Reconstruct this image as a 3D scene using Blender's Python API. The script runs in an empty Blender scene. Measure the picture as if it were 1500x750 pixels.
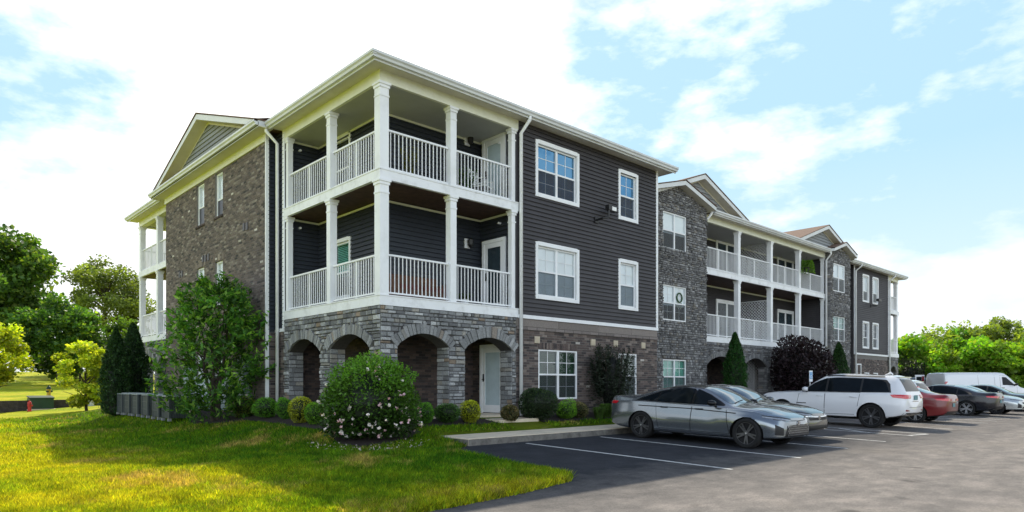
import bpy, bmesh, math, random
import numpy as np
from mathutils import Vector, Matrix
from mathutils.bvhtree import BVHTree
random.seed(7)
rng = np.random.default_rng(7)
SC = bpy.context.scene
COL = SC.collection
# world axes: x runs along the long facade, y runs into the building, origin at the near corner of the porch
CAM = Vector((-8.753, -13.99, 0.85))
FWD = Vector((0.6832, 0.7303, 0.0)).normalized()

# ------------------------------------------------------------------ object helpers
def tag(o, label=None, cat=None, group=None, kind=None):
    if label: o['label'] = label
    if cat: o['category'] = cat
    if group: o['group'] = group
    if kind: o['kind'] = kind
    return o

def empty(name, loc=(0, 0, 0), rz=0.0, parent=None):
    o = bpy.data.objects.new(name, None)
    COL.objects.link(o)
    o.location = loc
    o.rotation_euler = (0, 0, rz)
    o.empty_display_size = 0.2
    if parent: o.parent = parent
    return o

def link_mesh(name, me, parent=None):
    o = bpy.data.objects.new(name, me)
    COL.objects.link(o)
    if parent: o.parent = parent
    return o

def kids(o):
    return [c for c in bpy.data.objects if c.parent == o]

def copy_tree(o, parent=None):
    c = o.copy()
    COL.objects.link(c)
    if parent: c.parent = parent
    for ch in kids(o):
        copy_tree(ch, c)
    return c

class MB:
    """collects faces (verts, faces, material slots, colours) and links them as one mesh object"""
    def __init__(s):
        s.v = []; s.f = []; s.m = []; s.c = []; s.uv = []
    def face(s, pts, mat=0, col=(1, 1, 1), N=None):
        pts = [Vector(p) for p in pts]
        if N is not None:
            n = (pts[1] - pts[0]).cross(pts[2] - pts[0])
            if n.dot(N) < 0: pts.reverse()
        i = len(s.v)
        s.v.extend(p[:] for p in pts)
        s.f.append(tuple(range(i, i + len(pts))))
        s.m.append(mat); s.c.append(col)
    def box(s, x0, x1, y0, y1, z0, z1, mat=0, col=(1, 1, 1)):
        i = len(s.v)
        s.v += [(x0, y0, z0), (x1, y0, z0), (x1, y1, z0), (x0, y1, z0), (x0, y0, z1), (x1, y0, z1), (x1, y1, z1), (x0, y1, z1)]
        for q in ((0, 3, 2, 1), (4, 5, 6, 7), (0, 1, 5, 4), (1, 2, 6, 5), (2, 3, 7, 6), (3, 0, 4, 7)):
            s.f.append(tuple(i + k for k in q)); s.m.append(mat); s.c.append(col)
    def wbox(s, F, u0, u1, z0, z1, d0, d1, mat=0, col=(1, 1, 1)):
        a = F(u0, z0, d0); b = F(u1, z0, d0); c = F(u1, z0, d1); d = F(u0, z0, d1)
        i = len(s.v)
        up = Vector((0, 0, z1 - z0))
        s.v += [p[:] for p in (a, b, c, d, a + up, b + up, c + up, d + up)]
        flip = (b - a).cross(d - a).z < 0
        for q in ((0, 3, 2, 1), (4, 5, 6, 7), (0, 1, 5, 4), (1, 2, 6, 5), (2, 3, 7, 6), (3, 0, 4, 7)):
            if flip: q = q[::-1]
            s.f.append(tuple(i + k for k in q)); s.m.append(mat); s.c.append(col)
    def tube(s, pts, r, n=8, mat=0, col=(1, 1, 1), cap=True, r2=None):
        pts = [Vector(p) for p in pts]
        base = len(s.v); N = len(pts)
        prev = None
        for k, p in enumerate(pts):
            t = (pts[min(k + 1, N - 1)] - pts[max(k - 1, 0)]).normalized()
            if prev is None:
                a = t.orthogonal().normalized()
            else:
                a = prev - t * prev.dot(t)
                a = a.normalized() if a.length > 1e-6 else t.orthogonal().normalized()
            prev = a
            b = t.cross(a)
            rr = r if r2 is None else r + (r2 - r) * k / max(N - 1, 1)
            for j in range(n):
                an = 2 * math.pi * j / n
                s.v.append((p + (a * math.cos(an) + b * math.sin(an)) * rr)[:])
        for k in range(N - 1):
            for j in range(n):
                s.f.append((base + k * n + j, base + k * n + (j + 1) % n, base + (k + 1) * n + (j + 1) % n, base + (k + 1) * n + j))
                s.m.append(mat); s.c.append(col)
        if cap:
            s.f.append(tuple(base + j for j in range(n))[::-1]); s.m.append(mat); s.c.append(col)
            s.f.append(tuple(base + (N - 1) * n + j for j in range(n))); s.m.append(mat); s.c.append(col)
    def lathe(s, prof, n=32, axis='z', o=(0, 0, 0), mat=0, col=(1, 1, 1)):
        base = len(s.v); ox, oy, oz = o
        for (r, h) in prof:
            for j in range(n):
                a = 2 * math.pi * j / n
                c, q = r * math.cos(a), r * math.sin(a)
                s.v.append((ox + c, oy + q, oz + h) if axis == 'z' else (ox + c, oy + h, oz + q))
        for k in range(len(prof) - 1):
            for j in range(n):
                q = (base + k * n + j, base + k * n + (j + 1) % n, base + (k + 1) * n + (j + 1) % n, base + (k + 1) * n + j)
                s.f.append(q if axis == 'z' else q[::-1]); s.m.append(mat); s.c.append(col)
    def build(s, name, mats, parent=None, smooth=False, angle=None, uvscale=None):
        me = bpy.data.meshes.new(name)
        me.from_pydata(s.v, [], s.f)
        if not isinstance(mats, (list, tuple)): mats = [mats]
        for m in mats: me.materials.append(m)
        me.polygons.foreach_set('material_index', s.m)
        at = me.color_attributes.new('tone', 'FLOAT_COLOR', 'CORNER')
        cc = []
        for f, c in zip(s.f, s.c):
            cc.extend((c[0], c[1], c[2], 1.0) * len(f))
        at.data.foreach_set('color', cc)
        if smooth: me.polygons.foreach_set('use_smooth', [True] * len(s.f))
        if angle: me.set_sharp_from_angle(angle=math.radians(angle))
        me.update()
        return link_mesh(name, me, parent)

class Face:
    """a vertical wall plane: u metres along U from p0, z up, d metres out along N"""
    def __init__(s, p0, U, N):
        s.p = Vector((p0[0], p0[1], 0)); s.U = Vector((U[0], U[1], 0)); s.N = Vector((N[0], N[1], 0))
    def __call__(s, u, z, d=0.0):
        q = s.p + s.U * u + s.N * d
        return Vector((q.x, q.y, z))

# ------------------------------------------------------------------ materials
def new_mat(name):
    m = bpy.data.materials.new(name); m.use_nodes = True
    nt = m.node_tree
    return m, nt, nt.nodes['Principled BSDF'], nt.nodes['Material Output']

def node(nt, typ, **kw):
    n = nt.nodes.new(typ)
    for k, v in kw.items():
        setattr(n, k, v)
    return n

def ramp(nt, src, stops):
    r = nt.nodes.new('ShaderNodeValToRGB')
    e = r.color_ramp.elements
    while len(e) < len(stops): e.new(0.5)
    for k, (p, c) in enumerate(stops):
        e[k].position = p; e[k].color = (c[0], c[1], c[2], 1)
    nt.links.new(src, r.inputs[0])
    return r.outputs[0]

def noise(nt, scale, detail=5, rough=0.6, vec=None, dim='3D'):
    n = nt.nodes.new('ShaderNodeTexNoise')
    n.inputs['Scale'].default_value = scale; n.inputs['Detail'].default_value = detail; n.inputs['Roughness'].default_value = rough
    if vec is not None: nt.links.new(vec, n.inputs['Vector'])
    return n.outputs['Fac']

def objco(nt):
    return nt.nodes.new('ShaderNodeTexCoord').outputs['Object']

def geopos(nt):
    return nt.nodes.new('ShaderNodeNewGeometry').outputs['Position']

def mixrgb(nt, a, b, f, mode='MIX'):
    n = nt.nodes.new('ShaderNodeMix'); n.data_type = 'RGBA'; n.blend_type = mode
    for sock, val in ((n.inputs[0], f), (n.inputs[6], a), (n.inputs[7], b)):
        if isinstance(val, bpy.types.NodeSocket): nt.links.new(val, sock)
        elif isinstance(val, (tuple, list)): sock.default_value = (*val[:3], 1)
        else: sock.default_value = val
    return n.outputs[2]

def math_n(nt, op, a, b=None, clamp=False):
    n = nt.nodes.new('ShaderNodeMath'); n.operation = op; n.use_clamp = clamp
    for k, val in enumerate((a, b)):
        if val is None: continue
        if isinstance(val, bpy.types.NodeSocket): nt.links.new(val, n.inputs[k])
        else: n.inputs[k].default_value = val
    return n.outputs[0]

def bump(nt, height, strength, dist=0.02):
    b = nt.nodes.new('ShaderNodeBump')
    b.inputs['Strength'].default_value = strength; b.inputs['Distance'].default_value = dist
    nt.links.new(height, b.inputs['Height'])
    return b.outputs[0]

def simple(name, col, rough=0.5, metal=0.0, spec=0.5, vary=0.12, vscale=3.0, coat=0.0, bmp=0.0, bscale=40, dirt=None):
    m, nt, b, out = new_mat(name)
    p = objco(nt)
    f = noise(nt, vscale, 6, 0.65, p)
    c = ramp(nt, f, [(0.3, [x * (1 - vary) for x in col]), (0.7, [min(1, x * (1 + vary)) for x in col])])
    if dirt:
        g = noise(nt, dirt[1], 8, 0.7, p)
        gf = math_n(nt, 'MULTIPLY', math_n(nt, 'SUBTRACT', g, 0.5, True), dirt[2], True)
        c = mixrgb(nt, c, dirt[0], gf)
    nt.links.new(c, b.inputs['Base Color'])
    b.inputs['Roughness'].default_value = rough; b.inputs['Metallic'].default_value = metal
    b.inputs['Specular IOR Level'].default_value = spec
    b.inputs['Coat Weight'].default_value = coat; b.inputs['Coat Roughness'].default_value = 0.03
    if bmp:
        nt.links.new(bump(nt, noise(nt, bscale, 6, 0.7, p), bmp, 0.01), b.inputs['Normal'])
    return m

def toned(name, rough=0.8, vary=0.25, vscale=18, bmp=0.4, spec=0.3, transl=0.0, mult=(1, 1, 1), tmul=(1.35, 1.4, 0.35)):
    """colour comes per face from the attribute 'tone', varied by noise"""
    m, nt, b, out = new_mat(name)
    a = nt.nodes.new('ShaderNodeAttribute'); a.attribute_name = 'tone'
    f = noise(nt, vscale, 5, 0.7, objco(nt))
    k = ramp(nt, f, [(0.25, [1 - vary] * 3), (0.75, [1 + vary] * 3)])
    c = mixrgb(nt, a.outputs['Color'], k, 1.0, 'MULTIPLY')
    if mult != (1, 1, 1): c = mixrgb(nt, c, mult, 1.0, 'MULTIPLY')
    nt.links.new(c, b.inputs['Base Color'])
    b.inputs['Roughness'].default_value = rough; b.inputs['Specular IOR Level'].default_value = spec
    if bmp: nt.links.new(bump(nt, f, bmp, 0.012), b.inputs['Normal'])
    if transl:
        t = nt.nodes.new('ShaderNodeBsdfTranslucent')
        tc = mixrgb(nt, c, tmul, 1.0, 'MULTIPLY')
        nt.links.new(tc, t.inputs['Color'])
        mx = nt.nodes.new('ShaderNodeMixShader'); mx.inputs[0].default_value = transl
        nt.links.new(b.outputs[0], mx.inputs[1]); nt.links.new(t.outputs[0], mx.inputs[2])
        nt.links.new(mx.outputs[0], out.inputs['Surface'])
    return m

def glass_mat(name, tint, refl, rough=0.015, wav=0.0, gcol=(0.92, 0.96, 1.0)):
    """see-through pane: transparent tint plus a mirror share that grows at grazing angles"""
    m, nt, b, out = new_mat(name)
    nt.nodes.remove(b)
    tr = nt.nodes.new('ShaderNodeBsdfTransparent'); tr.inputs[0].default_value = (*tint, 1)
    gl = nt.nodes.new('ShaderNodeBsdfGlossy'); gl.inputs['Color'].default_value = (*gcol, 1); gl.inputs['Roughness'].default_value = rough
    if wav:
        nt.links.new(bump(nt, noise(nt, 1.3, 2, 0.5, objco(nt)), wav, 0.05), gl.inputs['Normal'])
    fr = nt.nodes.new('ShaderNodeFresnel'); fr.inputs[0].default_value = 1.5
    f = math_n(nt, 'ADD', fr.outputs[0], refl, True)
    mx = nt.nodes.new('ShaderNodeMixShader')
    nt.links.new(f, mx.inputs[0]); nt.links.new(tr.outputs[0], mx.inputs[1]); nt.links.new(gl.outputs[0], mx.inputs[2])
    nt.links.new(mx.outputs[0], out.inputs['Surface'])
    return m

M = {}
M['white'] = simple('white_trim', (0.84, 0.855, 0.87), 0.45, vary=0.05, vscale=1.5, dirt=((0.42, 0.42, 0.38), 1.1, 1.2))
M['rim'] = simple('white_rim_board', (0.83, 0.845, 0.86), 0.5, vary=0.05, vscale=1.0, dirt=((0.25, 0.24, 0.2), 2.2, 1.6))
M['cream'] = simple('cream_frieze', (0.76, 0.77, 0.63), 0.5, vary=0.06)
M['soffit'] = simple('soffit_vinyl', (0.64, 0.61, 0.50), 0.6, vary=0.06)
M['ceiling'] = simple('porch_ceiling', (0.42, 0.43, 0.40), 0.6, vary=0.06)
M['gutter'] = simple('gutter_aluminium', (0.66, 0.68, 0.68), 0.4, vary=0.08, vscale=1.2, dirt=((0.3, 0.3, 0.28), 0.9, 1.2))
M['brownboard'] = simple('brown_deck_underside', (0.075, 0.04, 0.03), 0.7, vary=0.45, vscale=5)
M['deck'] = simple('deck_boards', (0.22, 0.21, 0.2), 0.8, vary=0.2)
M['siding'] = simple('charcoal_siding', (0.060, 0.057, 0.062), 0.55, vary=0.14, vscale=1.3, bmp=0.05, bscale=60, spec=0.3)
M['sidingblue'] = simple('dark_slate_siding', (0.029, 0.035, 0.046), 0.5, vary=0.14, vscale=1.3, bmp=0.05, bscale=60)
M['gablesiding'] = toned('grey_gable_shingles', 0.7, 0.12, 9, 0.15)
M['stone'] = toned('rough_stone', 0.75, 0.4, 26, 0.9, spec=0.4)
M['brick'] = toned('tumbled_brick', 0.85, 0.32, 45, 0.6)
M['mortar'] = simple('mortar', (0.17, 0.16, 0.15), 0.9, vary=0.2, vscale=12)
M['mortar_dark'] = simple('dark_mortar', (0.065, 0.06, 0.06), 0.9, vary=0.25, vscale=9)
M['concrete'] = simple('concrete', (0.74, 0.63, 0.48), 0.85, vary=0.14, vscale=2.2, bmp=0.25, bscale=70, dirt=((0.2, 0.18, 0.15), 1.7, 1.5))
M['kerbface'] = simple('kerb_concrete', (0.16, 0.15, 0.135), 0.9, vary=0.4, vscale=7, bmp=0.4, bscale=50)
M['darkroom'] = simple('dark_interior', (0.012, 0.013, 0.015), 0.9, vary=0.2)
M['blind'] = simple('white_blind', (0.90, 0.92, 0.93), 0.7, vary=0.04)
M['darkgreenblind'] = simple('dark_green_blind', (0.035, 0.10, 0.05), 0.6, vary=0.35, vscale=2)
M['greenblind'] = simple('teal_blind', (0.24, 0.62, 0.50), 0.7, vary=0.25, vscale=2)  # teal slats, the blind's own colour
M['curtain'] = simple('grey_curtain', (0.10, 0.13, 0.16), 0.8, vary=0.5, vscale=2.5)
M['pane'] = glass_mat('window_glass', (0.93, 0.96, 0.97), 0.06, wav=0.15)
M['pane_sky'] = glass_mat('window_glass_sky_tint', (0.30, 0.55, 0.72), 0.42, wav=0.2, gcol=(0.22, 0.50, 0.80))  # blue sky reflection put into the gloss colour
M['screen_dark'] = glass_mat('dark_insect_screen', (0.10, 0.11, 0.13), -0.03, 0.3)
M['screen'] = glass_mat('insect_screen', (0.52, 0.55, 0.58), 0.0, 0.6)
M['doorglass'] = simple('frosted_door_glass', (0.48, 0.58, 0.62), 0.12, vary=0.1)
M['doorglass_dark'] = simple('dark_door_glass', (0.03, 0.045, 0.055), 0.08, vary=0.3)
M['black'] = simple('black_metal', (0.012, 0.012, 0.013), 0.4, vary=0.2)
M['lamp_lens'] = simple('lamp_lens', (0.8, 0.8, 0.78), 0.2, vary=0.05)
M['shingle'] = simple('brown_shingles', (0.17, 0.105, 0.075), 0.9, vary=0.35, vscale=14, bmp=0.5, bscale=25)
M['lattice'] = simple('white_lattice', (0.66, 0.67, 0.69), 0.7, vary=0.12)
M['tanblock'] = simple('tan_vent_block', (0.55, 0.48, 0.37), 0.8, vary=0.15)
M['bark'] = simple('bark', (0.055, 0.042, 0.032), 0.9, vary=0.4, vscale=9, bmp=0.6, bscale=20)
M['mulch'] = simple('mulch', (0.022, 0.014, 0.011), 0.95, vary=0.6, vscale=30, bmp=1.0, bscale=60)
M['leaf'] = toned('leaves', 0.5, 0.3, 2.5, 0, 0.4, transl=0.5, tmul=(1.6, 1.6, 0.4))
M['leaf_dark'] = toned('dense_leaves', 0.5, 0.3, 3.5, 0, 0.35, transl=0.25)
M['petal'] = toned('petals', 0.6, 0.08, 6, 0, 0.2, transl=0.25)
M['grass'] = toned('grass_blades', 0.6, 0.15, 3, 0, 0.15, transl=0.55, tmul=(1.5, 1.3, 0.3))
# ------------------------------------------------------------------ wall builders
def cut(iv, holes):
    out = [iv]
    for (a, b) in holes:
        nxt = []
        for (p, q) in out:
            if b <= p or a >= q: nxt.append((p, q)); continue
            if a > p: nxt.append((p, a))
            if b < q: nxt.append((b, q))
        out = nxt
    return out

def sheet(mb, F, u0, u1, z0, z1, holes=(), d=0.0, reveal=0.0, mat=0, col=(1, 1, 1)):
    zs = sorted({z0, z1, *[min(max(h[2], z0), z1) for h in holes], *[min(max(h[3], z0), z1) for h in holes]})
    for a, b in zip(zs, zs[1:]):
        if b - a < 1e-5: continue
        zc = (a + b) / 2
        hs = [(h[0], h[1]) for h in holes if h[2] < zc < h[3]]
        for p, q in cut((u0, u1), hs):
            mb.face([F(p, a, d), F(q, a, d), F(q, b, d), F(p, b, d)], mat, col, F.N)
    if reveal:
        for (a, b, c, e) in holes:
            r = d - reveal
            mb.face([F(a, c, d), F(a, e, d), F(a, e, r), F(a, c, r)], mat, col, F.U)
            mb.face([F(b, c, d), F(b, e, d), F(b, e, r), F(b, c, r)], mat, col, -F.U)
            mb.face([F(a, e, d), F(b, e, d), F(b, e, r), F(a, e, r)], mat, col, Vector((0, 0, -1)))
            mb.face([F(a, c, d), F(b, c, d), F(b, c, r), F(a, c, r)], mat, col, Vector((0, 0, 1)))

def block(mb, F, a, b, z0, z1, d, bev, mat, col, tilt=0.0):
    i = len(mb.v)
    pts = [F(a, z0, 0), F(b, z0, 0), F(b, z1, 0), F(a, z1, 0),
           F(a + bev, z0 + bev, d - tilt), F(b - bev, z0 + bev, d + tilt), F(b - bev, z1 - bev, d + tilt), F(a + bev, z1 - bev, d - tilt)]
    mb.v += [p[:] for p in pts]
    flip = (pts[5] - pts[4]).cross(pts[7] - pts[4]).dot(F.N) < 0
    for q in ((4, 5, 6, 7), (0, 1, 5, 4), (1, 2, 6, 5), (2, 3, 7, 6), (3, 0, 4, 7)):
        if flip: q = q[::-1]
        mb.f.append(tuple(i + k for k in q)); mb.m.append(mat); mb.c.append(col)

STONE_PAL = [((0.24, 0.25, 0.255), 5), ((0.15, 0.158, 0.165), 4), ((0.08, 0.083, 0.09), 2.4), ((0.36, 0.37, 0.375), 3), ((0.27, 0.25, 0.21), 1.6), ((0.26, 0.175, 0.10), 0.7), ((0.50, 0.51, 0.51), 1.2)]
STONE_DARK = [((0.21, 0.21, 0.212), 5), ((0.15, 0.15, 0.155), 5), ((0.08, 0.081, 0.086), 3), ((0.30, 0.30, 0.302), 3.2), ((0.44, 0.44, 0.442), 0.9), ((0.23, 0.205, 0.17), 1.4)]
BRICK_PAL = [((0.145, 0.115, 0.102), 6), ((0.118, 0.096, 0.088), 5), ((0.185, 0.152, 0.132), 4), ((0.085, 0.072, 0.068), 3), ((0.23, 0.20, 0.175), 2), ((0.05, 0.045, 0.045), 0.6), ((0.48, 0.45, 0.41), 0.16)]
BRICK_GREY = [((0.115, 0.088, 0.080), 6), ((0.085, 0.068, 0.065), 5), ((0.155, 0.122, 0.108), 4), ((0.058, 0.049, 0.049), 3), ((0.20, 0.165, 0.145), 1.5), ((0.045, 0.04, 0.042), 1.0), ((0.42, 0.39, 0.36), 0.1)]
BRICK_DARK = [((0.085, 0.062, 0.055), 6), ((0.065, 0.05, 0.047), 5), ((0.11, 0.08, 0.068), 3), ((0.045, 0.038, 0.038), 3)]

def pick(pal, soft=None):
    c = random.choices([p[0] for p in pal], [p[1] for p in pal])[0]
    k = random.uniform(0.82, 1.2)
    if soft is None: soft = 0.35 if pal in (STONE_PAL, STONE_DARK) else 0.0
    W_ = sum(p[1] for p in pal); mean = [sum(p[0][i] * p[1] for p in pal) / W_ for i in range(3)]
    return tuple((x + (m_ - x) * soft) * k for x, m_ in zip(c, mean))

def masonry(mb, F, u0, u1, z0, z1, hr, wr, relief, pal, gap=0.012, bev=0.008, holes=(), rowholes=None, mat=0, ztop=None):
    """laid courses of separate blocks, each a little proud of the mortar sheet behind them"""
    z = z0; k = 0
    while z < z1 - 0.02:
        h = random.uniform(*hr)
        if z + h > z1 - hr[0] * 0.5: h = z1 - z
        zc = z + h / 2
        hs = [(a, b) for (a, b, c, e) in holes if c < zc < e]
        if rowholes: hs += rowholes(zc)
        for (p, q) in cut((u0, u1), hs):
            u = p
            if wr[0] == wr[1] and k % 2: 
                first = wr[0] / 2
            else: first = None
            while u < q - 0.01:
                w = first if first else random.uniform(*wr)
                first = None
                if u + w > q - wr[0] * 0.4: w = q - u
                zt = z + h
                if ztop: zt = min(zt, ztop(u + w / 2))
                if zt - z > 0.02:
                    block(mb, F, u + gap / 2, u + w - gap / 2, z + gap / 2, zt - gap / 2, random.uniform(*relief), bev, mat, pick(pal),
                          random.uniform(-0.3, 0.3) * (relief[1] - relief[0]))
                u += w
        z += h; k += 1

def bricks(mb, F, u0, u1, z0, z1, pal, holes=(), rowholes=None, mat=0):
    masonry(mb, F, u0, u1, z0, z1, (0.075, 0.075), (0.213, 0.213), (0.004, 0.011), pal, 0.011, 0.003, holes, rowholes, mat)

def siding(mb, F, u0, u1, z0, z1, holes=(), mat=0, row=0.124, ztop=None, col=(1, 1, 1), vary=0.0):
    n = max(1, round((z1 - z0) / row)); h = (z1 - z0) / n
    for k in range(n):
        a = z0 + k * h; b = a + h; zc = (a + b) / 2
        hs = [(p, q) for (p, q, c, e) in holes if c - 0.02 < zc < e + 0.02]
        lim = ztop(b) if ztop else (u0, u1)
        if lim[1] - lim[0] < 0.03: continue
        for p, q in cut(lim, hs):
            kk = 1 + random.uniform(-vary, vary)
            c = tuple(x * kk for x in col)
            mb.face([F(p, a, 0.040), F(q, a, 0.040), F(q, b, 0.001), F(p, b, 0.001)], mat, c, F.N)
            mb.face([F(p, a, 0.0), F(q, a, 0.0), F(q, a, 0.040), F(p, a, 0.040)], mat, c, Vector((0, 0, -1)))

def arc(ua, ub, zs, za):
    w = (ub - ua) / 2; h = za - zs
    R = (w * w + h * h) / (2 * h)
    return (ua + ub) / 2, za - R, R

def arcade(F, u0, u1, zb, zt, arches, thick, parent, pal, name='stone_arcade', ring=0.27, inner=True):
    """stone wall with segmental arches: mortar sheet, laid stones, voussoirs, intrados and pillar sides"""
    mb = MB()
    xs = [u0]
    for (a, b, zs, za) in arches:
        sheet(mb, F, xs[-1], a, zb, zt, mat=1); xs.append(b)
        cu, cz, R = arc(a, b, zs, za)
        N = 20
        P = [(a + (b - a) * k / N) for k in range(N + 1)]
        Z = [cz + math.sqrt(max(R * R - (p - cu) ** 2, 0)) for p in P]
        for k in range(N):
            mb.face([F(P[k], Z[k]), F(P[k + 1], Z[k + 1]), F(P[k + 1], zt), F(P[k], zt)], 1, (1, 1, 1), F.N)
            mb.face([F(P[k], Z[k]), F(P[k + 1], Z[k + 1]), F(P[k + 1], Z[k + 1], -thick), F(P[k], Z[k], -thick)], 1, (1, 1, 1), Vector((0, 0, -1)))
            mb.face([F(P[k], Z[k], -thick), F(P[k + 1], Z[k + 1], -thick), F(P[k + 1], zt, -thick), F(P[k], zt, -thick)], 1, (1, 1, 1), -F.N)
        # pillar sides, laid in stone too
        for (e, N2) in ((a, F.U), (b, -F.U)):
            G = Face(F(e, 0, -thick)[:2], F.N[:2], N2[:2])
            sheet(mb, G, 0, thick, zb, zs, mat=1)
            masonry(mb, G, 0.0, thick, zb, zs, (0.09, 0.16), (0.2, 0.34), (0.012, 0.03), pal)
        # voussoirs
        th0 = math.asin((a - cu) / R) - 0.05; th1 = math.asin((b - cu) / R) + 0.05
        nv = max(9, int((th1 - th0) * R / 0.095))
        for k in range(nv):
            t0 = th0 + (th1 - th0) * (k + 0.06) / nv; t1 = th0 + (th1 - th0) * (k + 0.94) / nv
            r0 = R - 0.005; r1 = R + ring * random.uniform(0.78, 1.12); dd = random.uniform(0.03, 0.075)
            q = [(cu + r * math.sin(t), cz + r * math.cos(t)) for (t, r) in ((t0, r0), (t1, r0), (t1, r1), (t0, r1))]
            c = pick(pal, 0.6)
            mb.face([F(u, z, dd) for u, z in q], 0, c, F.N)
            for i in range(4):
                (ua_, za_), (ub_, zb_) = q[i], q[(i + 1) % 4]
                mu = (ua_ + ub_) / 2 - sum(x[0] for x in q) / 4; mz = (za_ + zb_) / 2 - sum(x[1] for x in q) / 4
                mb.face([F(ua_, za_, dd), F(ub_, zb_, dd), F(ub_, zb_, -0.02), F(ua_, za_, -0.02)], 0, c, F.U * mu + Vector((0, 0, mz)))
    sheet(mb, F, xs[-1], u1, zb, zt, mat=1)
    def rh(zc):
        out = []
        for (a, b, zs, za) in arches:
            cu, cz, R = arc(a, b, zs, za)
            if zc < zs: out.append((a, b))
            else:
                r = R + ring * 0.95
                q = r * r - (zc - cz) ** 2
                if q > 0 and zc > cz:
                    hw = math.sqrt(q)
                    lim = (b - a) / 2 + ring * 0.7
                    out.append((cu - min(hw, lim), cu + min(hw, lim)))
        return out
    masonry(mb, F, u0, u1, zb, zt, (0.055, 0.135), (0.10, 0.33), (0.008, 0.055), pal, 0.014, 0.012, rowholes=rh)
    return mb.build(name, [M['stone'], M['mortar_dark']], parent)

# ------------------------------------------------------------------ windows, doors, railings
def window(F, u0, u1, z0, z1, parent, twin=True, casing=0.09, muntin=True, top='blind', bottom='screen', topfrac=0.5, sky=False, blind='blind', deep=0.07, sill=False, label=None):
    """casing + vinyl frame + meeting rail + glazing bars in one frame mesh; panes, blind and dark room behind as sub-parts"""
    fr = MB(); W = 0
    pr = 0.045
    if casing:
        fr.wbox(F, u0 - casing, u0, z0 - casing, z1 + casing, -0.01, pr)
        fr.wbox(F, u1, u1 + casing, z0 - casing, z1 + casing, -0.01, pr)
        fr.wbox(F, u0, u1, z1, z1 + casing * 1.15, -0.01, pr + 0.006)
        fr.wbox(F, u0, u1, z0 - casing, z0, -0.01, pr + 0.012)
    if sill:
        fr.wbox(F, u0 - 0.06, u1 + 0.06, z0 - 0.075, z0 - 0.002, -0.02, 0.05, 1)
    e = 0.05
    fd0, fd1 = -deep - 0.03, -deep + 0.045
    fr.wbox(F, u0, u0 + e, z0, z1, fd0, fd1); fr.wbox(F, u1 - e, u1, z0, z1, fd0, fd1)
    fr.wbox(F, u0 + e, u1 - e, z1 - e, z1, fd0, fd1); fr.wbox(F, u0 + e, u1 - e, z0, z0 + e, fd0, fd1)
    zm = z0 + (z1 - z0) * (1 - topfrac)
    cols = [(u0 + e, (u0 + u1) / 2 - 0.04), ((u0 + u1) / 2 + 0.04, u1 - e)] if twin else [(u0 + e, u1 - e)]
    if twin: fr.wbox(F, (u0 + u1) / 2 - 0.04, (u0 + u1) / 2 + 0.04, z0 + e, z1 - e, fd0, fd1)
    up = MB(); lo = MB()
    for (a, b) in cols:
        fr.wbox(F, a, b, zm - 0.025, zm + 0.025, fd0, fd1 - 0.008)
        up.face([F(a, zm + 0.02, -deep), F(b, zm + 0.02, -deep), F(b, z1 - e, -deep), F(a, z1 - e, -deep)], 0, N=F.N)
        up.face([F(a, z0 + e, -deep - 0.02), F(b, z0 + e, -deep - 0.02), F(b, zm - 0.02, -deep - 0.02), F(a, zm - 0.02, -deep - 0.02)], 0, N=F.N)
        lo.face([F(a, z0 + e, -deep + 0.02), F(b, z0 + e, -deep + 0.02), F(b, zm - 0.02, -deep + 0.02), F(a, zm - 0.02, -deep + 0.02)], 0, N=F.N)
        if muntin:
            c = (a + b) / 2
            for (p, q, dd) in ((zm + 0.025, z1 - e, -deep), (z0 + e, zm - 0.025, -deep - 0.02)):
                fr.wbox(F, c - 0.009, c + 0.009, p, q, dd - 0.006, dd + 0.008)
                m_ = (p + q) / 2
                fr.wbox(F, a, c - 0.01, m_ - 0.009, m_ + 0.009, dd - 0.006, dd + 0.008)
                fr.wbox(F, c + 0.01, b, m_ - 0.009, m_ + 0.009, dd - 0.006, dd + 0.008)
    w = fr.build('window', [M['white'], M['brick'] if sill else M['white']], parent)
    if label: w['label'] = label
    up.build('pane', M['pane_sky'] if sky else M['pane'], w)
    if bottom == 'screen': lo.build('insect_screen', M['screen'], w)
    elif bottom == 'dark': lo.build('insect_screen', M['screen_dark'], w)
    bl = MB()
    zb = z0 if top in ('full', 'sheer') else zm - 0.1
    if top == 'curtain':
        bl.face([F(u0, z0, -deep - 0.15), F(u1, z0, -deep - 0.15), F(u1, z1, -deep - 0.15), F(u0, z1, -deep - 0.15)], 0, N=F.N)
        bl.build('curtain', M['curtain'], w)
    elif top in ('sheer', 'blind') and blind == 'blind':
        bl.face([F(u0, zb, -deep - 0.035), F(u1, zb, -deep - 0.035), F(u1, z1, -deep - 0.035), F(u0, z1, -deep - 0.035)], 0, N=F.N)
        bl.build('blind', M[blind], w)
    elif top:
        n = int((z1 - zb) / 0.05)
        for k in range(n):
            a = zb + (z1 - zb) * k / n; b = zb + (z1 - zb) * (k + 0.93) / n
            bl.face([F(u0, a, -deep - 0.055), F(u1, a, -deep - 0.055), F(u1, b, -deep - 0.085), F(u0, b, -deep - 0.085)], 0, N=F.N)
        bl.build('blind', M[blind], w)
    rm = MB(); D = -1.4
    g = 0.02
    rm.face([F(u0 - g, z0 - g, D), F(u1 + g, z0 - g, D), F(u1 + g, z1 + g, D), F(u0 - g, z1 + g, D)], 0, N=F.N)
    for (a, b) in ((u0 - g, u0 - g), (u1 + g, u1 + g)):
        rm.face([F(a, z0 - g, -deep), F(a, z0 - g, D), F(a, z1 + g, D), F(a, z1 + g, -deep)], 0)
    for z in (z0 - g, z1 + g):
        rm.face([F(u0 - g, z, -deep), F(u1 + g, z, -deep), F(u1 + g, z, D), F(u0 - g, z, D)], 0)
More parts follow.
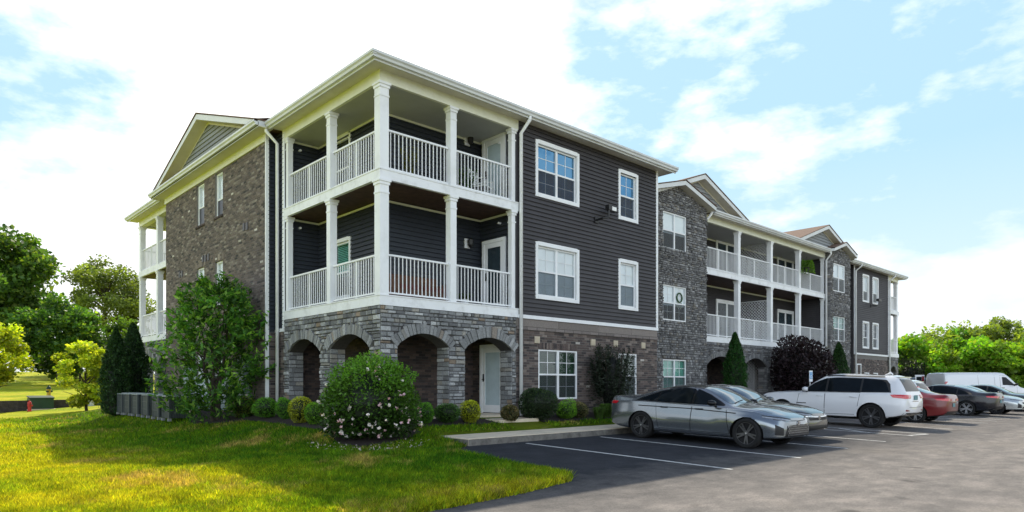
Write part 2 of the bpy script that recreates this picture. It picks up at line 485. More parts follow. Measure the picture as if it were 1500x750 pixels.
    rm.build('room_behind', M['darkroom'], w)
    return w

def door(F, u0, u1, z0, z1, parent, glass='doorglass', label=None, handle_left=True):
    F = Face((F.p + F.N * 0.038)[:2], F.U[:2], F.N[:2])
    fr = MB(); c = 0.10
    fr.wbox(F, u0 - c, u0, z0, z1 + c, 0.0, 0.05); fr.wbox(F, u1, u1 + c, z0, z1 + c, 0.0, 0.05)
    fr.wbox(F, u0, u1, z1, z1 + c, 0.0, 0.055)
    s = 0.12
    fr.wbox(F, u0 + 0.004, u0 + s, z0 + 0.02, z1 - 0.004, -0.01, 0.03); fr.wbox(F, u1 - s, u1 - 0.004, z0 + 0.02, z1 - 0.004, -0.01, 0.03)
    fr.wbox(F, u0 + s, u1 - s, z1 - 0.14, z1 - 0.004, -0.01, 0.03); fr.wbox(F, u0 + s, u1 - s, z0 + 0.02, z0 + 0.24, -0.01, 0.03)
    d = fr.build('door', M['white'], parent)
    if label: d['label'] = label
    g = MB()
    g.wbox(F, u0 + s, u1 - s, z0 + 0.24, z1 - 0.14, -0.004, 0.012)
    g.build('door_glass', M[glass], d)
    h = MB()
    uh = u0 + 0.06 if handle_left else u1 - 0.06
    h.wbox(F, uh - 0.025, uh + 0.025, z0 + 0.93, z0 + 1.16, 0.03, 0.045)
    h.tube([F(uh, z0 + 1.0, 0.04), F(uh, z0 + 1.0, 0.09), F(uh + (0.1 if handle_left else -0.1), z0 + 1.0, 0.09)], 0.012, 8)
    h.build('handle', M['black'], d)
    return d

def french(F, u0, u1, z0, z1, parent, label=None, glass='doorglass_dark'):
    F = Face((F.p + F.N * 0.038)[:2], F.U[:2], F.N[:2])
    fr = MB(); c = 0.09
    fr.wbox(F, u0 - c, u0, z0, z1 + c, 0.0, 0.05); fr.wbox(F, u1, u1 + c, z0, z1 + c, 0.0, 0.05); fr.wbox(F, u0, u1, z1, z1 + c, 0, 0.055)
    m = (u0 + u1) / 2
    for (a, b) in ((u0, m - 0.003), (m + 0.003, u1)):
        fr.wbox(F, a, a + 0.075, z0 + 0.02, z1, -0.01, 0.03); fr.wbox(F, b - 0.075, b, z0 + 0.02, z1, -0.01, 0.03)
        fr.wbox(F, a + 0.075, b - 0.075, z1 - 0.09, z1, -0.01, 0.03); fr.wbox(F, a + 0.075, b - 0.075, z0 + 0.02, z0 + 0.14, -0.01, 0.03)
    d = fr.build('sliding_door', M['white'], parent)
    if label: d['label'] = label
    g = MB()
    for (a, b) in ((u0, m - 0.003), (m + 0.003, u1)):
        g.wbox(F, a + 0.075, b - 0.075, z0 + 0.14, z1 - 0.09, -0.004, 0.012)
    g.build('door_glass', M[glass], d)
    return d

def post(x, y, z0, z1, parent, w=0.22):
    mb = MB(); h = w / 2
    mb.box(x - h, x + h, y - h, y + h, z0, z1 - 0.34)
    mb.box(x - h - 0.012, x + h + 0.012, y - h - 0.012, y + h + 0.012, z1 - 0.34, z1 - 0.30)
    mb.box(x - h, x + h, y - h, y + h, z1 - 0.30, z1 - 0.13)
    mb.box(x - h - 0.022, x + h + 0.022, y - h - 0.022, y + h + 0.022, z1 - 0.13, z1 - 0.06)
    mb.box(x - h - 0.045, x + h + 0.045, y - h - 0.045, y + h + 0.045, z1 - 0.06, z1)
    mb.box(x - h - 0.012, x + h + 0.012, y - h - 0.012, y + h + 0.012, z0, z0 + 0.10) if False else None
    return mb.build('post', M['white'], parent)

def railing(F, u0, u1, z, parent, d=-0.1, mid=True):
    mb = MB()
    mb.wbox(F, u0, u1, z + 1.00, z + 1.045, d - 0.035, d + 0.025)
    mb.wbox(F, u0, u1, z + 0.08, z + 0.12, d - 0.025, d + 0.015)
    n = max(2, round((u1 - u0) / 0.118))
    for k in range(1, n):
        u = u0 + (u1 - u0) * k / n
        w = 0.0085
        if mid and k == n // 2: w = 0.035
        mb.wbox(F, u - w, u + w, z + (0.0 if w > 0.02 else 0.12), z + 1.00, d - 0.005 - 0.0105, d - 0.005 + 0.0105)
    return mb.build('railing', M['white'], parent)

def lattice(F, u0, u1, z0, z1, parent):
    mb = MB(); w = 0.036; st = 0.155
    mb.wbox(F, u0, u0 + 0.04, z0, z1, -0.02, 0.02); mb.wbox(F, u1 - 0.04, u1, z0, z1, -0.02, 0.02)
    mb.wbox(F, u0 + 0.04, u1 - 0.04, z1 - 0.04, z1, -0.02, 0.02)
    W, H = u1 - u0, z1 - z0
    for sgn in (1, -1):
        k = -H
        while k < W:
            # line u = k + t, z = t (or mirrored)
            t0 = max(0, -k); t1 = min(H, W - k)
            if t1 - t0 > 0.05:
                pa = (k + t0, t0); pb = (k + t1, t1)
                if sgn < 0: pa = (W - pa[0], pa[1]); pb = (W - pb[0], pb[1])
                d = 0.008 * sgn
                o = w * 0.3
                a, b = F(u0 + pa[0] - o * 0, z0 + pa[1], d), F(u0 + pb[0], z0 + pb[1], d)
                off = (F.U * (-sgn) + Vector((0, 0, 1))) * o
                mb.face([a - off, b - off, b + off, a + off], 0, N=F.N)
            k += st
    return mb.build('lattice_screen', M['lattice'], parent)

def downspout(pts, parent):
    mb = MB(); mb.tube(pts, 0.052, 8)
    z0 = pts[0][2]; z1 = pts[-1][2]
    return mb.build('downspout', M['white'], parent, smooth=True)

def gutter_run(p, q, N, parent, z=8.42, name='gutter'):
    """K-style gutter profile swept from p to q; N points out of the building"""
    N = Vector((*N, 0)); p = Vector((*p, 0)); q = Vector((*q, 0))
    prof = [(0.0, 0.0), (0.07, 0.0), (0.085, 0.05), (0.125, 0.085), (0.125, 0.14), (0.11, 0.14), (0.11, 0.10), (0.0, 0.10), (-0.02, 0.10), (-0.02, -0.05), (0.0, -0.05)]
    mb = MB()
    U = (q - p).normalized()
    for (a, b) in zip(prof, prof[1:] + prof[:1]):
        mb.face([p + N * a[0] + Vector((0, 0, z + a[1])), q + N * a[0] + Vector((0, 0, z + a[1])), q + N * b[0] + Vector((0, 0, z + b[1])), p + N * b[0] + Vector((0, 0, z + b[1]))])
    for e in (p, q):
        mb.face([e + N * a[0] + Vector((0, 0, z + a[1])) for a in prof[:8]])
    return mb.build(name, M['gutter'], parent)
# ------------------------------------------------------------------ the apartment building (one thing, many parts)
F2, F3, EZ = 2.99, 6.03, 8.42
B = empty('apartment_building', (0, 0, 0))
tag(B, 'three-storey apartment building of charcoal siding, grey stone and brown brick with white balconies', 'apartment building')

FA = Face((0, 0), (1, 0), (0, -1))            # front of the corner wing
FL = Face((0, 0), (0, 1), (-1, 0))            # left side
IF = Face((0, 1.55), (1, 0), (0, -1))         # inner balcony wall, front
IL = Face((1.1, 0), (0, 1), (-1, 0))          # inner balcony wall, left
SD = Face((4.47, 0), (0, 1), (-1, 0))         # balcony end wall with doors
SE = Face((0, 5.25), (1, 0), (0, -1))         # balcony end wall, left side
BY = Face((-0.3, 0), (0, 1), (-1, 0))         # brick bay
BR = Face((0, 5.85), (1, 0), (0, -1))         # brick bay return
WX0, WX1 = 4.47, 11.4

# --- corner wing, sided front
wins_up = [(5.35, 7.08, 6.48, 7.95, True), (9.26, 10.14, 6.46, 7.93, False), (5.35, 7.08, 3.47, 4.95, True), (9.26, 10.14, 3.46, 4.94, False)]
hol = [(a, b, c, d) for a, b, c, d, _ in wins_up]
mb = MB(); siding(mb, FA, WX0 + 0.1, WX1 - 0.09, 2.86, EZ, [(a - 0.03, b + 0.03, c - 0.03, d + 0.03) for a, b, c, d in hol])
sheet(mb, FA, WX0, WX1, 2.86, EZ, hol, d=-0.012, reveal=0.09)
mb.build('siding_wall', M['siding'], B)
mb = MB()
mb.wbox(FA, WX1 - 0.09, WX1 + 0.02, 2.86, EZ, -0.05, 0.035)          # corner board
mb.wbox(FA, WX0 + 0.1, WX1 + 0.02, 2.755, 2.86, -0.02, 0.05)           # band board
mb.build('corner_trim', M['white'], B)
gw = [(5.40, 7.12, 0.40, 1.89), (9.2, 10.2, 0.40, 1.89)]
mb = MB(); sheet(mb, FA, WX0, WX1, -0.3, 2.755, gw, reveal=0.09, mat=1)
bricks(mb, FA, WX0 + 0.02, WX1, -0.3, 2.42, BRICK_GREY, gw)
masonry(mb, FA, WX0 + 0.02, WX1, 2.42, 2.52, (0.1, 0.1), (0.4, 0.4), (0.05, 0.055), [((0.19, 0.165, 0.155), 1)], 0.006)
masonry(mb, FA, WX0 + 0.02, WX1, 2.52, 2.75, (0.23, 0.23), (1.7, 1.9), (0.012, 0.016), [((0.20, 0.175, 0.16), 1)], 0.006)
for a, b, c, d in gw:
    masonry(mb, FA, a - 0.05, b + 0.05, c - 0.085, c, (0.085, 0.085), (0.07, 0.07), (0.03, 0.04), BRICK_GREY, 0.01)
    masonry(mb, FA, a - 0.02, b + 0.02, d + 0.005, d + 0.205, (0.2, 0.2), (0.073, 0.073), (0.012, 0.018), BRICK_GREY, 0.01)
mb.build('brick_wall', [M['brick'], M['mortar']], B)
for (u, z) in ((5.32, 2.16), (7.86, 2.19), (9.02, 2.2), (10.55, 2.2)):
    mb = MB(); mb.wbox(FA, u - 0.1, u + 0.1, z - 0.1, z + 0.1, 0.0, 0.045)
    for k in range(4): mb.wbox(FA, u - 0.075, u + 0.075, z - 0.075 + k * 0.04, z - 0.055 + k * 0.04, 0.045, 0.056)
    mb.build('vent_block', M['tanblock'], B)
tops = ['curtain', 'curtain', 'sheer', 'sheer']
for k, (a, b, c, d, tw) in enumerate(wins_up):
    window(FA, a, b, c, d, B, tw, 0.10, True, tops[k], 'screen', 0.5, sky=(k < 2))
for k, (a, b, c, d) in enumerate(gw):
    window(FA, a, b, c, d, B, k == 0, 0, True, 'full', 'screen', 0.5, blind='darkgreenblind', deep=0.05)
# security light with two heads on the siding
mb = MB(); u, z = 8.0, 6.12
mb.wbox(FA, u - 0.09, u + 0.09, z - 0.09, z + 0.09, 0.01, 0.07)
mb.tube([FA(u, z, 0.06), FA(u, z + 0.02, 0.3), FA(u + 0.25, z + 0.08, 0.34), FA(u + 0.28, z + 0.36, 0.34)], 0.035, 8)
mb.wbox(FA, u + 0.2, u + 0.36, z + 0.32, z + 0.48, 0.25, 0.4)
mb.wbox(FA, u + 0.34, u + 0.66, z + 0.31, z + 0.47, 0.2, 0.36)
lm = mb.build('security_light', M['black'], B)
mb = MB(); mb.wbox(FA, u + 0.4, u + 0.62, z + 0.33, z + 0.45, 0.36, 0.375); mb.build('lens', M['lamp_lens'], lm)

# --- corner porch: stone arcade, balconies
arcade(FA, 0.0, WX0, -0.3, 2.765, [(0.476, 2.08, 1.82, 2.14), (2.6, 4.34, 1.82, 2.14)], 0.5, B, STONE_PAL)
arcade(FL, 0.0, 5.25, -0.3, 2.765, [(0.45, 2.49, 1.80, 2.14), (3.02, 4.98, 1.80, 2.14)], 0.45, B, STONE_PAL)
mb = MB(); mb.box(0.02, WX0, 0.02, 1.6, -0.3, 0.0); mb.box(0.02, 1.2, 1.6, 5.25, -0.3, 0.0); mb.build('porch_slab', M['concrete'], B)
mb = MB()
for G, a, b in ((Face((0, 1.9), (1, 0), (0, -1)), 1.4, WX0), (Face((1.4, 0), (0, 1), (-1, 0)), 1.9, 5.25), (SD, 0.05, 1.9), (SE, 0.0, 1.4)):
    if G is SD: dh = [(0.42, 1.45, -0.01, 2.02)]
    else: dh = []
    sheet(mb, G, a, b, -0.05, 2.76, [], mat=1)
    bricks(mb, G, a, b, 0.0, 2.76, BRICK_DARK, dh)
mb.build('porch_brick_wall', [M['brick'], M['mortar_dark']], B)
door(SD, 0.48, 1.38, 0.0, 1.93, B, 'doorglass', 'white entrance door with frosted full-length glass', handle_left=False)
mb = MB(); mb.box(0.06, WX0, 0.06, 1.9, 2.70, 2.755); mb.box(0.06, 1.4, 1.9, 5.25, 2.70, 2.755); mb.build('porch_ceiling', M['brownboard'], B)

for (fz, nz) in ((F2, F3), (F3, None)):
    mb = MB()
    rb = 0.225
    mb.box(-0.03, WX0 + 0.1, -0.03, 0.06, fz - rb, fz); mb.box(-0.03, 0.06, 0.06, 5.3, fz - rb, fz)
    mb.box(-0.045, WX0 + 0.1, -0.045, 0.06, fz + 0.001, fz + 0.03); mb.box(-0.045, 0.06, 0.06, 5.3, fz + 0.001, fz + 0.03)
    mb.build('balcony_rim', M['rim'], B)
    mb = MB()
    mb.box(0.06, WX0, 0.06, 1.55, fz - 0.16, fz - 0.02); mb.box(0.06, 1.1, 1.55, 5.25, fz - 0.16, fz - 0.02)
    mb.build('balcony_floor', M['deck'], B)
    mb = MB()
    mb.box(0.06, WX0, 0.06, 1.55, fz - 0.20, fz - 0.165); mb.box(0.06, 1.1, 1.55, 5.25, fz - 0.20, fz - 0.165)
    mb.build('balcony_underside', M['brownboard'], B)
    zt = (F3 - 0.225) if nz else 8.14
    # inner walls
    lw = (3.38, 4.36, fz + 0.42, fz + 2.02)
    mb = MB()
    siding(mb, IF, 1.1, WX0, fz, zt + 0.15); sheet(mb, IF, 1.1, WX0, fz, zt + 0.15, d=-0.01)
    siding(mb, IL, 1.55, 5.25, fz, zt + 0.15, [(lw[0] - 0.02, lw[1] + 0.02, lw[2] - 0.02, lw[3] + 0.02)]); sheet(mb, IL, 1.55, 5.25, fz, zt + 0.15, [lw], d=-0.01, reveal=0.08)
    siding(mb, SD, 0.05, 1.55, fz, zt + 0.15); sheet(mb, SD, 0.05, 1.55, fz, zt + 0.15, d=-0.01)
    siding(mb, SE, 0.05, 1.1, fz, zt + 0.15); sheet(mb, SE, 0.05, 1.1, fz, zt + 0.15, d=-0.01)
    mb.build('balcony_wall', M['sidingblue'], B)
    window(IL, *lw, B, False, 0.09, False, 'blind', 'screen', 0.55, blind='greenblind' if nz else 'curtain')
    door(SD, 0.45, 1.27, fz + 0.01, fz + 2.03, B, 'doorglass_dark' if nz else 'doorglass', 'white balcony door with dark glass' if nz else 'white balcony door with pale reflecting glass', handle_left=False)
    mb = MB()
    mb.wbox(IF, 1.1, WX0 - 0.02, zt - 0.06, zt - 0.005, 0.0, 0.045); mb.wbox(IL, 1.6, 5.23, zt - 0.06, zt - 0.005, 0, 0.045)
    mb.wbox(SD, 0.1, 1.5, zt - 0.06, zt - 0.005, 0, 0.045); mb.wbox(SE, 0.1, 1.05, zt - 0.06, zt - 0.005, 0, 0.045)
    mb.build('ceiling_trim', M['cream'], B)
    # posts and rails
    for (x, y) in ((0.10, 0.10), (2.23, 0.10), (WX0 - 0.06, 0.09), (0.10, 2.58), (0.10, 5.16)):
        big = (x, y) == (0.10, 0.10)
        post(x, y, fz + 0.03, zt, B, 0.25 if big else 0.2 if y < 5 and x < 4 else 0.15)
    railing(FA, 0.24, 2.12, fz, B, mid=False); railing(FA, 2.34, WX0 - 0.14, fz, B, mid=False)
    railing(FL, 0.24, 2.47, fz, B); railing(FL, 2.69, 5.08, fz, B)
    # wall lantern, door-side light
    mb = MB(); u, z = 3.92, fz + 2.03
    mb.wbox(IF, u - 0.09, u + 0.09, z - 0.14, z + 0.14, 0.01, 0.07)
    lt = mb.build('wall_lantern', M['white'], B)
    mb = MB(); mb.lathe([(0.02, 0.16), (0.09, 0.1), (0.085, -0.05), (0.04, -0.12), (0.0, -0.12)], 12, o=IF(u + 0.04, z, 0.16)); mb.tube([IF(u, z, 0.03), IF(u + 0.04, z + 0.14, 0.16)], 0.015, 6); mb.build('lantern_body', M['black'], lt)
    mb = MB(); mb.tube([SD(0.62, zt - 0.25, 0.0), SD(0.62, zt - 0.25, 0.1)], 0.035, 8); mb.tube([SE(0.45, zt - 0.25, 0.0), SE(0.45, zt - 0.25, 0.1)], 0.035, 8)
    mb.build('sprinkler_head', M['white'], B)
mb = MB(); mb.box(0.06, WX0, 0.06, 1.55, 8.14, 8.2); mb.box(0.06, 1.1, 1.55, 5.25, 8.14, 8.2); mb.build('balcony_ceiling', M['ceiling'], B)
mb = MB(); mb.box(-0.02, WX0 + 0.1, -0.02, 0.22, 8.14 + 0.003, EZ); mb.box(-0.02, 0.22, 0.22, 5.3, 8.14 + 0.003, EZ)
mb.build('eave_beam', M['cream'], B)

# --- left side: dark strip, brick bay with gable
mb = MB()
siding(mb, FL, 5.27, 5.87, 2.5, EZ); sheet(mb, FL, 5.25, 5.9, -0.3, EZ, d=-0.01)
siding(mb, BR, -0.26, 0.0, 2.5, EZ); sheet(mb, BR, -0.29, 0.0, -0.3, EZ, d=-0.01)
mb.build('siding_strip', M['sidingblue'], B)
mb = MB()
bricks(mb, FL, 5.27, 5.85, -0.3, 2.42, BRICK_GREY); bricks(mb, BR, -0.29, 0, -0.3, 2.42, BRICK_GREY)
sheet(mb, FL, 5.26, 5.86, -0.3, 2.42, d=0.001, mat=1); sheet(mb, BR, -0.29, 0, -0.3, 2.42, d=0.001, mat=1)
mb.build('brick_base', [M['brick'], M['mortar']], B)
mb = MB(); mb.wbox(BR, -0.34, -0.24, -0.2, EZ, -0.02, 0.035); mb.wbox(FL, 5.26, 5.86, 2.42, 2.52, 0, 0.04); mb.wbox(FL, 5.25, 5.35, 2.52, EZ, 0.0, 0.035)
mb.build('corner_trim', M['white'], B)
bw = []
for zb in (6.62, 3.58):
    for (a, b) in ((9.40, 10.12), (11.2, 11.98)): bw.append((a, b, zb, zb + 1.5))
bw += [(9.40, 10.12, 0.5, 1.95), (11.2, 11.98, 0.5, 1.95)]
mb = MB()
sheet(mb, BY, 5.87, 15.66, -0.4, EZ, bw, reveal=0.12, mat=1)
bricks(mb, BY, 5.90, 15.66, -0.4, EZ, BRICK_PAL, bw)
for a, b, c, d in bw:
    masonry(mb, BY, a - 0.06, b + 0.06, c - 0.09, c - 0.005, (0.085, 0.085), (0.07, 0.07), (0.04, 0.05), BRICK_DARK, 0.01)
    for (p, q) in ((a - 0.16, a), ((a + b) / 2 - 0.12, (a + b) / 2 + 0.12), (b, b + 0.16)):
        masonry(mb, BY, p, q, d + 0.01, d + 0.25, (0.24, 0.24), (0.075, 0.09), (0.016, 0.03), [((0.27, 0.23, 0.19), 1), ((0.16, 0.125, 0.105), 1)], 0.01)
mb.build('brick_bay_wall', [M['brick'], M['mortar']], B)
for (u, z) in ((7.3, 5.85), (7.55, 5.87), (10.75, 5.35), (11.05, 5.35), (11.3, 5.36), (13.6, 5.1), (13.9, 5.1)):
    mb = MB(); mb.wbox(BY, u - 0.08, u + 0.08, z - 0.12, z + 0.12, 0.0, 0.03); mb.build('vent_hood', M['black'], B)
for k, (a, b, c, d) in enumerate(bw):
    window(BY, a, b, c, d, B, False, 0, False, 'blind', 'dark', 0.55 if k % 2 else 0.6, deep=0.10)
# electric meter bank low on the bay
mb = MB(); mb.wbox(BY, 8.3, 11.6, 0.0, 1.15, 0.0, 0.22); mt = mb.build('meter_cabinet', simple('grey_cabinet', (0.30, 0.36, 0.38), 0.5), B)
for k in range(8):
    mb = MB(); mb.lathe([(0.0, -0.1), (0.09, -0.1), (0.10, 0.0), (0.07, 0.0)], 14, axis='y', o=(0, 0, 0))
    mb.v = [(BY(8.6 + 0.38 * k, 0.75, 0.22) + Vector((v[1], v[0], v[2])))[:] for v in mb.v]
    mb.build('meter', simple('meter_glass', (0.6, 0.64, 0.66), 0.15) if k == 0 else bpy.data.materials['meter_glass'], mt)
for q in ((12.0, 12.5, -0.1, 1.9, 0.0, 0.3), (7.0, 7.6, 0.1, 1.7, 0, 0.25)):
    mb = MB(); mb.wbox(BY, *q); mb.build('utility_box', bpy.data.materials['grey_cabinet'], B)

# gable over the brick bay
def gable(F, ua, ub, zb, zp, d, over, parent, siding_col=(0.27, 0.285, 0.30), depth=7.0, left=True, name='gable'):
    """triangular wall of grey shingles, rake boards, soffits and the roof slopes running back"""
    uc = (ua + ub) / 2
    mb = MB()
    sl = (zp - zb) / (ub - uc)
    i0, i1 = ua + 0.35, ub - 0.35
    def lim(z):
        w = (zp - 0.12 - z) / sl
        return (max(i0, uc - w), min(i1, uc + w))
    siding(mb, F, i0, i1, zb, zp - 0.16, ztop=lim, row=0.16, col=siding_col, vary=0.12)
    # backing triangle
    mb.face([F(ua, zb, -0.01), F(ub, zb, -0.01), F(uc, zp, -0.01)], 0, siding_col, F.N)
    g = mb.build(name, M['gablesiding'], parent)
    mb = MB(); t = 0.17
    for s in (-1, 1):
        e = ua if s < 0 else ub
        # rake board and soffit
        o = over
        a, b = (e, zb), (uc, zp)
        mb.face([F(a[0], a[1], d + o), F(b[0], b[1], d + o), F(b[0], b[1] - t * 1.1, d + o), F(a[0] , a[1] - t, d + o)], 0, N=F.N)
        mb.face([F(a[0], a[1] - t, d + o), F(b[0], b[1] - t * 1.1, d + o), F(b[0], b[1] - t * 1.1, d - 0.02), F(a[0], a[1] - t, d - 0.02)], 1, N=Vector((0, 0, -1)))
        mb.face([F(a[0], a[1], d + o), F(a[0], a[1], d - 0.02), F(a[0], a[1] - t, d - 0.02), F(a[0], a[1] - t, d + o)], 0)
        # inner frieze board against the wall
        w = 0.07
        mb.face([F(e - s * 0.55, zb + 0.55 * sl - 0.02 - t, d + 0.03), F(uc, zp - 0.02 - t, d + 0.03), F(uc, zp - 0.02 - t - w, d + 0.03), F(e - s * 0.55 , zb + 0.55 * sl - 0.02 - t - w, d + 0.03)], 1, N=F.N)
    mb.build('rake_board', [M['gutter'], M['soffit']], g)
    mb = MB()
    for s in (-1, 1):
        e = ua - 0.03 if s < 0 else ub + 0.03
        lift = 0.02
        p = [F(e, zb - 0.02 + lift, d + over + 0.03), F(uc, zp + lift, d + over + 0.03), F(uc, zp + lift, -depth), F(e, zb - 0.02 + lift, -depth)]
        q = [v + Vector((0, 0, 0.03)) for v in p]
        mb.face(q, 0, N=Vector((0, 0, 1))); mb.face(p, 0, N=Vector((0, 0, -1)))
        mb.face([p[0], p[1], q[1], q[0]], 0); mb.face([p[3], p[0], q[0], q[3]], 0)
    mb.build('gable_roof', M['shingle'], g)
    return g
gable(BY, 5.45, 16.05, EZ + 0.16, 10.30, 0.0, 0.42, B)
mb = MB(); mb.wbox(BY, 5.42, 16.1, EZ - 0.03, EZ + 0.0, 0.0, 0.44); mb.build('soffit', M['soffit'], B)
mb = MB(); mb.wbox(BY, 5.87, 15.7, EZ - 0.26, EZ - 0.03, -0.02, 0.05); mb.build('frieze_board', M['cream'], B)
gutter_run((-0.3 - 0.44, 5.42), (-0.3 - 0.44, 16.1), (-1, 0), B)
mb = MB()
mb.face([(-0.86, 5.40, EZ + 0.15), (-0.86, 16.12, EZ + 0.15), (-0.3, 16.12, EZ + 0.32), (-0.3, 5.40, EZ + 0.32)]); mb.build('skirt_roof', M['shingle'], B)

# --- rear corner balcony beyond the bay
RIL = Face((1.1, 0), (0, 1), (-1, 0))
mb = MB()
siding(mb, RIL, 15.66, 19.2, F2, EZ); sheet(mb, RIL, 15.66, 19.2, -0.3, EZ, d=-0.01)
sheet(mb, Face((0, 15.66), (1, 0), (0, 1)), -0.3, 1.1, -0.3, EZ); sheet(mb, Face((0, 19.2), (1, 0), (0, 1)), 1.1, 44, -0.3, EZ)
mb.build('rear_wall', M['sidingblue'], B)
arcade(FL, 15.7, 20.7, -0.4, 2.765, [(16.0, 17.6, 1.8, 2.14), (18.3, 20.2, 1.8, 2.14)], 0.45, B, STONE_PAL)
for fz in (F2, F3):
    zt = F3 - 0.225 if fz == F2 else 8.14
    mb = MB(); mb.box(-0.03, 0.06, 15.68, 20.76, fz - 0.225, fz + 0.02); mb.box(0.06, 4.5, 20.7, 20.76, fz - 0.225, fz + 0.02); mb.build('balcony_rim', M['rim'], B)
    mb = MB(); mb.box(0.06, 1.1, 15.66, 20.7, fz - 0.2, fz - 0.02); mb.box(1.1, 4.5, 19.2, 20.7, fz - 0.2, fz - 0.02); mb.build('balcony_floor', M['brownboard'], B)
    for (x, y) in ((0.1, 17.95), (0.1, 20.6), (2.2, 20.6), (4.4, 20.6)): post(x, y, fz + 0.02, zt, B, 0.22)
    railing(FL, 15.72, 17.84, fz, B); railing(FL, 18.06, 20.49, fz, B)
    RB = Face((0, 20.7), (1, 0), (0, 1)); railing(RB, 0.22, 2.09, fz, B); railing(RB, 2.31, 4.3, fz, B)
mb = MB(); mb.box(-0.02, 0.22, 15.66, 20.72, 8.14, EZ); mb.box(0.22, 4.5, 20.5, 20.72, 8.14, EZ); mb.build('eave_beam', M['cream'], B)
mb = MB(); mb.box(0.22, 4.5, 15.66, 20.5, 8.2, 8.25); mb.build('balcony_ceiling', M['ceiling'], B)

# --- eaves of the corner wing
OV = 0.42
mb = MB()
mb.box(-OV, WX1 + 0.55, -OV, 0.0, EZ, EZ + 0.02); mb.box(-OV, 0.0, 0.0, 5.42, EZ, EZ + 0.02); mb.build('soffit', M['soffit'], B); mb = MB(); mb.box(-OV, 0.02, 16.1, 21.1, EZ, EZ + 0.02); mb.build('soffit', M['soffit'], B); mb = MB()
mb.box(WX1, WX1 + 0.55, 0.0, 4.0, EZ, EZ + 0.02)
mb.build('soffit', M['soffit'], B)
gutter_run((-OV, -OV), (WX1 + 0.55, -OV), (0, -1), B); gutter_run((-OV, -OV), (-OV, 5.42), (-1, 0), B); gutter_run((-OV, 16.1), (-OV, 21.1), (-1, 0), B)
mb = MB()   # mitred corner of the gutter
mb.box(-OV - 0.085, -OV, -OV - 0.085, -OV, EZ, EZ + 0.05); mb.box(-OV - 0.125, -OV, -OV - 0.125, -OV, EZ + 0.085, EZ + 0.14); mb.box(-OV - 0.105, -OV, -OV - 0.105, -OV, EZ + 0.05, EZ + 0.085)
mb.build('gutter_corner', M['gutter'], B)

def hip(x0, x1, y0, y1, z, pitch, name='roof'):
    mb = MB(); w, l = x1 - x0, y1 - y0
    r = min(w, l) / 2; h = r * pitch
    if w <= l: a, b = ((x0 + x1) / 2, y0 + r), ((x0 + x1) / 2, y1 - r)
    else: a, b = (x0 + r, (y0 + y1) / 2), (x1 - r, (y0 + y1) / 2)
    A = (a[0], a[1], z + h); Bq = (b[0], b[1], z + h)
    c = [(x0, y0, z), (x1, y0, z), (x1, y1, z), (x0, y1, z)]
    if w <= l: fs = [(c[0], c[1], A), (c[1], c[2], Bq, A), (c[2], c[3], Bq), (c[3], c[0], A, Bq)]
    else: fs = [(c[0], c[1], Bq, A), (c[1], c[2], Bq), (c[2], c[3], A, Bq), (c[3], c[0], A)]
    for f in fs: mb.face(f, 0, N=Vector((0, 0, 1)))
    for k in range(4):
        p, q = c[k], c[(k + 1) % 4]
        mb.face([p, q, (q[0], q[1], z - 0.05), (p[0], p[1], z - 0.05)])
    mb.face([(v[0], v[1], z - 0.05) for v in c][::-1])
    return mb.build(name, M['shingle'], B)
ZR = EZ + 0.13
hip(-0.5, WX1 + 0.6, -0.5, 21.1, ZR, 0.30); hip(-0.46, 45.0, 1.90, 21.14, ZR - 0.01, 0.30)

# --- first stone bay with its gable
FB = Face((0, 1.8), (1, 0), (0, -1))
def small_top(uc, half, zb, zp):
    return lambda u: zp - (zp - zb) * abs(u - uc) / half
def stone_bay(x0, x1, uc, half, zp, wins, pal, ):
    mb = MB()
    sheet(mb, FB, x0, x1, -0.4, EZ + 0.2, [w[:4] for w in wins], reveal=0.1, mat=1)
    mb.face([FB(x0, EZ + 0.2), FB(x1, EZ + 0.2), FB(uc, zp)], 1, N=FB.N)
    st = small_top(uc, half, EZ + 0.16, zp)
    masonry(mb, FB, x0, x1, -0.4, zp, (0.05, 0.125), (0.07, 0.24), (0.006, 0.065), pal, 0.014, 0.012, [w[:4] for w in wins], ztop=lambda u: st(u) - 0.1)
    # near return of the bay, laid in the same stone
    G = Face((x0, 1.8), (0, 1), (-1, 0))
    sheet(mb, G, 0, 0.6, -0.4, EZ + 0.2, mat=1); masonry(mb, G, 0, 0.6, -0.4, EZ + 0.2, (0.08, 0.17), (0.2, 0.4), (0.012, 0.04), pal)
    G = Face((x1, 1.8), (0, 1), (1, 0)); sheet(mb, G, 0, 0.6, -0.4, EZ + 0.2, mat=1)
    o = mb.build('stone_bay_wall', [M['stone'], M['mortar_dark']], B)
    for w in wins:
        ww = window(FB, *w[:4], B, True, 0, w[5], w[4], 'screen', 0.5, blind=w[6], deep=0.06)
    return o
b1w = [(14.40, 16.12, 6.42, 7.92, 'blind', False, 'blind'), (14.40, 16.12, 3.48, 4.93, 'blind', True, 'blind'), (14.40, 16.12, 0.45, 1.88, 'full', True, 'greenblind')]
stone_bay(13.3, 17.72, 15.52, 2.42, 9.22, b1w, STONE_DARK)
gable(Face((0, 2.1), (1, 0), (0, -1)), 13.57, 21.35, EZ + 0.16, 10.0, 0.0, 0.40, B)
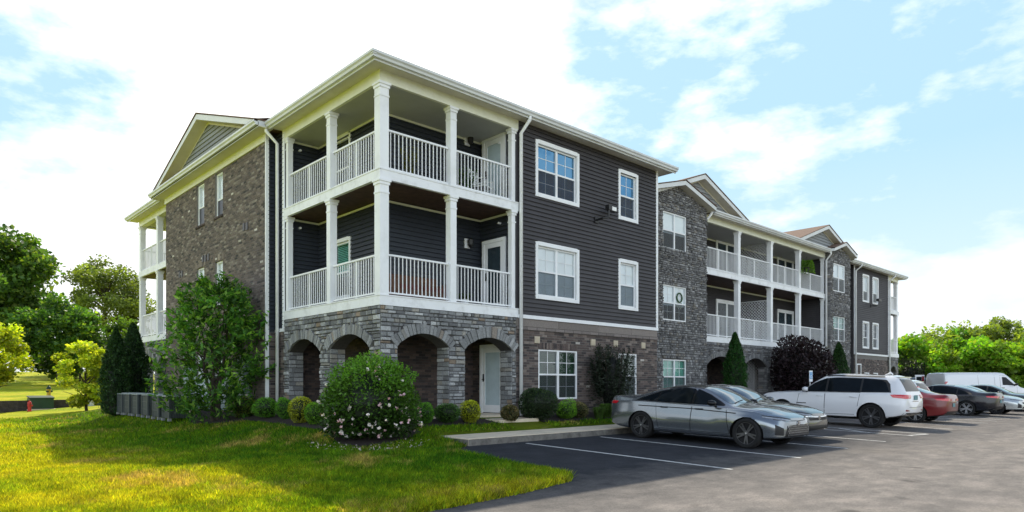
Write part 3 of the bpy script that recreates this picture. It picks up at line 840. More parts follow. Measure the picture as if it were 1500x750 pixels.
def small_roof(ua, ub, zb, zp):
    uc = (ua + ub) / 2; mb = MB(); t = 0.16; d = 0.36
    for s in (-1, 1):
        e = ua if s < 0 else ub
        mb.face([FB(e, zb, d), FB(uc, zp, d), FB(uc, zp - t * 1.1, d), FB(e, zb - t, d)], 0, N=FB.N)
        mb.face([FB(e, zb - t, d), FB(uc, zp - t * 1.1, d), FB(uc, zp - t * 1.1, -0.3), FB(e, zb - t, -0.3)], 1, N=Vector((0, 0, -1)))
        mb.face([FB(e, zb - t, d), FB(e, zb, d), FB(e, zb, -0.6), FB(e, zb - t, -0.6)], 0)
    r = mb.build('rake_board', [M['gutter'], M['soffit']], B)
    mb = MB()
    for s in (-1, 1):
        e = ua - 0.03 if s < 0 else ub + 0.03
        p = [FB(e, zb + 0.01, d + 0.03), FB(uc, zp + 0.015, d + 0.03), FB(uc, zp + 0.015, -3.0), FB(e, zb + 0.01, -3.0)]
        q = [v + Vector((0, 0, 0.03)) for v in p]
        mb.face(q, 0, N=Vector((0, 0, 1))); mb.face([p[0], p[1], q[1], q[0]], 0)
    mb.build('roof_edge', M['shingle'], r)
small_roof(13.1, 17.95, EZ + 0.18, 9.27)

# --- recess with two balcony storeys over a stone arcade
FC = Face((0, 2.1), (1, 0), (0, -1)); FCb = Face((0, 3.9), (1, 0), (0, -1))
C0, C1 = 17.75, 31.05
arcade(FC, C0, C1, -0.4, 2.765, [(18.15, 20.75, 1.72, 2.14), (21.55, 23.95, 1.72, 2.14), (24.9, 27.3, 1.72, 2.14), (28.1, 30.6, 1.72, 2.14)], 0.45, B, STONE_DARK, ring=0.24)
mb = MB(); sheet(mb, FCb, C0, C1, -0.4, 2.76, mat=1); bricks(mb, FCb, C0, C1, 0.0, 2.76, BRICK_DARK); sheet(mb, Face((C0, 0), (0, 1), (1, 0)), 2.1, 3.9, -0.4, 2.76, mat=1); mb.build('porch_brick_wall', [M['brick'], M['mortar_dark']], B)
CX = [C0 + 0.08, 21.18, 24.5, 27.8, C1 - 0.08]
for fz in (F2, F3):
    zt = F3 - 0.225 if fz == F2 else 8.14
    mb = MB(); mb.wbox(FC, C0, C1, fz - 0.225, fz, -0.06, 0.03); mb.wbox(FC, C0, C1, fz + 0.001, fz + 0.03, -0.06, 0.045); mb.build('balcony_rim', M['rim'], B)
    mb = MB(); mb.box(C0, C1, 2.16, 3.9, fz - 0.15, fz - 0.02); mb.build('balcony_floor', M['deck'], B)
    mb = MB(); mb.box(C0, C1, 2.16, 3.9, fz - 0.2, fz - 0.155); mb.build('balcony_underside', M['brownboard'], B)
    mb = MB()
    siding(mb, FCb, C0, C1, fz, zt + 0.1); sheet(mb, FCb, C0, C1, fz, zt + 0.1, d=-0.01)
    for (x, N) in ((C0 - 0.02, (1, 0)), (C1 + 0.02, (-1, 0))):
        G = Face((x, 0), (0, 1), N); siding(mb, G, 2.15, 3.9, fz, zt + 0.1); sheet(mb, G, 2.15, 3.9, fz, zt + 0.1, d=-0.01)
    mb.build('balcony_wall', M['siding'], B)
    french(FCb, 22.15, 24.1, fz, fz + 2.1, B); french(FCb, 28.85, 30.75, fz, fz + 2.1, B)
    mb = MB(); mb.wbox(FCb, C0, C1, zt - 0.08, zt - 0.01, 0, 0.04); mb.build('ceiling_trim', M['cream'], B)
    for k, x in enumerate(CX): post(x, 2.21, fz + 0.03, zt, B, 0.22 if 0 < k < 4 else 0.15)
    for a, b in zip(CX, CX[1:]): railing(FC, a + 0.11, b - 0.11, fz, B)
    lattice(Face((24.5, 0), (0, 1), (-1, 0)), 2.34, 3.86, fz + 0.02, fz + 2.2, B)
    mb = MB(); mb.wbox(FCb, 19.2, 19.34, fz + 1.75, fz + 2.0, 0, 0.12); mb.build('wall_lantern', M['black'], B)
lattice(Face((24.5, 0), (0, 1), (-1, 0)), 2.2, 3.86, 0.0, 2.2, B)
lattice(Face((0, 2.9), (1, 0), (0, -1)), 21.5, 24.2, 0.0, 2.2, B)
mb = MB(); mb.box(C0, C1, 2.1, 3.9, -0.4, -0.02); mb.build('porch_slab', M['concrete'], B)
mb = MB(); mb.box(C0, C1, 2.2, 3.9, 8.14, 8.2); mb.build('balcony_ceiling', M['ceiling'], B)
mb = MB(); mb.wbox(FC, C0, C1, 8.143, EZ, -0.22, 0.03); mb.build('eave_beam', M['cream'], B)
mb = MB(); mb.wbox(FC, C0 + 0.4, C1 - 0.2, EZ, EZ + 0.02, 0.0, 0.40); mb.build('soffit', M['soffit'], B)
gutter_run((C0 + 0.42, 1.70), (C1 - 0.22, 1.70), (0, -1), B)

# --- second stone bay
b2w = [(31.47, 33.22, 6.28, 7.9, 'blind', False, 'blind'), (31.47, 33.22, 3.38, 4.83, 'blind', True, 'greenblind'), (31.47, 33.22, 0.45, 1.88, 'full', True, 'blind')]
stone_bay(31.1, 34.0, 32.5, 1.75, 9.2, b2w, STONE_DARK)
gable(Face((0, 2.1), (1, 0), (0, -1)), 26.8, 34.5, EZ + 0.16, 9.9, 0.0, 0.40, B)
small_roof(30.8, 34.2, EZ + 0.18, 9.15)

# --- end wing
FD = Face((0, 2.4), (1, 0), (0, -1)); D0, D1 = 36.25, 42.4
dw = [(37.75, 38.7, 6.3, 7.92), (39.5, 40.42, 6.3, 7.92), (37.75, 38.7, 3.28, 4.86), (39.5, 40.42, 3.28, 4.86)]
mb = MB(); siding(mb, FD, D0, D1, 2.86, EZ, [(a - 0.03, b + 0.03, c - 0.03, d + 0.03) for a, b, c, d in dw]); sheet(mb, FD, D0, D1, 2.86, EZ, dw, d=-0.012, reveal=0.09)
G = Face((D0, 0), (0, 1), (-1, 0)); siding(mb, G, 2.4, 4.6, 2.86, EZ); sheet(mb, G, 2.4, 4.6, -0.4, EZ, d=-0.01)
G = Face((0, 4.6), (1, 0), (0, -1)); siding(mb, G, 34.0, D0, 2.3, EZ); sheet(mb, G, 34.0, D0, -0.4, EZ, d=-0.01)
mb.build('siding_wall', M['siding'], B)
for k, w in enumerate(dw): window(FD, *w, B, False, 0.09, True, 'blind' if k < 2 else None, 'screen', 0.6)
mb = MB(); sheet(mb, FD, D0, D1, -0.4, 2.76, mat=1); bricks(mb, FD, D0, D1, -0.3, 2.5, BRICK_GREY); mb.build('brick_wall', [M['brick'], M['mortar']], B)
mb = MB(); mb.wbox(FD, D0, D1 + 0.1, 2.76, 2.87, 0, 0.05); mb.wbox(FD, D0, D0 + 0.1, 2.87, EZ, 0, 0.04); mb.wbox(FD, D1 - 0.02, D1 + 0.1, 2.87, EZ, -0.02, 0.05); mb.build('corner_trim', M['white'], B)
mb = MB()
for u in (38.0, 39.6):
    mb.wbox(FD, u, u + 0.75, 1.55, 1.62, 0, 0.06); mb.wbox(FD, u + 0.66, u + 0.75, 0.3, 1.55, 0, 0.06)
mb.build('gas_pipe', M['white'], B)
window(FD, 36.75, 37.35, 1.0, 2.1, B, False, 0.07, True, 'blind', 'screen')
mb = MB()
mb.box(34.0, 36.5, 2.9, 4.6, 2.32, 2.38); mb.box(33.98, 36.5, 2.85, 2.9, 2.25, 2.4); mb.build('entry_awning', M['gutter'], B)
post(36.1, 2.98, -0.2, 2.3, B, 0.14)
# second security light
mb = MB(); u, z = 39.15, 6.05
mb.wbox(FD, u - 0.08, u + 0.08, z - 0.1, z + 0.1, 0.01, 0.07); mb.tube([FD(u, z, 0.06), FD(u + 0.1, z, 0.35), FD(u + 0.35, z + 0.1, 0.38), FD(u + 0.4, z + 0.35, 0.38)], 0.035, 8); mb.wbox(FD, u + 0.3, u + 0.8, z + 0.32, z + 0.48, 0.25, 0.42)
mb.build('security_light', M['black'], B)
# end balconies, open at the corner
FDe = Face((44.5, 0), (0, 1), (1, 0))
arcade(FD, D1 + 0.1, 44.5, -0.4, 2.765, [(42.8, 44.1, 1.75, 2.14)], 0.4, B, STONE_DARK)
mb = MB(); sheet(mb, Face((D1, 0), (0, 1), (1, 0)), 2.4, 21, -0.4, EZ); mb.build('end_wall', M['siding'], B)
for fz in (F2, F3):
    zt = F3 - 0.225 if fz == F2 else 8.14
    mb = MB(); mb.box(D1 + 0.1, 44.55, 2.35, 2.44, fz - 0.225, fz + 0.03); mb.box(44.46, 44.55, 2.44, 7.5, fz - 0.225, fz + 0.03); mb.build('balcony_rim', M['rim'], B)
    mb = MB(); mb.box(D1, 44.46, 2.44, 7.5, fz - 0.2, fz - 0.02); mb.build('balcony_floor', M['brownboard'], B)
    for (x, y) in ((44.38, 2.52), (44.38, 5.0), (44.38, 7.4)): post(x, y, fz + 0.03, zt, B, 0.22)
    railing(FD, D1 + 0.12, 44.27, fz, B); railing(FDe, 2.63, 4.89, fz, B); railing(FDe, 5.11, 7.29, fz, B)
mb = MB(); mb.box(D1, 44.5, 2.38, 2.6, 8.14, EZ); mb.box(44.28, 44.5, 2.6, 7.5, 8.14, EZ); mb.build('eave_beam', M['cream'], B)
mb = MB(); mb.box(34.3, 45.0, 1.98, 2.4, EZ, EZ + 0.02); mb.box(D1, 45.0, 2.4, 8.0, EZ + 0.003, EZ + 0.023); mb.build('soffit', M['soffit'], B)
gutter_run((34.3, 1.98), (45.0, 1.98), (0, -1), B); gutter_run((45.0, 1.98), (45.0, 21), (1, 0), B)

# --- downspouts
EB = EZ + 0.03
downspout([(4.62, -0.44, EB), (4.62, -0.44, EB - 0.12), (4.60, -0.10, EB - 0.42), (4.60, -0.10, -0.1)], B)
downspout([(-0.47, 5.5, EB), (-0.47, 5.5, EB - 0.12), (-0.10, 5.55, EB - 0.4), (-0.10, 5.55, -0.05)], B)
downspout([(17.95, 1.66, EB), (17.9, 1.68, EB - 0.14), (17.83, 1.98, EB - 0.45), (17.83, 1.98, -0.2)], B)
downspout([(30.75, 1.66, EB), (30.85, 1.66, EB - 0.14), (30.98, 1.98, EB - 0.45), (30.98, 1.98, -0.2)], B)
downspout([(36.35, 1.95, EB), (36.35, 1.95, EB - 0.12), (36.32, 2.3, EB - 0.4), (36.32, 2.3, -0.2)], B)
downspout([(42.5, 1.95, EB), (42.5, 1.95, EB - 0.12), (42.46, 2.28, EB - 0.4), (42.46, 2.28, -0.2)], B)
# ------------------------------------------------------------------ camera, light, sky
cam = bpy.data.cameras.new('camera'); co = bpy.data.objects.new('camera', cam); COL.objects.link(co)
co.location = CAM
yaw = math.atan2(FWD.y, FWD.x) - math.pi / 2
co.rotation_euler = (math.pi / 2, 0, yaw)
cam.sensor_width = 36.0; cam.lens = 36.0 * 987 / 1500.0
cam.shift_y = (563 - 375) / 1500.0
cam.clip_end = 3000; cam.clip_start = 0.1
SC.camera = co
SC.view_settings.view_transform = 'Standard'
try: SC.view_settings.look = 'None'
except Exception: pass
SC.view_settings.exposure = 0

SUN_EL = math.radians(46.2)
sd2 = Vector((0.5206, 0.8538))          # horizontal direction towards the sun (behind the building)
sd2.normalize()
sund = Vector((sd2.x * math.cos(SUN_EL), sd2.y * math.cos(SUN_EL), math.sin(SUN_EL)))
sl = bpy.data.lights.new('sun', 'SUN'); sl.energy = 5.0; sl.angle = math.radians(0.55); sl.color = (1.0, 0.91, 0.74)
so = bpy.data.objects.new('sun', sl); COL.objects.link(so)
so.rotation_euler = sund.to_track_quat('Z', 'Y').to_euler()
so.location = (0, 0, 60)

W = bpy.data.worlds.new('World'); SC.world = W; W.use_nodes = True
nt = W.node_tree
bg = nt.nodes['Background']
sky = nt.nodes.new('ShaderNodeTexSky'); sky.sky_type = 'NISHITA'; sky.sun_disc = False
sky.sun_elevation = SUN_EL; sky.sun_rotation = math.atan2(sd2.x, sd2.y)
sky.air_density = 1.0; sky.dust_density = 0.6; sky.ozone_density = 1.5
tc = nt.nodes.new('ShaderNodeTexCoord')
gen = tc.outputs['Generated']
mp = nt.nodes.new('ShaderNodeMapping'); mp.inputs['Scale'].default_value = (1.0, 1.0, 2.3); mp.inputs['Location'].default_value = (0.35, 0.1, 0.2)
nt.links.new(gen, mp.inputs['Vector'])
n1 = noise(nt, 2.3, 9, 0.58, mp.outputs[0]); n2 = noise(nt, 6.5, 6, 0.6, mp.outputs[0])
def dotdir(v):
    d = nt.nodes.new('ShaderNodeVectorMath'); d.operation = 'DOT_PRODUCT'
    nt.links.new(gen, d.inputs[0]); d.inputs[1].default_value = Vector(v).normalized()
    return d.outputs['Value']
def camdir(px, py):
    x = (px - 750) / 987.0; z = (563 - py) / 987.0
    R = Vector((FWD.y, -FWD.x, 0))
    return (FWD + R * x + Vector((0, 0, z))).normalized()
blue = ramp(nt, dotdir(camdir(1270, -90)), [(0.84, (0, 0, 0)), (0.945, (1, 1, 1))])
blue2 = ramp(nt, dotdir(camdir(10, 20)), [(0.965, (0, 0, 0)), (0.995, (1, 1, 1))])
glow = ramp(nt, dotdir(sund), [(0.55, (0, 0, 0)), (0.95, (1, 1, 1))])
sep0 = nt.nodes.new('ShaderNodeSeparateXYZ'); nt.links.new(gen, sep0.inputs[0])
cov = math_n(nt, 'ADD', math_n(nt, 'ADD', n1, math_n(nt, 'MULTIPLY', n2, 0.28)), 0.10)
cov = math_n(nt, 'SUBTRACT', cov, math_n(nt, 'MULTIPLY', blue, 0.26))
cov = math_n(nt, 'SUBTRACT', cov, math_n(nt, 'MULTIPLY', blue2, 0.31))
cov = math_n(nt, 'ADD', cov, math_n(nt, 'MULTIPLY', glow, 0.22))
low = ramp(nt, sep0.outputs[2], [(0.10, (1, 1, 1)), (0.34, (0, 0, 0))])
cov = math_n(nt, 'ADD', cov, math_n(nt, 'MULTIPLY', low, 0.13))
mask = ramp(nt, cov, [(0.60, (0, 0, 0)), (0.74, (1, 1, 1))])
shade = ramp(nt, n2, [(0.30, (0.70, 0.78, 0.90)), (0.52, (1, 1, 1))])
cl = mixrgb(nt, (11.0, 11.6, 12.0), shade, 1.0, 'MULTIPLY')
cl = mixrgb(nt, cl, (16, 15.8, 15.2), glow)
hz = nt.nodes.new('ShaderNodeSeparateXYZ'); nt.links.new(gen, hz.inputs[0])
skyc = mixrgb(nt, sky.outputs[0], (1.9, 2.1, 2.1), 1.0, 'MULTIPLY')
skyc = mixrgb(nt, skyc, (5.2, 7.9, 9.5), 0.9)
hazef = ramp(nt, hz.outputs[2], [(0.0, (0.95, 0.95, 0.95)), (0.30, (0, 0, 0))])
mx = mixrgb(nt, skyc, cl, mask)
mx = mixrgb(nt, mx, (10.0, 10.6, 11.0), math_n(nt, 'MULTIPLY', hazef, 0.75))
# unseen sky shaped for the light: dim overhead, added bright fill behind the camera
zen = ramp(nt, hz.outputs[2], [(0.46, (0, 0, 0)), (0.66, (1, 1, 1))])
mx = mixrgb(nt, mx, mixrgb(nt, sky.outputs[0], (0.8, 0.9, 1.0), 1.0, 'MULTIPLY'), math_n(nt, 'MULTIPLY', zen, 0.9))
rear_fill = ramp(nt, dotdir((-FWD.x, -FWD.y, 0.35)), [(0.25, (1, 1, 1)), (0.85, (1.75, 1.80, 1.86))])
mx = mixrgb(nt, mx, rear_fill, 1.0, 'MULTIPLY')
nt.links.new(mx, bg.inputs['Color'])
bg.inputs['Strength'].default_value = 0.105

# ------------------------------------------------------------------ ground
LOT = [(0.38, -2.75), (-0.30, -3.22), (-0.62, -4.6), (-0.76, -5.6), (-0.78, -6.3), (-0.95, -6.95), (-1.35, -7.28), (-2.6, -7.55), (-3.3, -7.64), (-4.3, -7.72), (-8, -7.95), (-14, -8.2), (-60, -9), (-60, -60), (140, -60), (140, 14), (46.6, 14), (46.6, -2.75)]
LOTA = np.array(LOT)

def in_poly(x, y, P):
    x = np.asarray(x, float); y = np.asarray(y, float)
    r = np.zeros(x.shape, bool)
    n = len(P)
    for i in range(n):
        x0, y0 = P[i]; x1, y1 = P[(i + 1) % n]
        c = ((y0 > y) != (y1 > y))
        with np.errstate(divide='ignore', invalid='ignore'):
            xi = (x1 - x0) * (y - y0) / (y1 - y0 if y1 != y0 else 1e-9) + x0
        r ^= c & (x < xi)
    return r

def poly_dist(x, y, P):
    d = np.full(np.shape(x), 1e9)
    n = len(P)
    for i in range(n):
        ax, ay = P[i]; bx, by = P[(i + 1) % n]
        t = np.clip(((x - ax) * (bx - ax) + (y - ay) * (by - ay)) / ((bx - ax) ** 2 + (by - ay) ** 2 + 1e-12), 0, 1)
        d = np.minimum(d, np.hypot(x - ax - t * (bx - ax), y - ay - t * (by - ay)))
    return d

def lotz(y): return -0.41 + 0.024 * y
RWP = Vector((-4.21, 30.28)); RWQ = Vector((0.11, 31.9)); RWD = (RWQ - RWP).normalized(); RWN = Vector((-RWD.y, RWD.x))

def sstep(t):
    t = np.clip(t, 0, 1); return t * t * (3 - 2 * t)

def zground(x, y):
    x = np.asarray(x, float); y = np.asarray(y, float)
    dx = np.maximum(np.maximum(-x, x - 45), 0); dy = np.maximum(np.maximum(-y, y - 21), 0)
    d = np.hypot(dx, dy)
    s = sstep(d / 3.2)
    tt = sstep((y + 3) / 6)
    far = (-0.41 - 0.024 * np.minimum(d, 60)) * (1 - tt) + (-0.41 - 0.058 * np.minimum(np.maximum(-x, 0), 8)) * tt
    z = -0.06 * (1 - s) + far * s
    g = (x - RWP.x) * RWN.x + (y - RWP.y) * RWN.y
    z = z + np.where(g > 0.12, 0.42, 0.0) + np.clip(g, 0, 45) * 0.052
    z = z + 0.012 * np.sin(x * 0.9) * np.cos(y * 0.7)
    z = np.where(y < -3.0, np.maximum(z, lotz(y) + 0.03), z)
    ins = in_poly(x, y, LOT)
    z = np.where(ins, np.minimum(z, lotz(y) - 0.06), z)
    sw = (x > 0.42) & (x < 46.5) & (y > -2.9) & (y < -1.62)
    z = np.where(sw, np.minimum(z, -0.42), z)
    return z

def axis_coords(lo, hi, step, far):
    a = list(np.arange(lo, hi + 1e-6, step)); s = step; v = a[-1]
    while v < far: s *= 1.25; v += s; a.append(v)
    s = step; v = a[0]; pre = []
    while v > -far: s *= 1.25; v -= s; pre.append(v)
    return np.array(pre[::-1] + a)

def grid_mesh(name, X, Y, zf, mats, parent=None, mask=None):
    gx, gy = np.meshgrid(X, Y)
    gz = zf(gx, gy)
    v = np.stack([gx.ravel(), gy.ravel(), gz.ravel()], 1)
    nx, ny = len(X), len(Y)
    i = np.arange(nx * ny).reshape(ny, nx)
    q = np.stack([i[:-1, :-1].ravel(), i[:-1, 1:].ravel(), i[1:, 1:].ravel(), i[1:, :-1].ravel()], 1)
    if mask is not None:
        cx = (gx[:-1, :-1] + gx[1:, 1:]) / 2; cy = (gy[:-1, :-1] + gy[1:, 1:]) / 2
        q = q[mask(cx, cy).ravel()]
    me = bpy.data.meshes.new(name)
    me.from_pydata(v.tolist(), [], q.tolist())
    me.materials.append(mats); me.polygons.foreach_set('use_smooth', [True] * len(q)); me.update()
    return link_mesh(name, me, parent)

# lawn material: green with yellow and dry tan drifts
m, nt, b, out = new_mat('lawn')
P = geopos(nt)
f1 = noise(nt, 0.35, 6, 0.65, P); f2 = noise(nt, 2.2, 7, 0.7, P); f3 = noise(nt, 45, 4, 0.7, P)
g = ramp(nt, f1, [(0.30, (0.20, 0.32, 0.014)), (0.5, (0.42, 0.46, 0.018)), (0.66, (0.62, 0.56, 0.04))])
gs = nt.nodes.new('ShaderNodeSeparateXYZ'); nt.links.new(P, gs.inputs[0])
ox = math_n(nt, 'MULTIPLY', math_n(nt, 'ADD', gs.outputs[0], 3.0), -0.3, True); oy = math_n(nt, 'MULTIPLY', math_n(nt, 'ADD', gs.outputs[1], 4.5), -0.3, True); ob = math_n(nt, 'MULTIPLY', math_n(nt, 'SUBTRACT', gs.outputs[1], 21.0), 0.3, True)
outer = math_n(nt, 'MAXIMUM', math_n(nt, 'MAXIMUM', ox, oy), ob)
g = mixrgb(nt, mixrgb(nt, g, (0.22, 0.30, 0.30), 1.0, 'MULTIPLY'), g, outer)  # ground near the building painted darker for its shade
g = mixrgb(nt, g, (0.30, 0.23, 0.10), ramp(nt, f2, [(0.56, (0, 0, 0)), (0.72, (0.7, 0.7, 0.7))]))
g = mixrgb(nt, g, ramp(nt, f3, [(0.25, (0.45, 0.45, 0.45)), (0.7, (1.35, 1.35, 1.35))]), 0.85, 'MULTIPLY')
nt.links.new(g, b.inputs['Base Color']); b.inputs['Roughness'].default_value = 0.9; b.inputs['Specular IOR Level'].default_value = 0.1
nt.links.new(bump(nt, f3, 0.8, 0.05), b.inputs['Normal'])
M['lawn'] = m
X = axis_coords(-16, 13, 0.16, 900); Y = axis_coords(-14, 42, 0.16, 900)
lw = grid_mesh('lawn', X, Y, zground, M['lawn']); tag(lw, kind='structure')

# asphalt: building's shade painted dark on the stalls, sunlight painted pale on the aisle
m, nt, b, out = new_mat('asphalt')
P = geopos(nt)
sp = nt.nodes.new('ShaderNodeSeparateXYZ'); nt.links.new(P, sp.inputs[0])
f1 = noise(nt, 0.30, 7, 0.65, P); f2 = noise(nt, 2.5, 8, 0.7, P); f3 = noise(nt, 38, 7, 0.78, P)
mpn = nt.nodes.new('ShaderNodeMapping'); mpn.inputs['Scale'].default_value = (0.8, 1.5, 1); nt.links.new(P, mpn.inputs['Vector'])
f4 = noise(nt, 1.6, 6, 0.7, mpn.outputs[0])
aisle = ramp(nt, math_n(nt, 'ADD', sp.outputs[1], math_n(nt, 'MULTIPLY', f2, 1.2)), [(0.0, (1, 1, 1)), (1.0, (0, 0, 0))])
yy = math_n(nt, 'ADD', math_n(nt, 'MULTIPLY', sp.outputs[1], -0.5), math_n(nt, 'MULTIPLY', f2, 1.1))   # grows away from the building
ais = ramp(nt, math_n(nt, 'MULTIPLY', math_n(nt, 'SUBTRACT', yy, 3.9), 0.7, True), [(0.0, (0, 0, 0)), (1.0, (1, 1, 1))])
farx = ramp(nt, math_n(nt, 'MULTIPLY', math_n(nt, 'SUBTRACT', sp.outputs[0], 8.0), 0.12, True), [(0, (0, 0, 0)), (1, (0.75, 0.75, 0.75))])  # stalls farther along painted paler, as if sunlit
aa = math_n(nt, 'MAXIMUM', ais, farx)
shade_tone = ramp(nt, f2, [(0.3, (0.019, 0.021, 0.027)), (0.7, (0.042, 0.045, 0.054))])
sun_tone = ramp(nt, f4, [(0.28, (0.135, 0.124, 0.117)), (0.5, (0.205, 0.186, 0.172)), (0.68, (0.295, 0.262, 0.238))])
sun_tone = mixrgb(nt, sun_tone, (0.30, 0.26, 0.22), ramp(nt, f1, [(0.52, (0, 0, 0)), (0.75, (0.6, 0.6, 0.6))]))
c = mixrgb(nt, shade_tone, sun_tone, aa)
c = mixrgb(nt, c, ramp(nt, f3, [(0.34, (0.62, 0.62, 0.62)), (0.64, (1.28, 1.27, 1.26))]), 0.8, 'MULTIPLY')
# oil drips in the stalls and darker tyre-worn patches
oil = noise(nt, 1.1, 3, 0.5, P)
c = mixrgb(nt, c, (0.02, 0.02, 0.021), ramp(nt, oil, [(0.64, (0, 0, 0)), (0.74, (0.55, 0.55, 0.55))]))
# thin wandering cracks
vo = nt.nodes.new('ShaderNodeTexVoronoi'); vo.feature = 'DISTANCE_TO_EDGE'; vo.inputs['Scale'].default_value = 0.42
wv = nt.nodes.new('ShaderNodeVectorMath'); wv.operation = 'ADD'
nn = nt.nodes.new('ShaderNodeTexNoise'); nn.inputs['Scale'].default_value = 1.5; nn.inputs['Detail'].default_value = 6
nt.links.new(P, nn.inputs['Vector']); nt.links.new(P, wv.inputs[0]); nt.links.new(nn.outputs['Color'], wv.inputs[1]); nt.links.new(wv.outputs[0], vo.inputs['Vector'])
ck = ramp(nt, vo.outputs['Distance'], [(0.0, (0.35, 0.35, 0.35)), (0.012, (1, 1, 1))])
c = mixrgb(nt, c, ck, math_n(nt, 'MULTIPLY', f1, 0.35), 'MULTIPLY')
nt.links.new(c, b.inputs['Base Color']); b.inputs['Roughness'].default_value = 0.88; b.inputs['Specular IOR Level'].default_value = 0.25
nt.links.new(bump(nt, f3, 0.5, 0.008), b.inputs['Normal'])
M['asphalt'] = m
bm = bmesh.new()
vs = [bm.verts.new((x, y, lotz(y))) for x, y in LOT]
bm.faces.new(vs); bmesh.ops.triangulate(bm, faces=bm.faces[:])
me = bpy.data.meshes.new('parking_lot'); bm.to_mesh(me); bm.free(); me.materials.append(M['asphalt'])
tag(link_mesh('parking_lot', me), kind='structure')

# painted lines
m, nt, b, out = new_mat('road_paint')
f = noise(nt, 9, 8, 0.75, geopos(nt))
nt.links.new(ramp(nt, f, [(0.30, (0.22, 0.22, 0.21)), (0.48, (0.62, 0.62, 0.60))]), b.inputs['Base Color']); b.inputs['Roughness'].default_value = 0.8
M['paint'] = m
lines = [((1.88, -3.10), (1.85, -8.16)), ((4.55, -3.05), (4.5, -8.17)), ((7.2, -3.0), (7.2, -8.05)), ((9.82, -3.0), (9.8, -8.0)), ((12.42, -3.0), (12.41, -7.85)),
         ((12.41, -7.75), (13.46, -7.95)), ((12.3, -6.75), (13.35, -5.5)), ((12.45, -5.4), (13.4, -4.2)), ((13.46, -3.0), (13.46, -7.9)), ((16.6, -3.0), (16.4, -7.85)), ((18.6, -3.0), (18.5, -7.85)),
         ((21.3, -3.0), (21.2, -7.8)), ((23.2, -3.0), (23.1, -7.7)), ((24.6, -3.0), (24.5, -7.6)), ((26.0, -3), (25.9, -7.6)), ((29.0, -3), (28.9, -7.6)), ((32, -3), (32, -7.6)), ((35, -3), (35, -7.6))]
for (p, q) in lines:
    p = Vector(p); q = Vector(q); n = Vector((-(q - p).y, (q - p).x)).normalized() * 0.05
    mb = MB(); N = 14
    for k in range(N):
        a = p.lerp(q, k / N); b2 = p.lerp(q, (k + 1) / N)
        mb.face([(a.x - n.x, a.y - n.y, lotz(a.y - n.y) + 0.005), (b2.x - n.x, b2.y - n.y, lotz(b2.y - n.y) + 0.005), (b2.x + n.x, b2.y + n.y, lotz(b2.y + n.y) + 0.005), (a.x + n.x, a.y + n.y, lotz(a.y + n.y) + 0.005)], N=Vector((0, 0, 1)))
    tag(mb.build('road_marking', M['paint']), kind='structure')

# sidewalk with kerb face, porch walk, beds
mb = MB(); x = 0.45
ST = -0.325
while x < 46.3:
    w = 1.5
    mb.box(x + 0.004, x + w - 0.004, -2.78, -1.62, -0.7, ST + random.uniform(-0.003, 0.003), 0)
    mb.box(x + 0.004, x + w - 0.004, -2.80, -2.781, -0.7, ST - 0.012, 1)
    x += w
mb.box(0.452, 46.3, -2.77, -1.63, -0.7, ST - 0.015, 1)
tag(mb.build('sidewalk', [M['concrete'], M['kerbface']]), kind='structure')
mb = MB(); mb.box(2.9, 4.35, -1.05, -0.02, -0.5, -0.07); tag(mb.build('walkway', M['concrete']), kind='structure')
BED1 = [(0.0, 0.0), (0.2, -1.0), (1.2, -1.1), (2.85, -1.18), (2.85, 0.0)]
BED2 = [(4.36, 0.0), (4.36, -1.22), (9, -1.25), (13, -1.25), (30, -1.2), (36, -1.1), (36, 1.8), (11.4, 1.8), (11.4, 0)]
BED3 = [(0.0, 0.0), (0.3, -0.9), (0.1, -1.5), (-0.45, -1.9), (-1.1, -2.05), (-1.7, -1.9), (-1.85, -1.4), (-1.7, -0.8), (-1.35, 0.2), (-1.22, 3.0), (-1.25, 5.2), (-1.7, 6.0), (-1.9, 7.6), (-1.5, 9.0), (-1.35, 15), (-1.35, 18), (-0.3, 18), (-0.3, 5.9), (0, 5.8)]
BEDS = [BED1, BED2, BED3]
def inbeds(x, y):
    r = np.zeros(np.shape(x), bool)
    for b_ in BEDS: r |= in_poly(x, y, b_)
    return r
for bd in BEDS:
    A = np.array(bd)
    st = 0.1
    o = grid_mesh('mulch_bed', np.arange(A[:, 0].min(), A[:, 0].max() + st, st), np.arange(A[:, 1].min(), A[:, 1].max() + st, st),
                  lambda x, y: zground(x, y) + 0.022 + 0.02 * np.sin(x * 31) * np.sin(y * 37), M['mulch'], mask=lambda x, y, bd=bd: in_poly(x, y, bd))
    tag(o, kind='structure')

# grass blades near the camera
def leaf_mesh(name, V, F4, cols, mat, parent=None, n=4):
    """numpy mesh of many separate n-gons with one colour each"""
    me = bpy.data.meshes.new(name)
    nf = len(V) // n
    me.vertices.add(len(V)); me.vertices.foreach_set('co', np.ascontiguousarray(V, dtype=np.float32).ravel())
    me.loops.add(len(V)); me.loops.foreach_set('vertex_index', np.arange(len(V), dtype=np.int32))
    me.polygons.add(nf); me.polygons.foreach_set('loop_start', np.arange(nf, dtype=np.int32) * n)
    try: me.polygons.foreach_set('loop_total', np.full(nf, n, dtype=np.int32))
    except Exception: pass
    me.materials.append(mat)
    at = me.color_attributes.new('tone', 'FLOAT_COLOR', 'CORNER')
    c = np.ones((nf, n, 4), np.float32); c[:, :, :3] = cols[:, None, :]
    at.data.foreach_set('color', c.ravel())
    me.update(calc_edges=True)
    return link_mesh(name, me, parent)

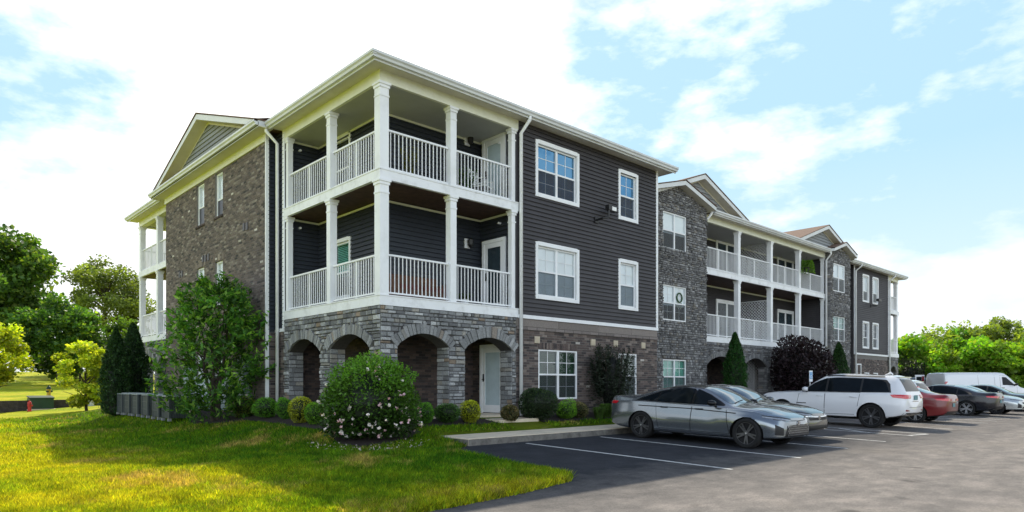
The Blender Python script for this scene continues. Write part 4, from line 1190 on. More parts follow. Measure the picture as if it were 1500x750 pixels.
def vnoise(x, y, s, seed=0):
    """cheap smooth noise in 0..1 from sums of sines"""
    r = np.random.default_rng(seed); v = np.zeros(np.shape(x))
    for k in range(7):
        a = r.uniform(0, 6.28); f = s * r.uniform(0.6, 1.9); p = r.uniform(0, 6.28)
        v = v + np.sin((x * np.cos(a) + y * np.sin(a)) * f * 6.28 + p)
    return np.clip(0.5 + v / 9.0, 0, 1)

def grass_blades(N=270000):
    Rt = np.array([FWD.y, -FWD.x]); Fw = np.array([FWD.x, FWD.y]); C = np.array([CAM.x, CAM.y])
    u = rng.random(N * 2)
    D = 1 / (1 / 6.2 + (1 / 30.0 - 1 / 6.2) * u)           # more blades near the camera
    lat = rng.uniform(-0.80, 0.34, N * 2) * D
    xy = C + D[:, None] * Fw + lat[:, None] * Rt
    x, y = xy[:, 0], xy[:, 1]
    ok = ~in_poly(x, y, LOT) | (poly_dist(x, y, LOT) < 0.05)
    ok &= ~((x > 0.4) & (x < 46) & (y > -2.82) & (y < -1.63)) & ~((x > 2.9) & (x < 4.36) & (y > -1.7)) & ~inbeds(x, y) & ~((x > 0) & (y > 0)) & (y < 24)
    x, y, D = x[ok][:N], y[ok][:N], D[ok][:N]
    n = len(x)
    z = np.maximum(zground(x, y), np.where(in_poly(x, y, LOT), lotz(y), -9))
    clump = vnoise(x, y, 0.9, 3) * 0.6 + vnoise(x, y, 2.6, 4) * 0.4
    h = (0.035 + 0.04 * rng.random(n)) * (0.6 + 0.9 * clump) * (1 + D * 0.012)
    a = rng.uniform(0, 6.28, n); w = (0.0035 + 0.0035 * rng.random(n)) * (1 + D * 0.07)
    lean = rng.normal(0, 0.55, (n, 2)) * h[:, None]
    b0 = np.stack([x - np.cos(a) * w, y - np.sin(a) * w, z - 0.01], 1); b1 = np.stack([x + np.cos(a) * w, y + np.sin(a) * w, z - 0.01], 1)
    t = np.stack([x + lean[:, 0], y + lean[:, 1], z + h], 1)
    V = np.stack([b0, b1, t], 1).reshape(-1, 3)
    p = vnoise(x, y, 0.16, 11); q = vnoise(x, y, 0.75, 12) * 0.6 + vnoise(x, y, 2.3, 22) * 0.4; dry = vnoise(x, y, 0.30, 13) * 0.45 + vnoise(x * 0.5 + y * 0.4, y - x, 0.9, 14) * 0.3 + vnoise(x, y, 3.1, 15) * 0.25
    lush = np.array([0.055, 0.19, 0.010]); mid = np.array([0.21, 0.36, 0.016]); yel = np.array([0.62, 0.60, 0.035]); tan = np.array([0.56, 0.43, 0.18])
    outer = np.maximum(sstep((-x - 3.4) / 3.2), 0.75 * sstep((-y - 5.0) / 3.0))          # greener near the building, yellower further out: shade and sun painted in
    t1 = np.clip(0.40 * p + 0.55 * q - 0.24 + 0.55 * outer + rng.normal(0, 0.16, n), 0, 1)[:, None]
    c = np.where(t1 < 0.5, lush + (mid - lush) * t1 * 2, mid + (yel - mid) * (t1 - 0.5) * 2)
    td = np.clip((dry - 0.60) * 4.5 + rng.normal(0, 0.22, n), 0, 0.9)[:, None]
    c = c + (tan - c) * td
    c *= (rng.uniform(0.38, 1.42, n) * (0.55 + 0.8 * vnoise(x, y, 5.0, 16)) * (0.75 + 0.45 * vnoise(x, y, 1.4, 17)))[:, None]
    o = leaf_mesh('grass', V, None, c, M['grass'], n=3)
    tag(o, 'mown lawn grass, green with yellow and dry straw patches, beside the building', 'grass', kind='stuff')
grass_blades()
# clover tuft and a few bleached clippings along the edge are part of the same lawn
# ------------------------------------------------------------------ plants
def leaves(name, P, size, cols, mat, parent, asp=0.45, up=0.3, jit=0.3, outward=None):
    """one pointed quad per point of P, random tilt; outward biases the normals"""
    n = len(P)
    d = rng.normal(0, 1, (n, 3)); d[:, 2] = d[:, 2] * 0.6 + up * 0.5
    if outward is not None: d = d * 0.8 + outward * 0.9
    d /= np.linalg.norm(d, axis=1)[:, None] + 1e-9
    r = rng.normal(0, 1, (n, 3)); s = np.cross(d, r); s /= np.linalg.norm(s, axis=1)[:, None] + 1e-9
    L = size * rng.uniform(1 - jit, 1 + jit, n)[:, None]
    a = P - d * L * 0.5; b = P + s * L * asp * 0.5 + np.cross(s, d) * L * 0.08; c = P + d * L * 0.5; e = P - s * L * asp * 0.5 + np.cross(s, d) * L * 0.08
    V = np.stack([a, b, c, e], 1).reshape(-1, 3)
    return leaf_mesh(name, V, None, cols, mat, parent)

def tones(n, base, lo=0.6, hi=1.4, alt=None, share=0.0):
    c = np.array(base)[None, :] * rng.uniform(lo, hi, n)[:, None]
    if alt is not None:
        k = rng.random(n) < share
        c[k] = np.array(alt) * rng.uniform(0.8, 1.25, k.sum())[:, None]
    return c

def ball_points(n, r, rz, thick=0.25, lump=0.1, seed=0):
    d = rng.normal(0, 1, (n, 3)); d /= np.linalg.norm(d, axis=1)[:, None]
    k = 1 - thick * rng.random(n) ** 1.5
    rr = np.random.default_rng(seed)
    for j in range(6):
        v = rr.normal(0, 1, 3); v /= np.linalg.norm(v)
        k = k * (1 + lump * np.clip(d @ v, 0, 1) ** 6 * rr.uniform(-1, 1.2))
    P = d * k[:, None] * np.array([r, r, rz])
    return P, d

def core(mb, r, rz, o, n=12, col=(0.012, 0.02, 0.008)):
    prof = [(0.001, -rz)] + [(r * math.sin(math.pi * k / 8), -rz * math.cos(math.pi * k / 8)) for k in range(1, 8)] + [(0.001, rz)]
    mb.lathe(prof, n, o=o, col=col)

def ball_shrub(x, y, w, h, col, label, n=3200, leaf=0.035, alt=None, share=0.0, group='clipped round shrubs along the walls', name='round_shrub', lump=0.12, cat='shrub'):
    z = float(zground(x, y)) + 0.01
    o = empty(name, (x, y, z)); tag(o, label, cat, group)
    P, d = ball_points(n, w / 2, h / 2, 0.30, lump * 1.6, int(x * 100) % 97 + 5)
    P[:, 2] += h / 2 * 0.97
    P[:, 2] = np.maximum(P[:, 2], 0.02)
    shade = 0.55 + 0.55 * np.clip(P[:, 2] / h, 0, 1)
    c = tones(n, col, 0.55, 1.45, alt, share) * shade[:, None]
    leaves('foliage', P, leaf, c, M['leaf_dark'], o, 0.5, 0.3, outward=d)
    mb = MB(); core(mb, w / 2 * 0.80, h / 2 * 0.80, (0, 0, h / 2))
    for k in range(4): mb.tube([(0.03 * math.cos(k * 1.6), 0.03 * math.sin(k * 1.6), -0.02), (0.1 * math.cos(k * 1.6), 0.1 * math.sin(k * 1.6), h * 0.4)], 0.012, 5, col=(0.05, 0.035, 0.025))
    mb.build('stems', M['leaf_dark'], o)
    return o
G1 = (0.17, 0.38, 0.025); G2 = (0.12, 0.33, 0.022); GY = (0.42, 0.46, 0.02); GD = (0.022, 0.052, 0.014)
ball_shrub(-0.95, 6.04, 0.80, 0.66, (0.16, 0.23, 0.016), 'round yellow-green box shrub directly right of the big magnolia bush', alt=(0.2, 0.17, 0.05), share=0.1)
ball_shrub(-0.85, 4.58, 0.72, 0.62, G2, 'round mid-green box shrub second to the right of the magnolia, left of the downspout')
ball_shrub(-0.78, 3.55, 0.50, 0.62, G2, 'narrow green box shrub just right of the left wall downspout')
ball_shrub(-0.95, 2.22, 0.66, 0.70, GY, 'yellow-tipped round box shrub left of the flowering bush')
ball_shrub(-0.95, 1.50, 0.5, 0.56, G1, 'green box shrub half hidden behind the left side of the flowering bush')
ball_shrub(0.74, -0.75, 0.52, 0.52, G2, 'green box shrub tucked against the right side of the flowering bush')
ball_shrub(1.40, -0.80, 0.66, 0.50, (0.06, 0.15, 0.018), 'low broad dark green box shrub in front of the stone pillar', lump=0.25)
ball_shrub(2.02, -0.95, 0.54, 0.58, GY, 'bright yellow-green round box shrub before the porch opening, left of the white door')
ball_shrub(3.33, -1.0, 0.50, 0.46, (0.10, 0.10, 0.035), 'small loose brownish-green shrub below the entrance door', alt=(0.25, 0.18, 0.08), share=0.3, lump=0.3, leaf=0.05, group=None)
ball_shrub(4.45, -0.95, 1.12, 0.96, GD, 'large dark green clipped yew ball in front of the brick wall', n=6500, leaf=0.045, group=None, alt=(0.06, 0.10, 0.03), share=0.2)
ball_shrub(5.55, -0.95, 0.60, 0.48, G1, 'bright green low shrub right of the large yew ball', lump=0.25)
ball_shrub(6.15, -0.95, 0.50, 0.48, (0.11, 0.125, 0.03), 'straw-streaked shrub between the bright green shrub and the daylily', alt=(0.3, 0.24, 0.12), share=0.3, lump=0.3)

def cone_tree(x, y, w, h, label, n=9000, group=None, col=(0.02, 0.055, 0.012)):
    z = float(zground(x, y)); o = empty('arborvitae', (x, y, z)); tag(o, label, 'conifer', group)
    t = rng.random(n) ** 0.8; zz = 0.08 + t * (h - 0.08)
    prof = (w / 2) * np.minimum(1, (1 - t) * 1.9 + 0.02) ** 0.75 * (0.86 + 0.14 * np.minimum(t * 8, 1))
    a = rng.uniform(0, 6.28, n); k = 1 - 0.28 * rng.random(n) ** 1.6
    k *= 1 + 0.10 * np.sin(a * 5 + t * 17) + 0.08 * np.sin(a * 9 - t * 31) + 0.06 * np.sin(a * 3 + t * 47)
    k = np.where(rng.random(n) < 0.10, k * rng.uniform(1.02, 1.18, n), k)
    P = np.stack([np.cos(a) * prof * k, np.sin(a) * prof * k, zz], 1)
    d = np.stack([np.cos(a) * 0.5, np.sin(a) * 0.5, np.full(n, 0.9)], 1)
    c = tones(n, col, 0.45, 1.6, (0.045, 0.10, 0.02), 0.22)
    leaves('foliage', P, 0.11, c, M['leaf_dark'], o, 0.3, 0.6, outward=d)
    mb = MB(); mb.lathe([(0.05, 0.0), (w * 0.36, 0.15), (w * 0.38, h * 0.4), (w * 0.2, h * 0.75), (0.01, h * 0.95)], 10, col=(0.008, 0.016, 0.006)); mb.tube([(0, 0, -0.1), (0, 0, 0.4)], 0.07, 7, col=(0.05, 0.035, 0.025))
    mb.build('trunk', M['leaf_dark'], o)
    return o
cone_tree(-2.05, 15.9, 1.05, 3.42, 'left conical arborvitae of the dark pair by the row of air conditioners', n=11000, col=(0.020, 0.058, 0.015))
cone_tree(-1.25, 16.7, 1.2, 3.55, 'right conical arborvitae of the dark pair, nearer the rear balconies', n=11000, col=(0.020, 0.058, 0.015))
cone_tree(18.2, 0.7, 0.95, 3.15, 'narrow bright green arborvitae in front of the first recess arch', n=8000, col=(0.016, 0.075, 0.010))
cone_tree(29.7, 0.8, 1.05, 3.2, 'green arborvitae cone beside the far stone bay behind the white SUV', n=7000, col=(0.014, 0.055, 0.010))

def branchy(o, h, nb, spread, r=0.04, top=0.9, trunks=1, col=(0.055, 0.042, 0.032), name='trunk', seed=1, base=0.25):
    """trunk(s) with limbs; returns tip points to hang leaves on"""
    rr = random.Random(seed); mb = MB(); tips = []
    for t in range(trunks):
        a = rr.uniform(0, 6.28); ox = 0.12 * (trunks > 1) * math.cos(a); oy = 0.12 * (trunks > 1) * math.sin(a)
        tl = spread * 0.5 * (trunks > 1)
        pts = [(ox, oy, -0.15)]
        for k in range(1, 6):
            f = k / 5
            pts.append((ox + tl * math.cos(a) * f ** 1.2 + rr.uniform(-1, 1) * h * 0.015, oy + tl * math.sin(a) * f ** 1.2 + rr.uniform(-1, 1) * h * 0.015, h * top * f))
        mb.tube(pts, r, 7, r2=r * 0.25, col=col)
        tips.append(pts[-1])
        for k in range(nb // trunks):
            f = rr.uniform(base, 0.95); i = min(4, int(f * 5)); g = f * 5 - i
            p = Vector(pts[i]).lerp(Vector(pts[i + 1]), g)
            b = rr.uniform(0, 6.28); l = spread * rr.uniform(0.55, 1.0) * (1.15 - 0.55 * f)
            q = p + Vector((math.cos(b) * l, math.sin(b) * l, h * rr.uniform(0.05, 0.26)))
            m_ = p.lerp(q, 0.5) + Vector((0, 0, h * 0.03))
            mb.tube([p[:], m_[:], q[:]], r * 0.42 * (1.1 - 0.6 * f), 5, r2=r * 0.1, col=col)
            tips += [m_[:], q[:], p.lerp(q, 0.75)[:]]
    mb.build(name, M['bark'], o)
    return np.array(tips)

# big magnolia-like bush on the left
def magnolia(x, y, w, h):
    o = empty('magnolia_bush', (x, y, float(zground(x, y)))); tag(o, 'big loose magnolia bush with long glossy leaves, taller than the storey, before the brick bay', 'shrub')
    tips = branchy(o, h, 70, w * 0.36, 0.05, 0.92, 5, seed=4, name='stems')
    n = 8200
    # leaf sprays along many shoots
    sh = 420
    a = rng.uniform(0, 6.28, sh); zz = h * (0.02 + 0.96 * rng.random(sh) ** 0.95)
    f = zz / h
    prof = w / 2 * np.sqrt(np.clip(1 - ((f - 0.36) / 0.66) ** 2, 0.03, 1)) * (0.86 + 0.30 * np.sin(a * 3 + 1) * np.sin(f * 9) + 0.16 * np.sin(a * 5 + f * 15))
    rad = prof * np.sqrt(rng.random(sh) * 0.85 + 0.15)
    C = np.stack([np.cos(a) * rad, np.sin(a) * rad, zz], 1)
    dirs = np.stack([np.cos(a) * 0.6, np.sin(a) * 0.6, np.full(sh, 0.75)], 1) + rng.normal(0, 0.35, (sh, 3)); dirs /= np.linalg.norm(dirs, axis=1)[:, None]
    idx = rng.integers(0, sh, n); t = rng.uniform(-0.12, 0.42, n)
    P = C[idx] + dirs[idx] * t[:, None] + rng.normal(0, 0.06, (n, 3))
    dd = dirs[idx] * 0.7 + rng.normal(0, 0.6, (n, 3))
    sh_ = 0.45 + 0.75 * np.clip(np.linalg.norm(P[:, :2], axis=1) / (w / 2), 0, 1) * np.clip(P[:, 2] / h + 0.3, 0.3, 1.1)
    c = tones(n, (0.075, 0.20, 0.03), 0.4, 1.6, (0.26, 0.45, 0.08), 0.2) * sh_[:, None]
    leaves('foliage', P, 0.19, c, M['leaf'], o, 0.36, 0.2, outward=dd)
    m = 160; i2 = rng.integers(0, sh, m)
    leaves('blossom', C[i2] + dirs[i2] * 0.15, 0.09, tones(m, (0.62, 0.52, 0.5), 0.7, 1.1), M['petal'], o, 0.8, 0.2)
magnolia(-1.45, 6.75, 3.2, 4.1)

def dome(P, d, h):
    # flatten the ball into an uneven mound, broad low down
    f = np.clip(P[:, 2] / h, 0, 1); a = np.arctan2(P[:, 1], P[:, 0])
    k = 0.93 + 0.16 * np.sin(a * 2 + 0.6) * np.sin(f * 5 + a) * 0.5 + 0.26 * (1 - f) ** 0.7 * (f < 0.55) * (0.55 - f) * 2.5 + 0.05 * np.sin(a * 4 + 1) + 0.05 * np.sin(a * 7 + f * 9) + 0.04 * np.sin(f * 14 + a * 2)
    P = P.copy(); P[:, 0] *= k; P[:, 1] *= k
    # three unequal lobes rather than one ball
    sel = rng.random(len(P)); Rx, Ry = FWD.y, -FWD.x
    for lo, hi, sc, off, zs in ((0.0, 0.32, 0.66, -0.42, 0.80), (0.32, 0.60, 0.64, 0.44, 0.84)):
        m_ = (sel >= lo) & (sel < hi)
        P[m_, :2] *= sc; P[m_, 0] += off * Rx; P[m_, 1] += off * Ry; P[m_, 2] *= zs
    m_ = sel >= 0.60; P[m_, :2] *= 0.84
    P[:, 2] += 0.08 * np.sin(P[:, 0] * 6.1 + 0.5) * f + 0.06 * np.sin(P[:, 1] * 7.3) * f
    return P, d
# flowering bush by the porch corner
def flower_bush(x, y, w, h):
    o = empty('flowering_bush', (x, y, float(zground(x, y)))); tag(o, 'rounded green bush dotted with pale pink and white flowers at the porch corner', 'shrub')
    branchy(o, h, 40, w * 0.33, 0.025, 0.85, 7, seed=9, name='stems')
    n = 17000
    P, d = ball_points(n, w / 2, h * 0.56, 0.34, 0.2, 21)
    P[:, 2] += h * 0.48
    P, d = dome(P, d, h)
    ok = P[:, 2] > 0.03; P, d = P[ok], d[ok]; n = len(P)
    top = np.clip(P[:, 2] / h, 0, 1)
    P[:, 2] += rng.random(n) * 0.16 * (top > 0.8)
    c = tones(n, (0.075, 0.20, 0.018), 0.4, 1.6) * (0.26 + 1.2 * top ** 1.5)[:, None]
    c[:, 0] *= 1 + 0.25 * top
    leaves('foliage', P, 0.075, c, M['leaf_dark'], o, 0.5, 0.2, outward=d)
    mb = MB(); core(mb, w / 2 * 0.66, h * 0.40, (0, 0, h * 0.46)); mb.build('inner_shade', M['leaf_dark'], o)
    s_ = 150; aa = rng.uniform(0, 6.28, s_); rr_ = w / 2 * 0.92 * np.sqrt(rng.random(s_)); nn_ = s_ * 16
    tipz = h * (0.62 + 0.42 * np.sqrt(np.clip(1 - (rr_ / (w / 2)) ** 2, 0, 1)))
    i_ = rng.integers(0, s_, nn_); t_ = rng.random(nn_) ** 0.8
    S = np.stack([np.cos(aa[i_]) * rr_[i_] * (0.9 + 0.14 * t_), np.sin(aa[i_]) * rr_[i_] * (0.9 + 0.14 * t_), tipz[i_] * (0.82 + 0.24 * t_)], 1) + rng.normal(0, 0.022, (nn_, 3))
    leaves('young_shoots', S, 0.065, tones(nn_, (0.12, 0.29, 0.03), 0.5, 1.4), M['leaf'], o, 0.45, 0.6)
    m = 300
    Q, e = ball_points(m, w / 2 * 1.02, h * 0.56 * 1.02, 0.04, 0.2, 21); Q[:, 2] += h * 0.48
    Q, e = dome(Q, e, h)
    ok = (Q[:, 2] > 0.08) & (rng.random(m) < np.clip(1.25 - Q[:, 2] / h, 0.1, 1)); Q, e = Q[ok], e[ok]; m = len(Q)
    reps = 5
    pk = tones(m, (0.82, 0.56, 0.66), 0.9, 1.08, (0.84, 0.76, 0.80), 0.5)
    QQ = np.repeat(Q, reps, 0) + rng.normal(0, 0.014, (m * reps, 3))
    leaves('blossom', QQ, 0.065, np.repeat(pk, reps, 0), M['petal'], o, 0.8, 0.1, outward=np.repeat(e, reps, 0) * 0.4)
    # fallen petals under it
    k = 110; a = rng.uniform(2.6, 5.6, k); r_ = w / 2 * rng.uniform(0.7, 1.25, k)
    px_, py_ = np.cos(a) * r_, np.sin(a) * r_
    pz = zground(px_ + x, py_ + y) - float(zground(x, y)) + 0.05
    fp = leaves('fallen_petals', np.stack([px_ + x, py_ + y, pz + float(zground(x, y))], 1), 0.04, tones(k, (0.7, 0.58, 0.6)), M['petal'], None, 0.8, 0.1)
    tag(fp, 'pale pink petals fallen on the ground under the flowering bush', 'petals', kind='stuff')
flower_bush(-1.12, -1.42, 2.1, 1.62)

# dark upright bush in front of the small ground-floor window
def dark_bush(x, y, w, h, label, col, name='dark_bush', n=9000, leaf=0.085, spike=True, z=None, seed=3, core_k=0.55, asp=0.32):
    o = empty(name, (x, y, float(zground(x, y)) if z is None else z)); tag(o, label, 'shrub')
    branchy(o, h, 40, w * 0.33, 0.03, 0.88, 6, seed=seed, name='stems')
    P, d = ball_points(n, w / 2, h * 0.52, 0.5, 0.35, seed * 7)
    P[:, 2] += h * 0.5
    if spike:
        k = rng.random(n) < 0.72
        sa = rng.integers(0, 42, n); ang = sa * 2.399; rad = w / 2 * np.sqrt((sa % 21 + 1) / 21.0) * 0.95
        t = rng.random(n)
        hh = h * (0.66 + 0.36 * ((sa * 7919) % 13) / 13.0)
        S = np.stack([np.cos(ang) * rad * (0.6 + 0.4 * t), np.sin(ang) * rad * (0.6 + 0.4 * t), hh * (0.35 + 0.68 * t)], 1) + rng.normal(0, 0.03, (n, 3))
        P[k] = S[k]
    P[:, 2] = np.maximum(P[:, 2], 0.03)
    c = tones(n, col, 0.45, 1.7)
    leaves('foliage', P, leaf, c, M['leaf_dark'], o, asp, 0.5, outward=d)
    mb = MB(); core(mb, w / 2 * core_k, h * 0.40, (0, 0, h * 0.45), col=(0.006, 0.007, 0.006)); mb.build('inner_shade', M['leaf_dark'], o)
    return o
dark_bush(8.05, -0.62, 1.6, 2.15, 'tall dark upright bush covering the small ground-floor window behind the grey car', (0.016, 0.026, 0.014), seed=3, core_k=0.42, n=8000)
dark_bush(23.9, 0.35, 3.2, 3.15, 'large dark purple-leaved bush before the recess arches', (0.024, 0.014, 0.018), name='purple_bush', n=7500, leaf=0.17, spike=False, seed=5, asp=0.5)
dark_bush(53.6, 4.4, 3.0, 3.2, 'dark bush just beyond the far end balconies of the building', (0.014, 0.022, 0.010), n=5000, leaf=0.2, seed=8)

def lily(x, y, w, h, label, name='daylily', col=(0.07, 0.13, 0.025), n=420, cat='plant'):
    o = empty(name, (x, y, float(zground(x, y)))); tag(o, label, cat)
    a = rng.uniform(0, 6.28, n); L = h * rng.uniform(0.7, 1.2, n); sp = w / 2 * rng.uniform(0.2, 1.0, n)
    wd = 0.009
    s = np.stack([-np.sin(a) * wd, np.cos(a) * wd, np.zeros(n)], 1)
    p0 = np.stack([np.cos(a) * 0.05, np.sin(a) * 0.05, np.zeros(n)], 1) + rng.normal(0, 0.03, (n, 3)) * np.array([1, 1, 0])
    p1 = p0 + np.stack([np.cos(a) * sp * 0.45, np.sin(a) * sp * 0.45, L * 0.85], 1); p2 = p0 + np.stack([np.cos(a) * sp, np.sin(a) * sp, L * 0.72], 1)
    V = np.concatenate([np.stack([p0 - s, p0 + s, p1 + s, p1 - s], 1), np.stack([p1 - s, p1 + s, p2 + s * 0.2, p2 - s * 0.2], 1)]).reshape(-1, 3)
    c = tones(n, col, 0.6, 1.6)
    leaf_mesh('foliage', V, None, np.concatenate([c, c]), M['leaf'], o)
lily(7.25, -1.05, 0.75, 0.42, 'arching green daylily clump at the rear of the grey car')
lily(6.75, -1.2, 0.5, 0.36, 'small daylily clump left of the larger daylily')

# ------------------------------------------------------------------ trees
def tree(x, y, h, w, label, col, alt=None, share=0.0, n=9000, leaf=0.3, clear=0.25, seed=1, name='tree', group=None, mat='leaf', nb=26, dens=0.55, r=None, squash=1.0, clumps=46, shape=0.5):
    z = float(zground(x, y)); o = empty(name, (x, y, z)); tag(o, label, 'tree', group)
    rr = np.random.default_rng(seed)
    branchy(o, h * 0.86, nb, w * 0.33, r or h * 0.02, 0.85, 1, seed=seed, base=max(0.12, clear))
    # leaf clumps through the crown volume, mostly near its skin
    d = rr.normal(0, 1, (clumps, 3)); d /= np.linalg.norm(d, axis=1)[:, None]
    k = rr.uniform(0.35, 1.0, clumps) ** 0.6
    hz_ = h * (1 - clear) / 2
    C = d * k[:, None] * np.array([w / 2, w / 2, hz_]) * np.array([0.86, 0.86, 0.88])
    C[:, 2] += h * clear + hz_
    fz = (C[:, 2] - h * clear) / (h * (1 - clear))
    C[:, :2] *= np.clip(1.0 - (np.clip(fz - shape, 0, 1) / (1 - shape)) ** 2 * 0.45, 0.3, 1)[:, None]
    rad = w * rr.uniform(0.10, 0.19, clumps)
    idx = rr.integers(0, clumps, n)
    e = rr.normal(0, 1, (n, 3)); e /= np.linalg.norm(e, axis=1)[:, None]
    P = C[idx] + e * (rad[idx] * rr.random(n) ** 0.45)[:, None] * np.array([1, 1, 0.75 * squash])
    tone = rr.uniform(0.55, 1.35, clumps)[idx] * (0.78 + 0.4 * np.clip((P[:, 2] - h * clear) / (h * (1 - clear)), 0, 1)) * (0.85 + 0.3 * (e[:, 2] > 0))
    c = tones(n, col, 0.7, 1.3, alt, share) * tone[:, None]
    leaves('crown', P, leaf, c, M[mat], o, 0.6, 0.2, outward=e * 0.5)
    return o
tree(-2.0, 56.5, 13.6, 11.0, 'tall broad dark-green tree rising highest at the left edge of the lawn', (0.085, 0.17, 0.035), (0.20, 0.28, 0.06), 0.2, n=22000, leaf=0.42, clear=0.12, seed=11, clumps=70)
tree(1.2, 48.0, 7.3, 6.2, 'rounded dense dark-green tree in front of the tall tree', (0.06, 0.14, 0.025), (0.2, 0.3, 0.04), 0.15, n=17000, leaf=0.3, clear=0.04, seed=12, clumps=60, mat='leaf')
tree(9.6, 72.0, 13.5, 10.5, 'airy spreading tree with open crown showing sky between its limbs', (0.15, 0.20, 0.05), n=12000, leaf=0.34, clear=0.30, seed=13, nb=34, clumps=44, r=0.26)
tree(-4.5, 31.3, 4.6, 4.2, 'bright yellow-green young tree cut by the left frame edge', (0.28, 0.36, 0.02), (0.5, 0.5, 0.04), 0.3, n=8000, leaf=0.2, clear=0.12, seed=14, clumps=44)
tree(-1.2, 25.5, 3.9, 2.9, 'small yellow-green leafy tree left of the dark arborvitae pair', (0.30, 0.38, 0.03), (0.55, 0.55, 0.06), 0.3, n=8000, leaf=0.18, clear=0.0, seed=15, clumps=44)
tree(4.5, 58.0, 5.0, 9.0, 'low wide hedge-like tree below the airy tree', (0.04, 0.08, 0.016), n=6000, leaf=0.34, clear=0.02, seed=16, clumps=30)
tree(9.0, 60.0, 6.0, 8.0, 'mid-green bushy tree just left of the rear balconies', (0.07, 0.125, 0.02), n=6000, leaf=0.34, clear=0.02, seed=17, clumps=30)
tree(-7.5, 60.0, 12.5, 9.0, 'second tall tree partly outside the left edge', (0.05, 0.10, 0.02), n=9000, leaf=0.42, clear=0.1, seed=18, clumps=40)
# belt of trees beyond the car park
TB = [  # px along the belt is only a comment: x, y, height, width, tint
    (56.0, 5.2, 6.6, 6.5, 0), (57.5, 3.2, 6.2, 6.2, 1), (63.5, 6.8, 8.4, 7.5, 2), (58.5, 1.4, 6.6, 6.6, 0), (66.0, 4.8, 8.0, 7.6, 3), (59.0, -0.6, 6.0, 5.6, 1),
    (68.0, 3.0, 9.2, 8.0, 2), (60.5, -2.4, 6.8, 6.4, 0), (70.5, 1.2, 10.6, 6.6, 2), (62.0, -4.2, 7.4, 6.4, 1), (71.5, -1.5, 9.6, 7.2, 3), (64.0, -6.5, 7.8, 7.0, 0), (72.0, -5.0, 9.6, 8.0, 2), (54.5, 7.6, 5.2, 4.6, 1), (56.5, 6.0, 4.0, 4.0, 0), (60.0, 10.0, 7.0, 7.0, 2)]
kinds = [('lush green tree', (0.14, 0.30, 0.02)), ('lime-green tree', (0.20, 0.34, 0.03)), ('dusty olive tree', (0.18, 0.24, 0.06)), ('deep green tree', (0.09, 0.22, 0.025))]
where = ['nearest the far balconies in the front row', 'second in the front row from the building', 'tall, behind the two nearest the building', 'front row above the van rear door', 'back row above the van rear', 'front row above the van middle',
         'back row above the van middle', 'front row above the van driver door', 'tallest crown of the belt', 'front row at the frame edge', 'back row beside the tallest crown', 'front row cut by the frame edge', 'back row cut by the frame edge', 'small, beside the building end', 'lowest, right behind the parked cars', 'farthest back beside the building end']
for k, (x, y, h, w, t) in enumerate(TB):
    tree(x, y, h * 0.83, w, '%s beyond the car park, %s' % (kinds[t][0], where[k]), kinds[t][1], (0.2, 0.26, 0.03), 0.2, n=7000, leaf=0.34, clear=0.03, seed=30 + k, group='belt of trees beyond the car park', clumps=40, nb=16)
# ------------------------------------------------------------------ vehicles
def paint(name, col, metal=0.55, rough=0.28, flake=0.05, coat=1.0):
    m, nt, b, out = new_mat(name)
    f = noise(nt, 420, 2, 0.5, objco(nt)); d = noise(nt, 2.2, 5, 0.6, objco(nt))
    c = ramp(nt, f, [(0.3, [x * (1 - flake) for x in col]), (0.7, [x * (1 + flake) for x in col])])
    c = mixrgb(nt, c, (0.20, 0.19, 0.17), math_n(nt, 'MULTIPLY', math_n(nt, 'SUBTRACT', d, 0.52, True), 0.12, True))
    nt.links.new(c, b.inputs['Base Color'])
    b.inputs['Metallic'].default_value = metal; b.inputs['Roughness'].default_value = rough
    b.inputs['Coat Weight'].default_value = coat; b.inputs['Coat Roughness'].default_value = 0.035
    return m
P_GREY = paint('grey_car_paint', (0.235, 0.26, 0.285), 0.8, 0.2); P_DARK = paint('graphite_car_paint', (0.11, 0.115, 0.115), 0.7, 0.22); P_WHITE = paint('white_car_paint', (0.72, 0.73, 0.76), 0.0, 0.3, 0.01)
P_RED = paint('dark_red_car_paint', (0.15, 0.005, 0.009), 0.0, 0.28, 0.05, 0.6); P_BLACK = paint('black_car_paint', (0.006, 0.007, 0.012), 0.0, 0.25, 0.05, 0.4); P_SILVER = paint('silver_car_paint', (0.52, 0.56, 0.57), 0.5)
P_BLUE = paint('blue_car_paint', (0.06, 0.16, 0.36), 0.4)
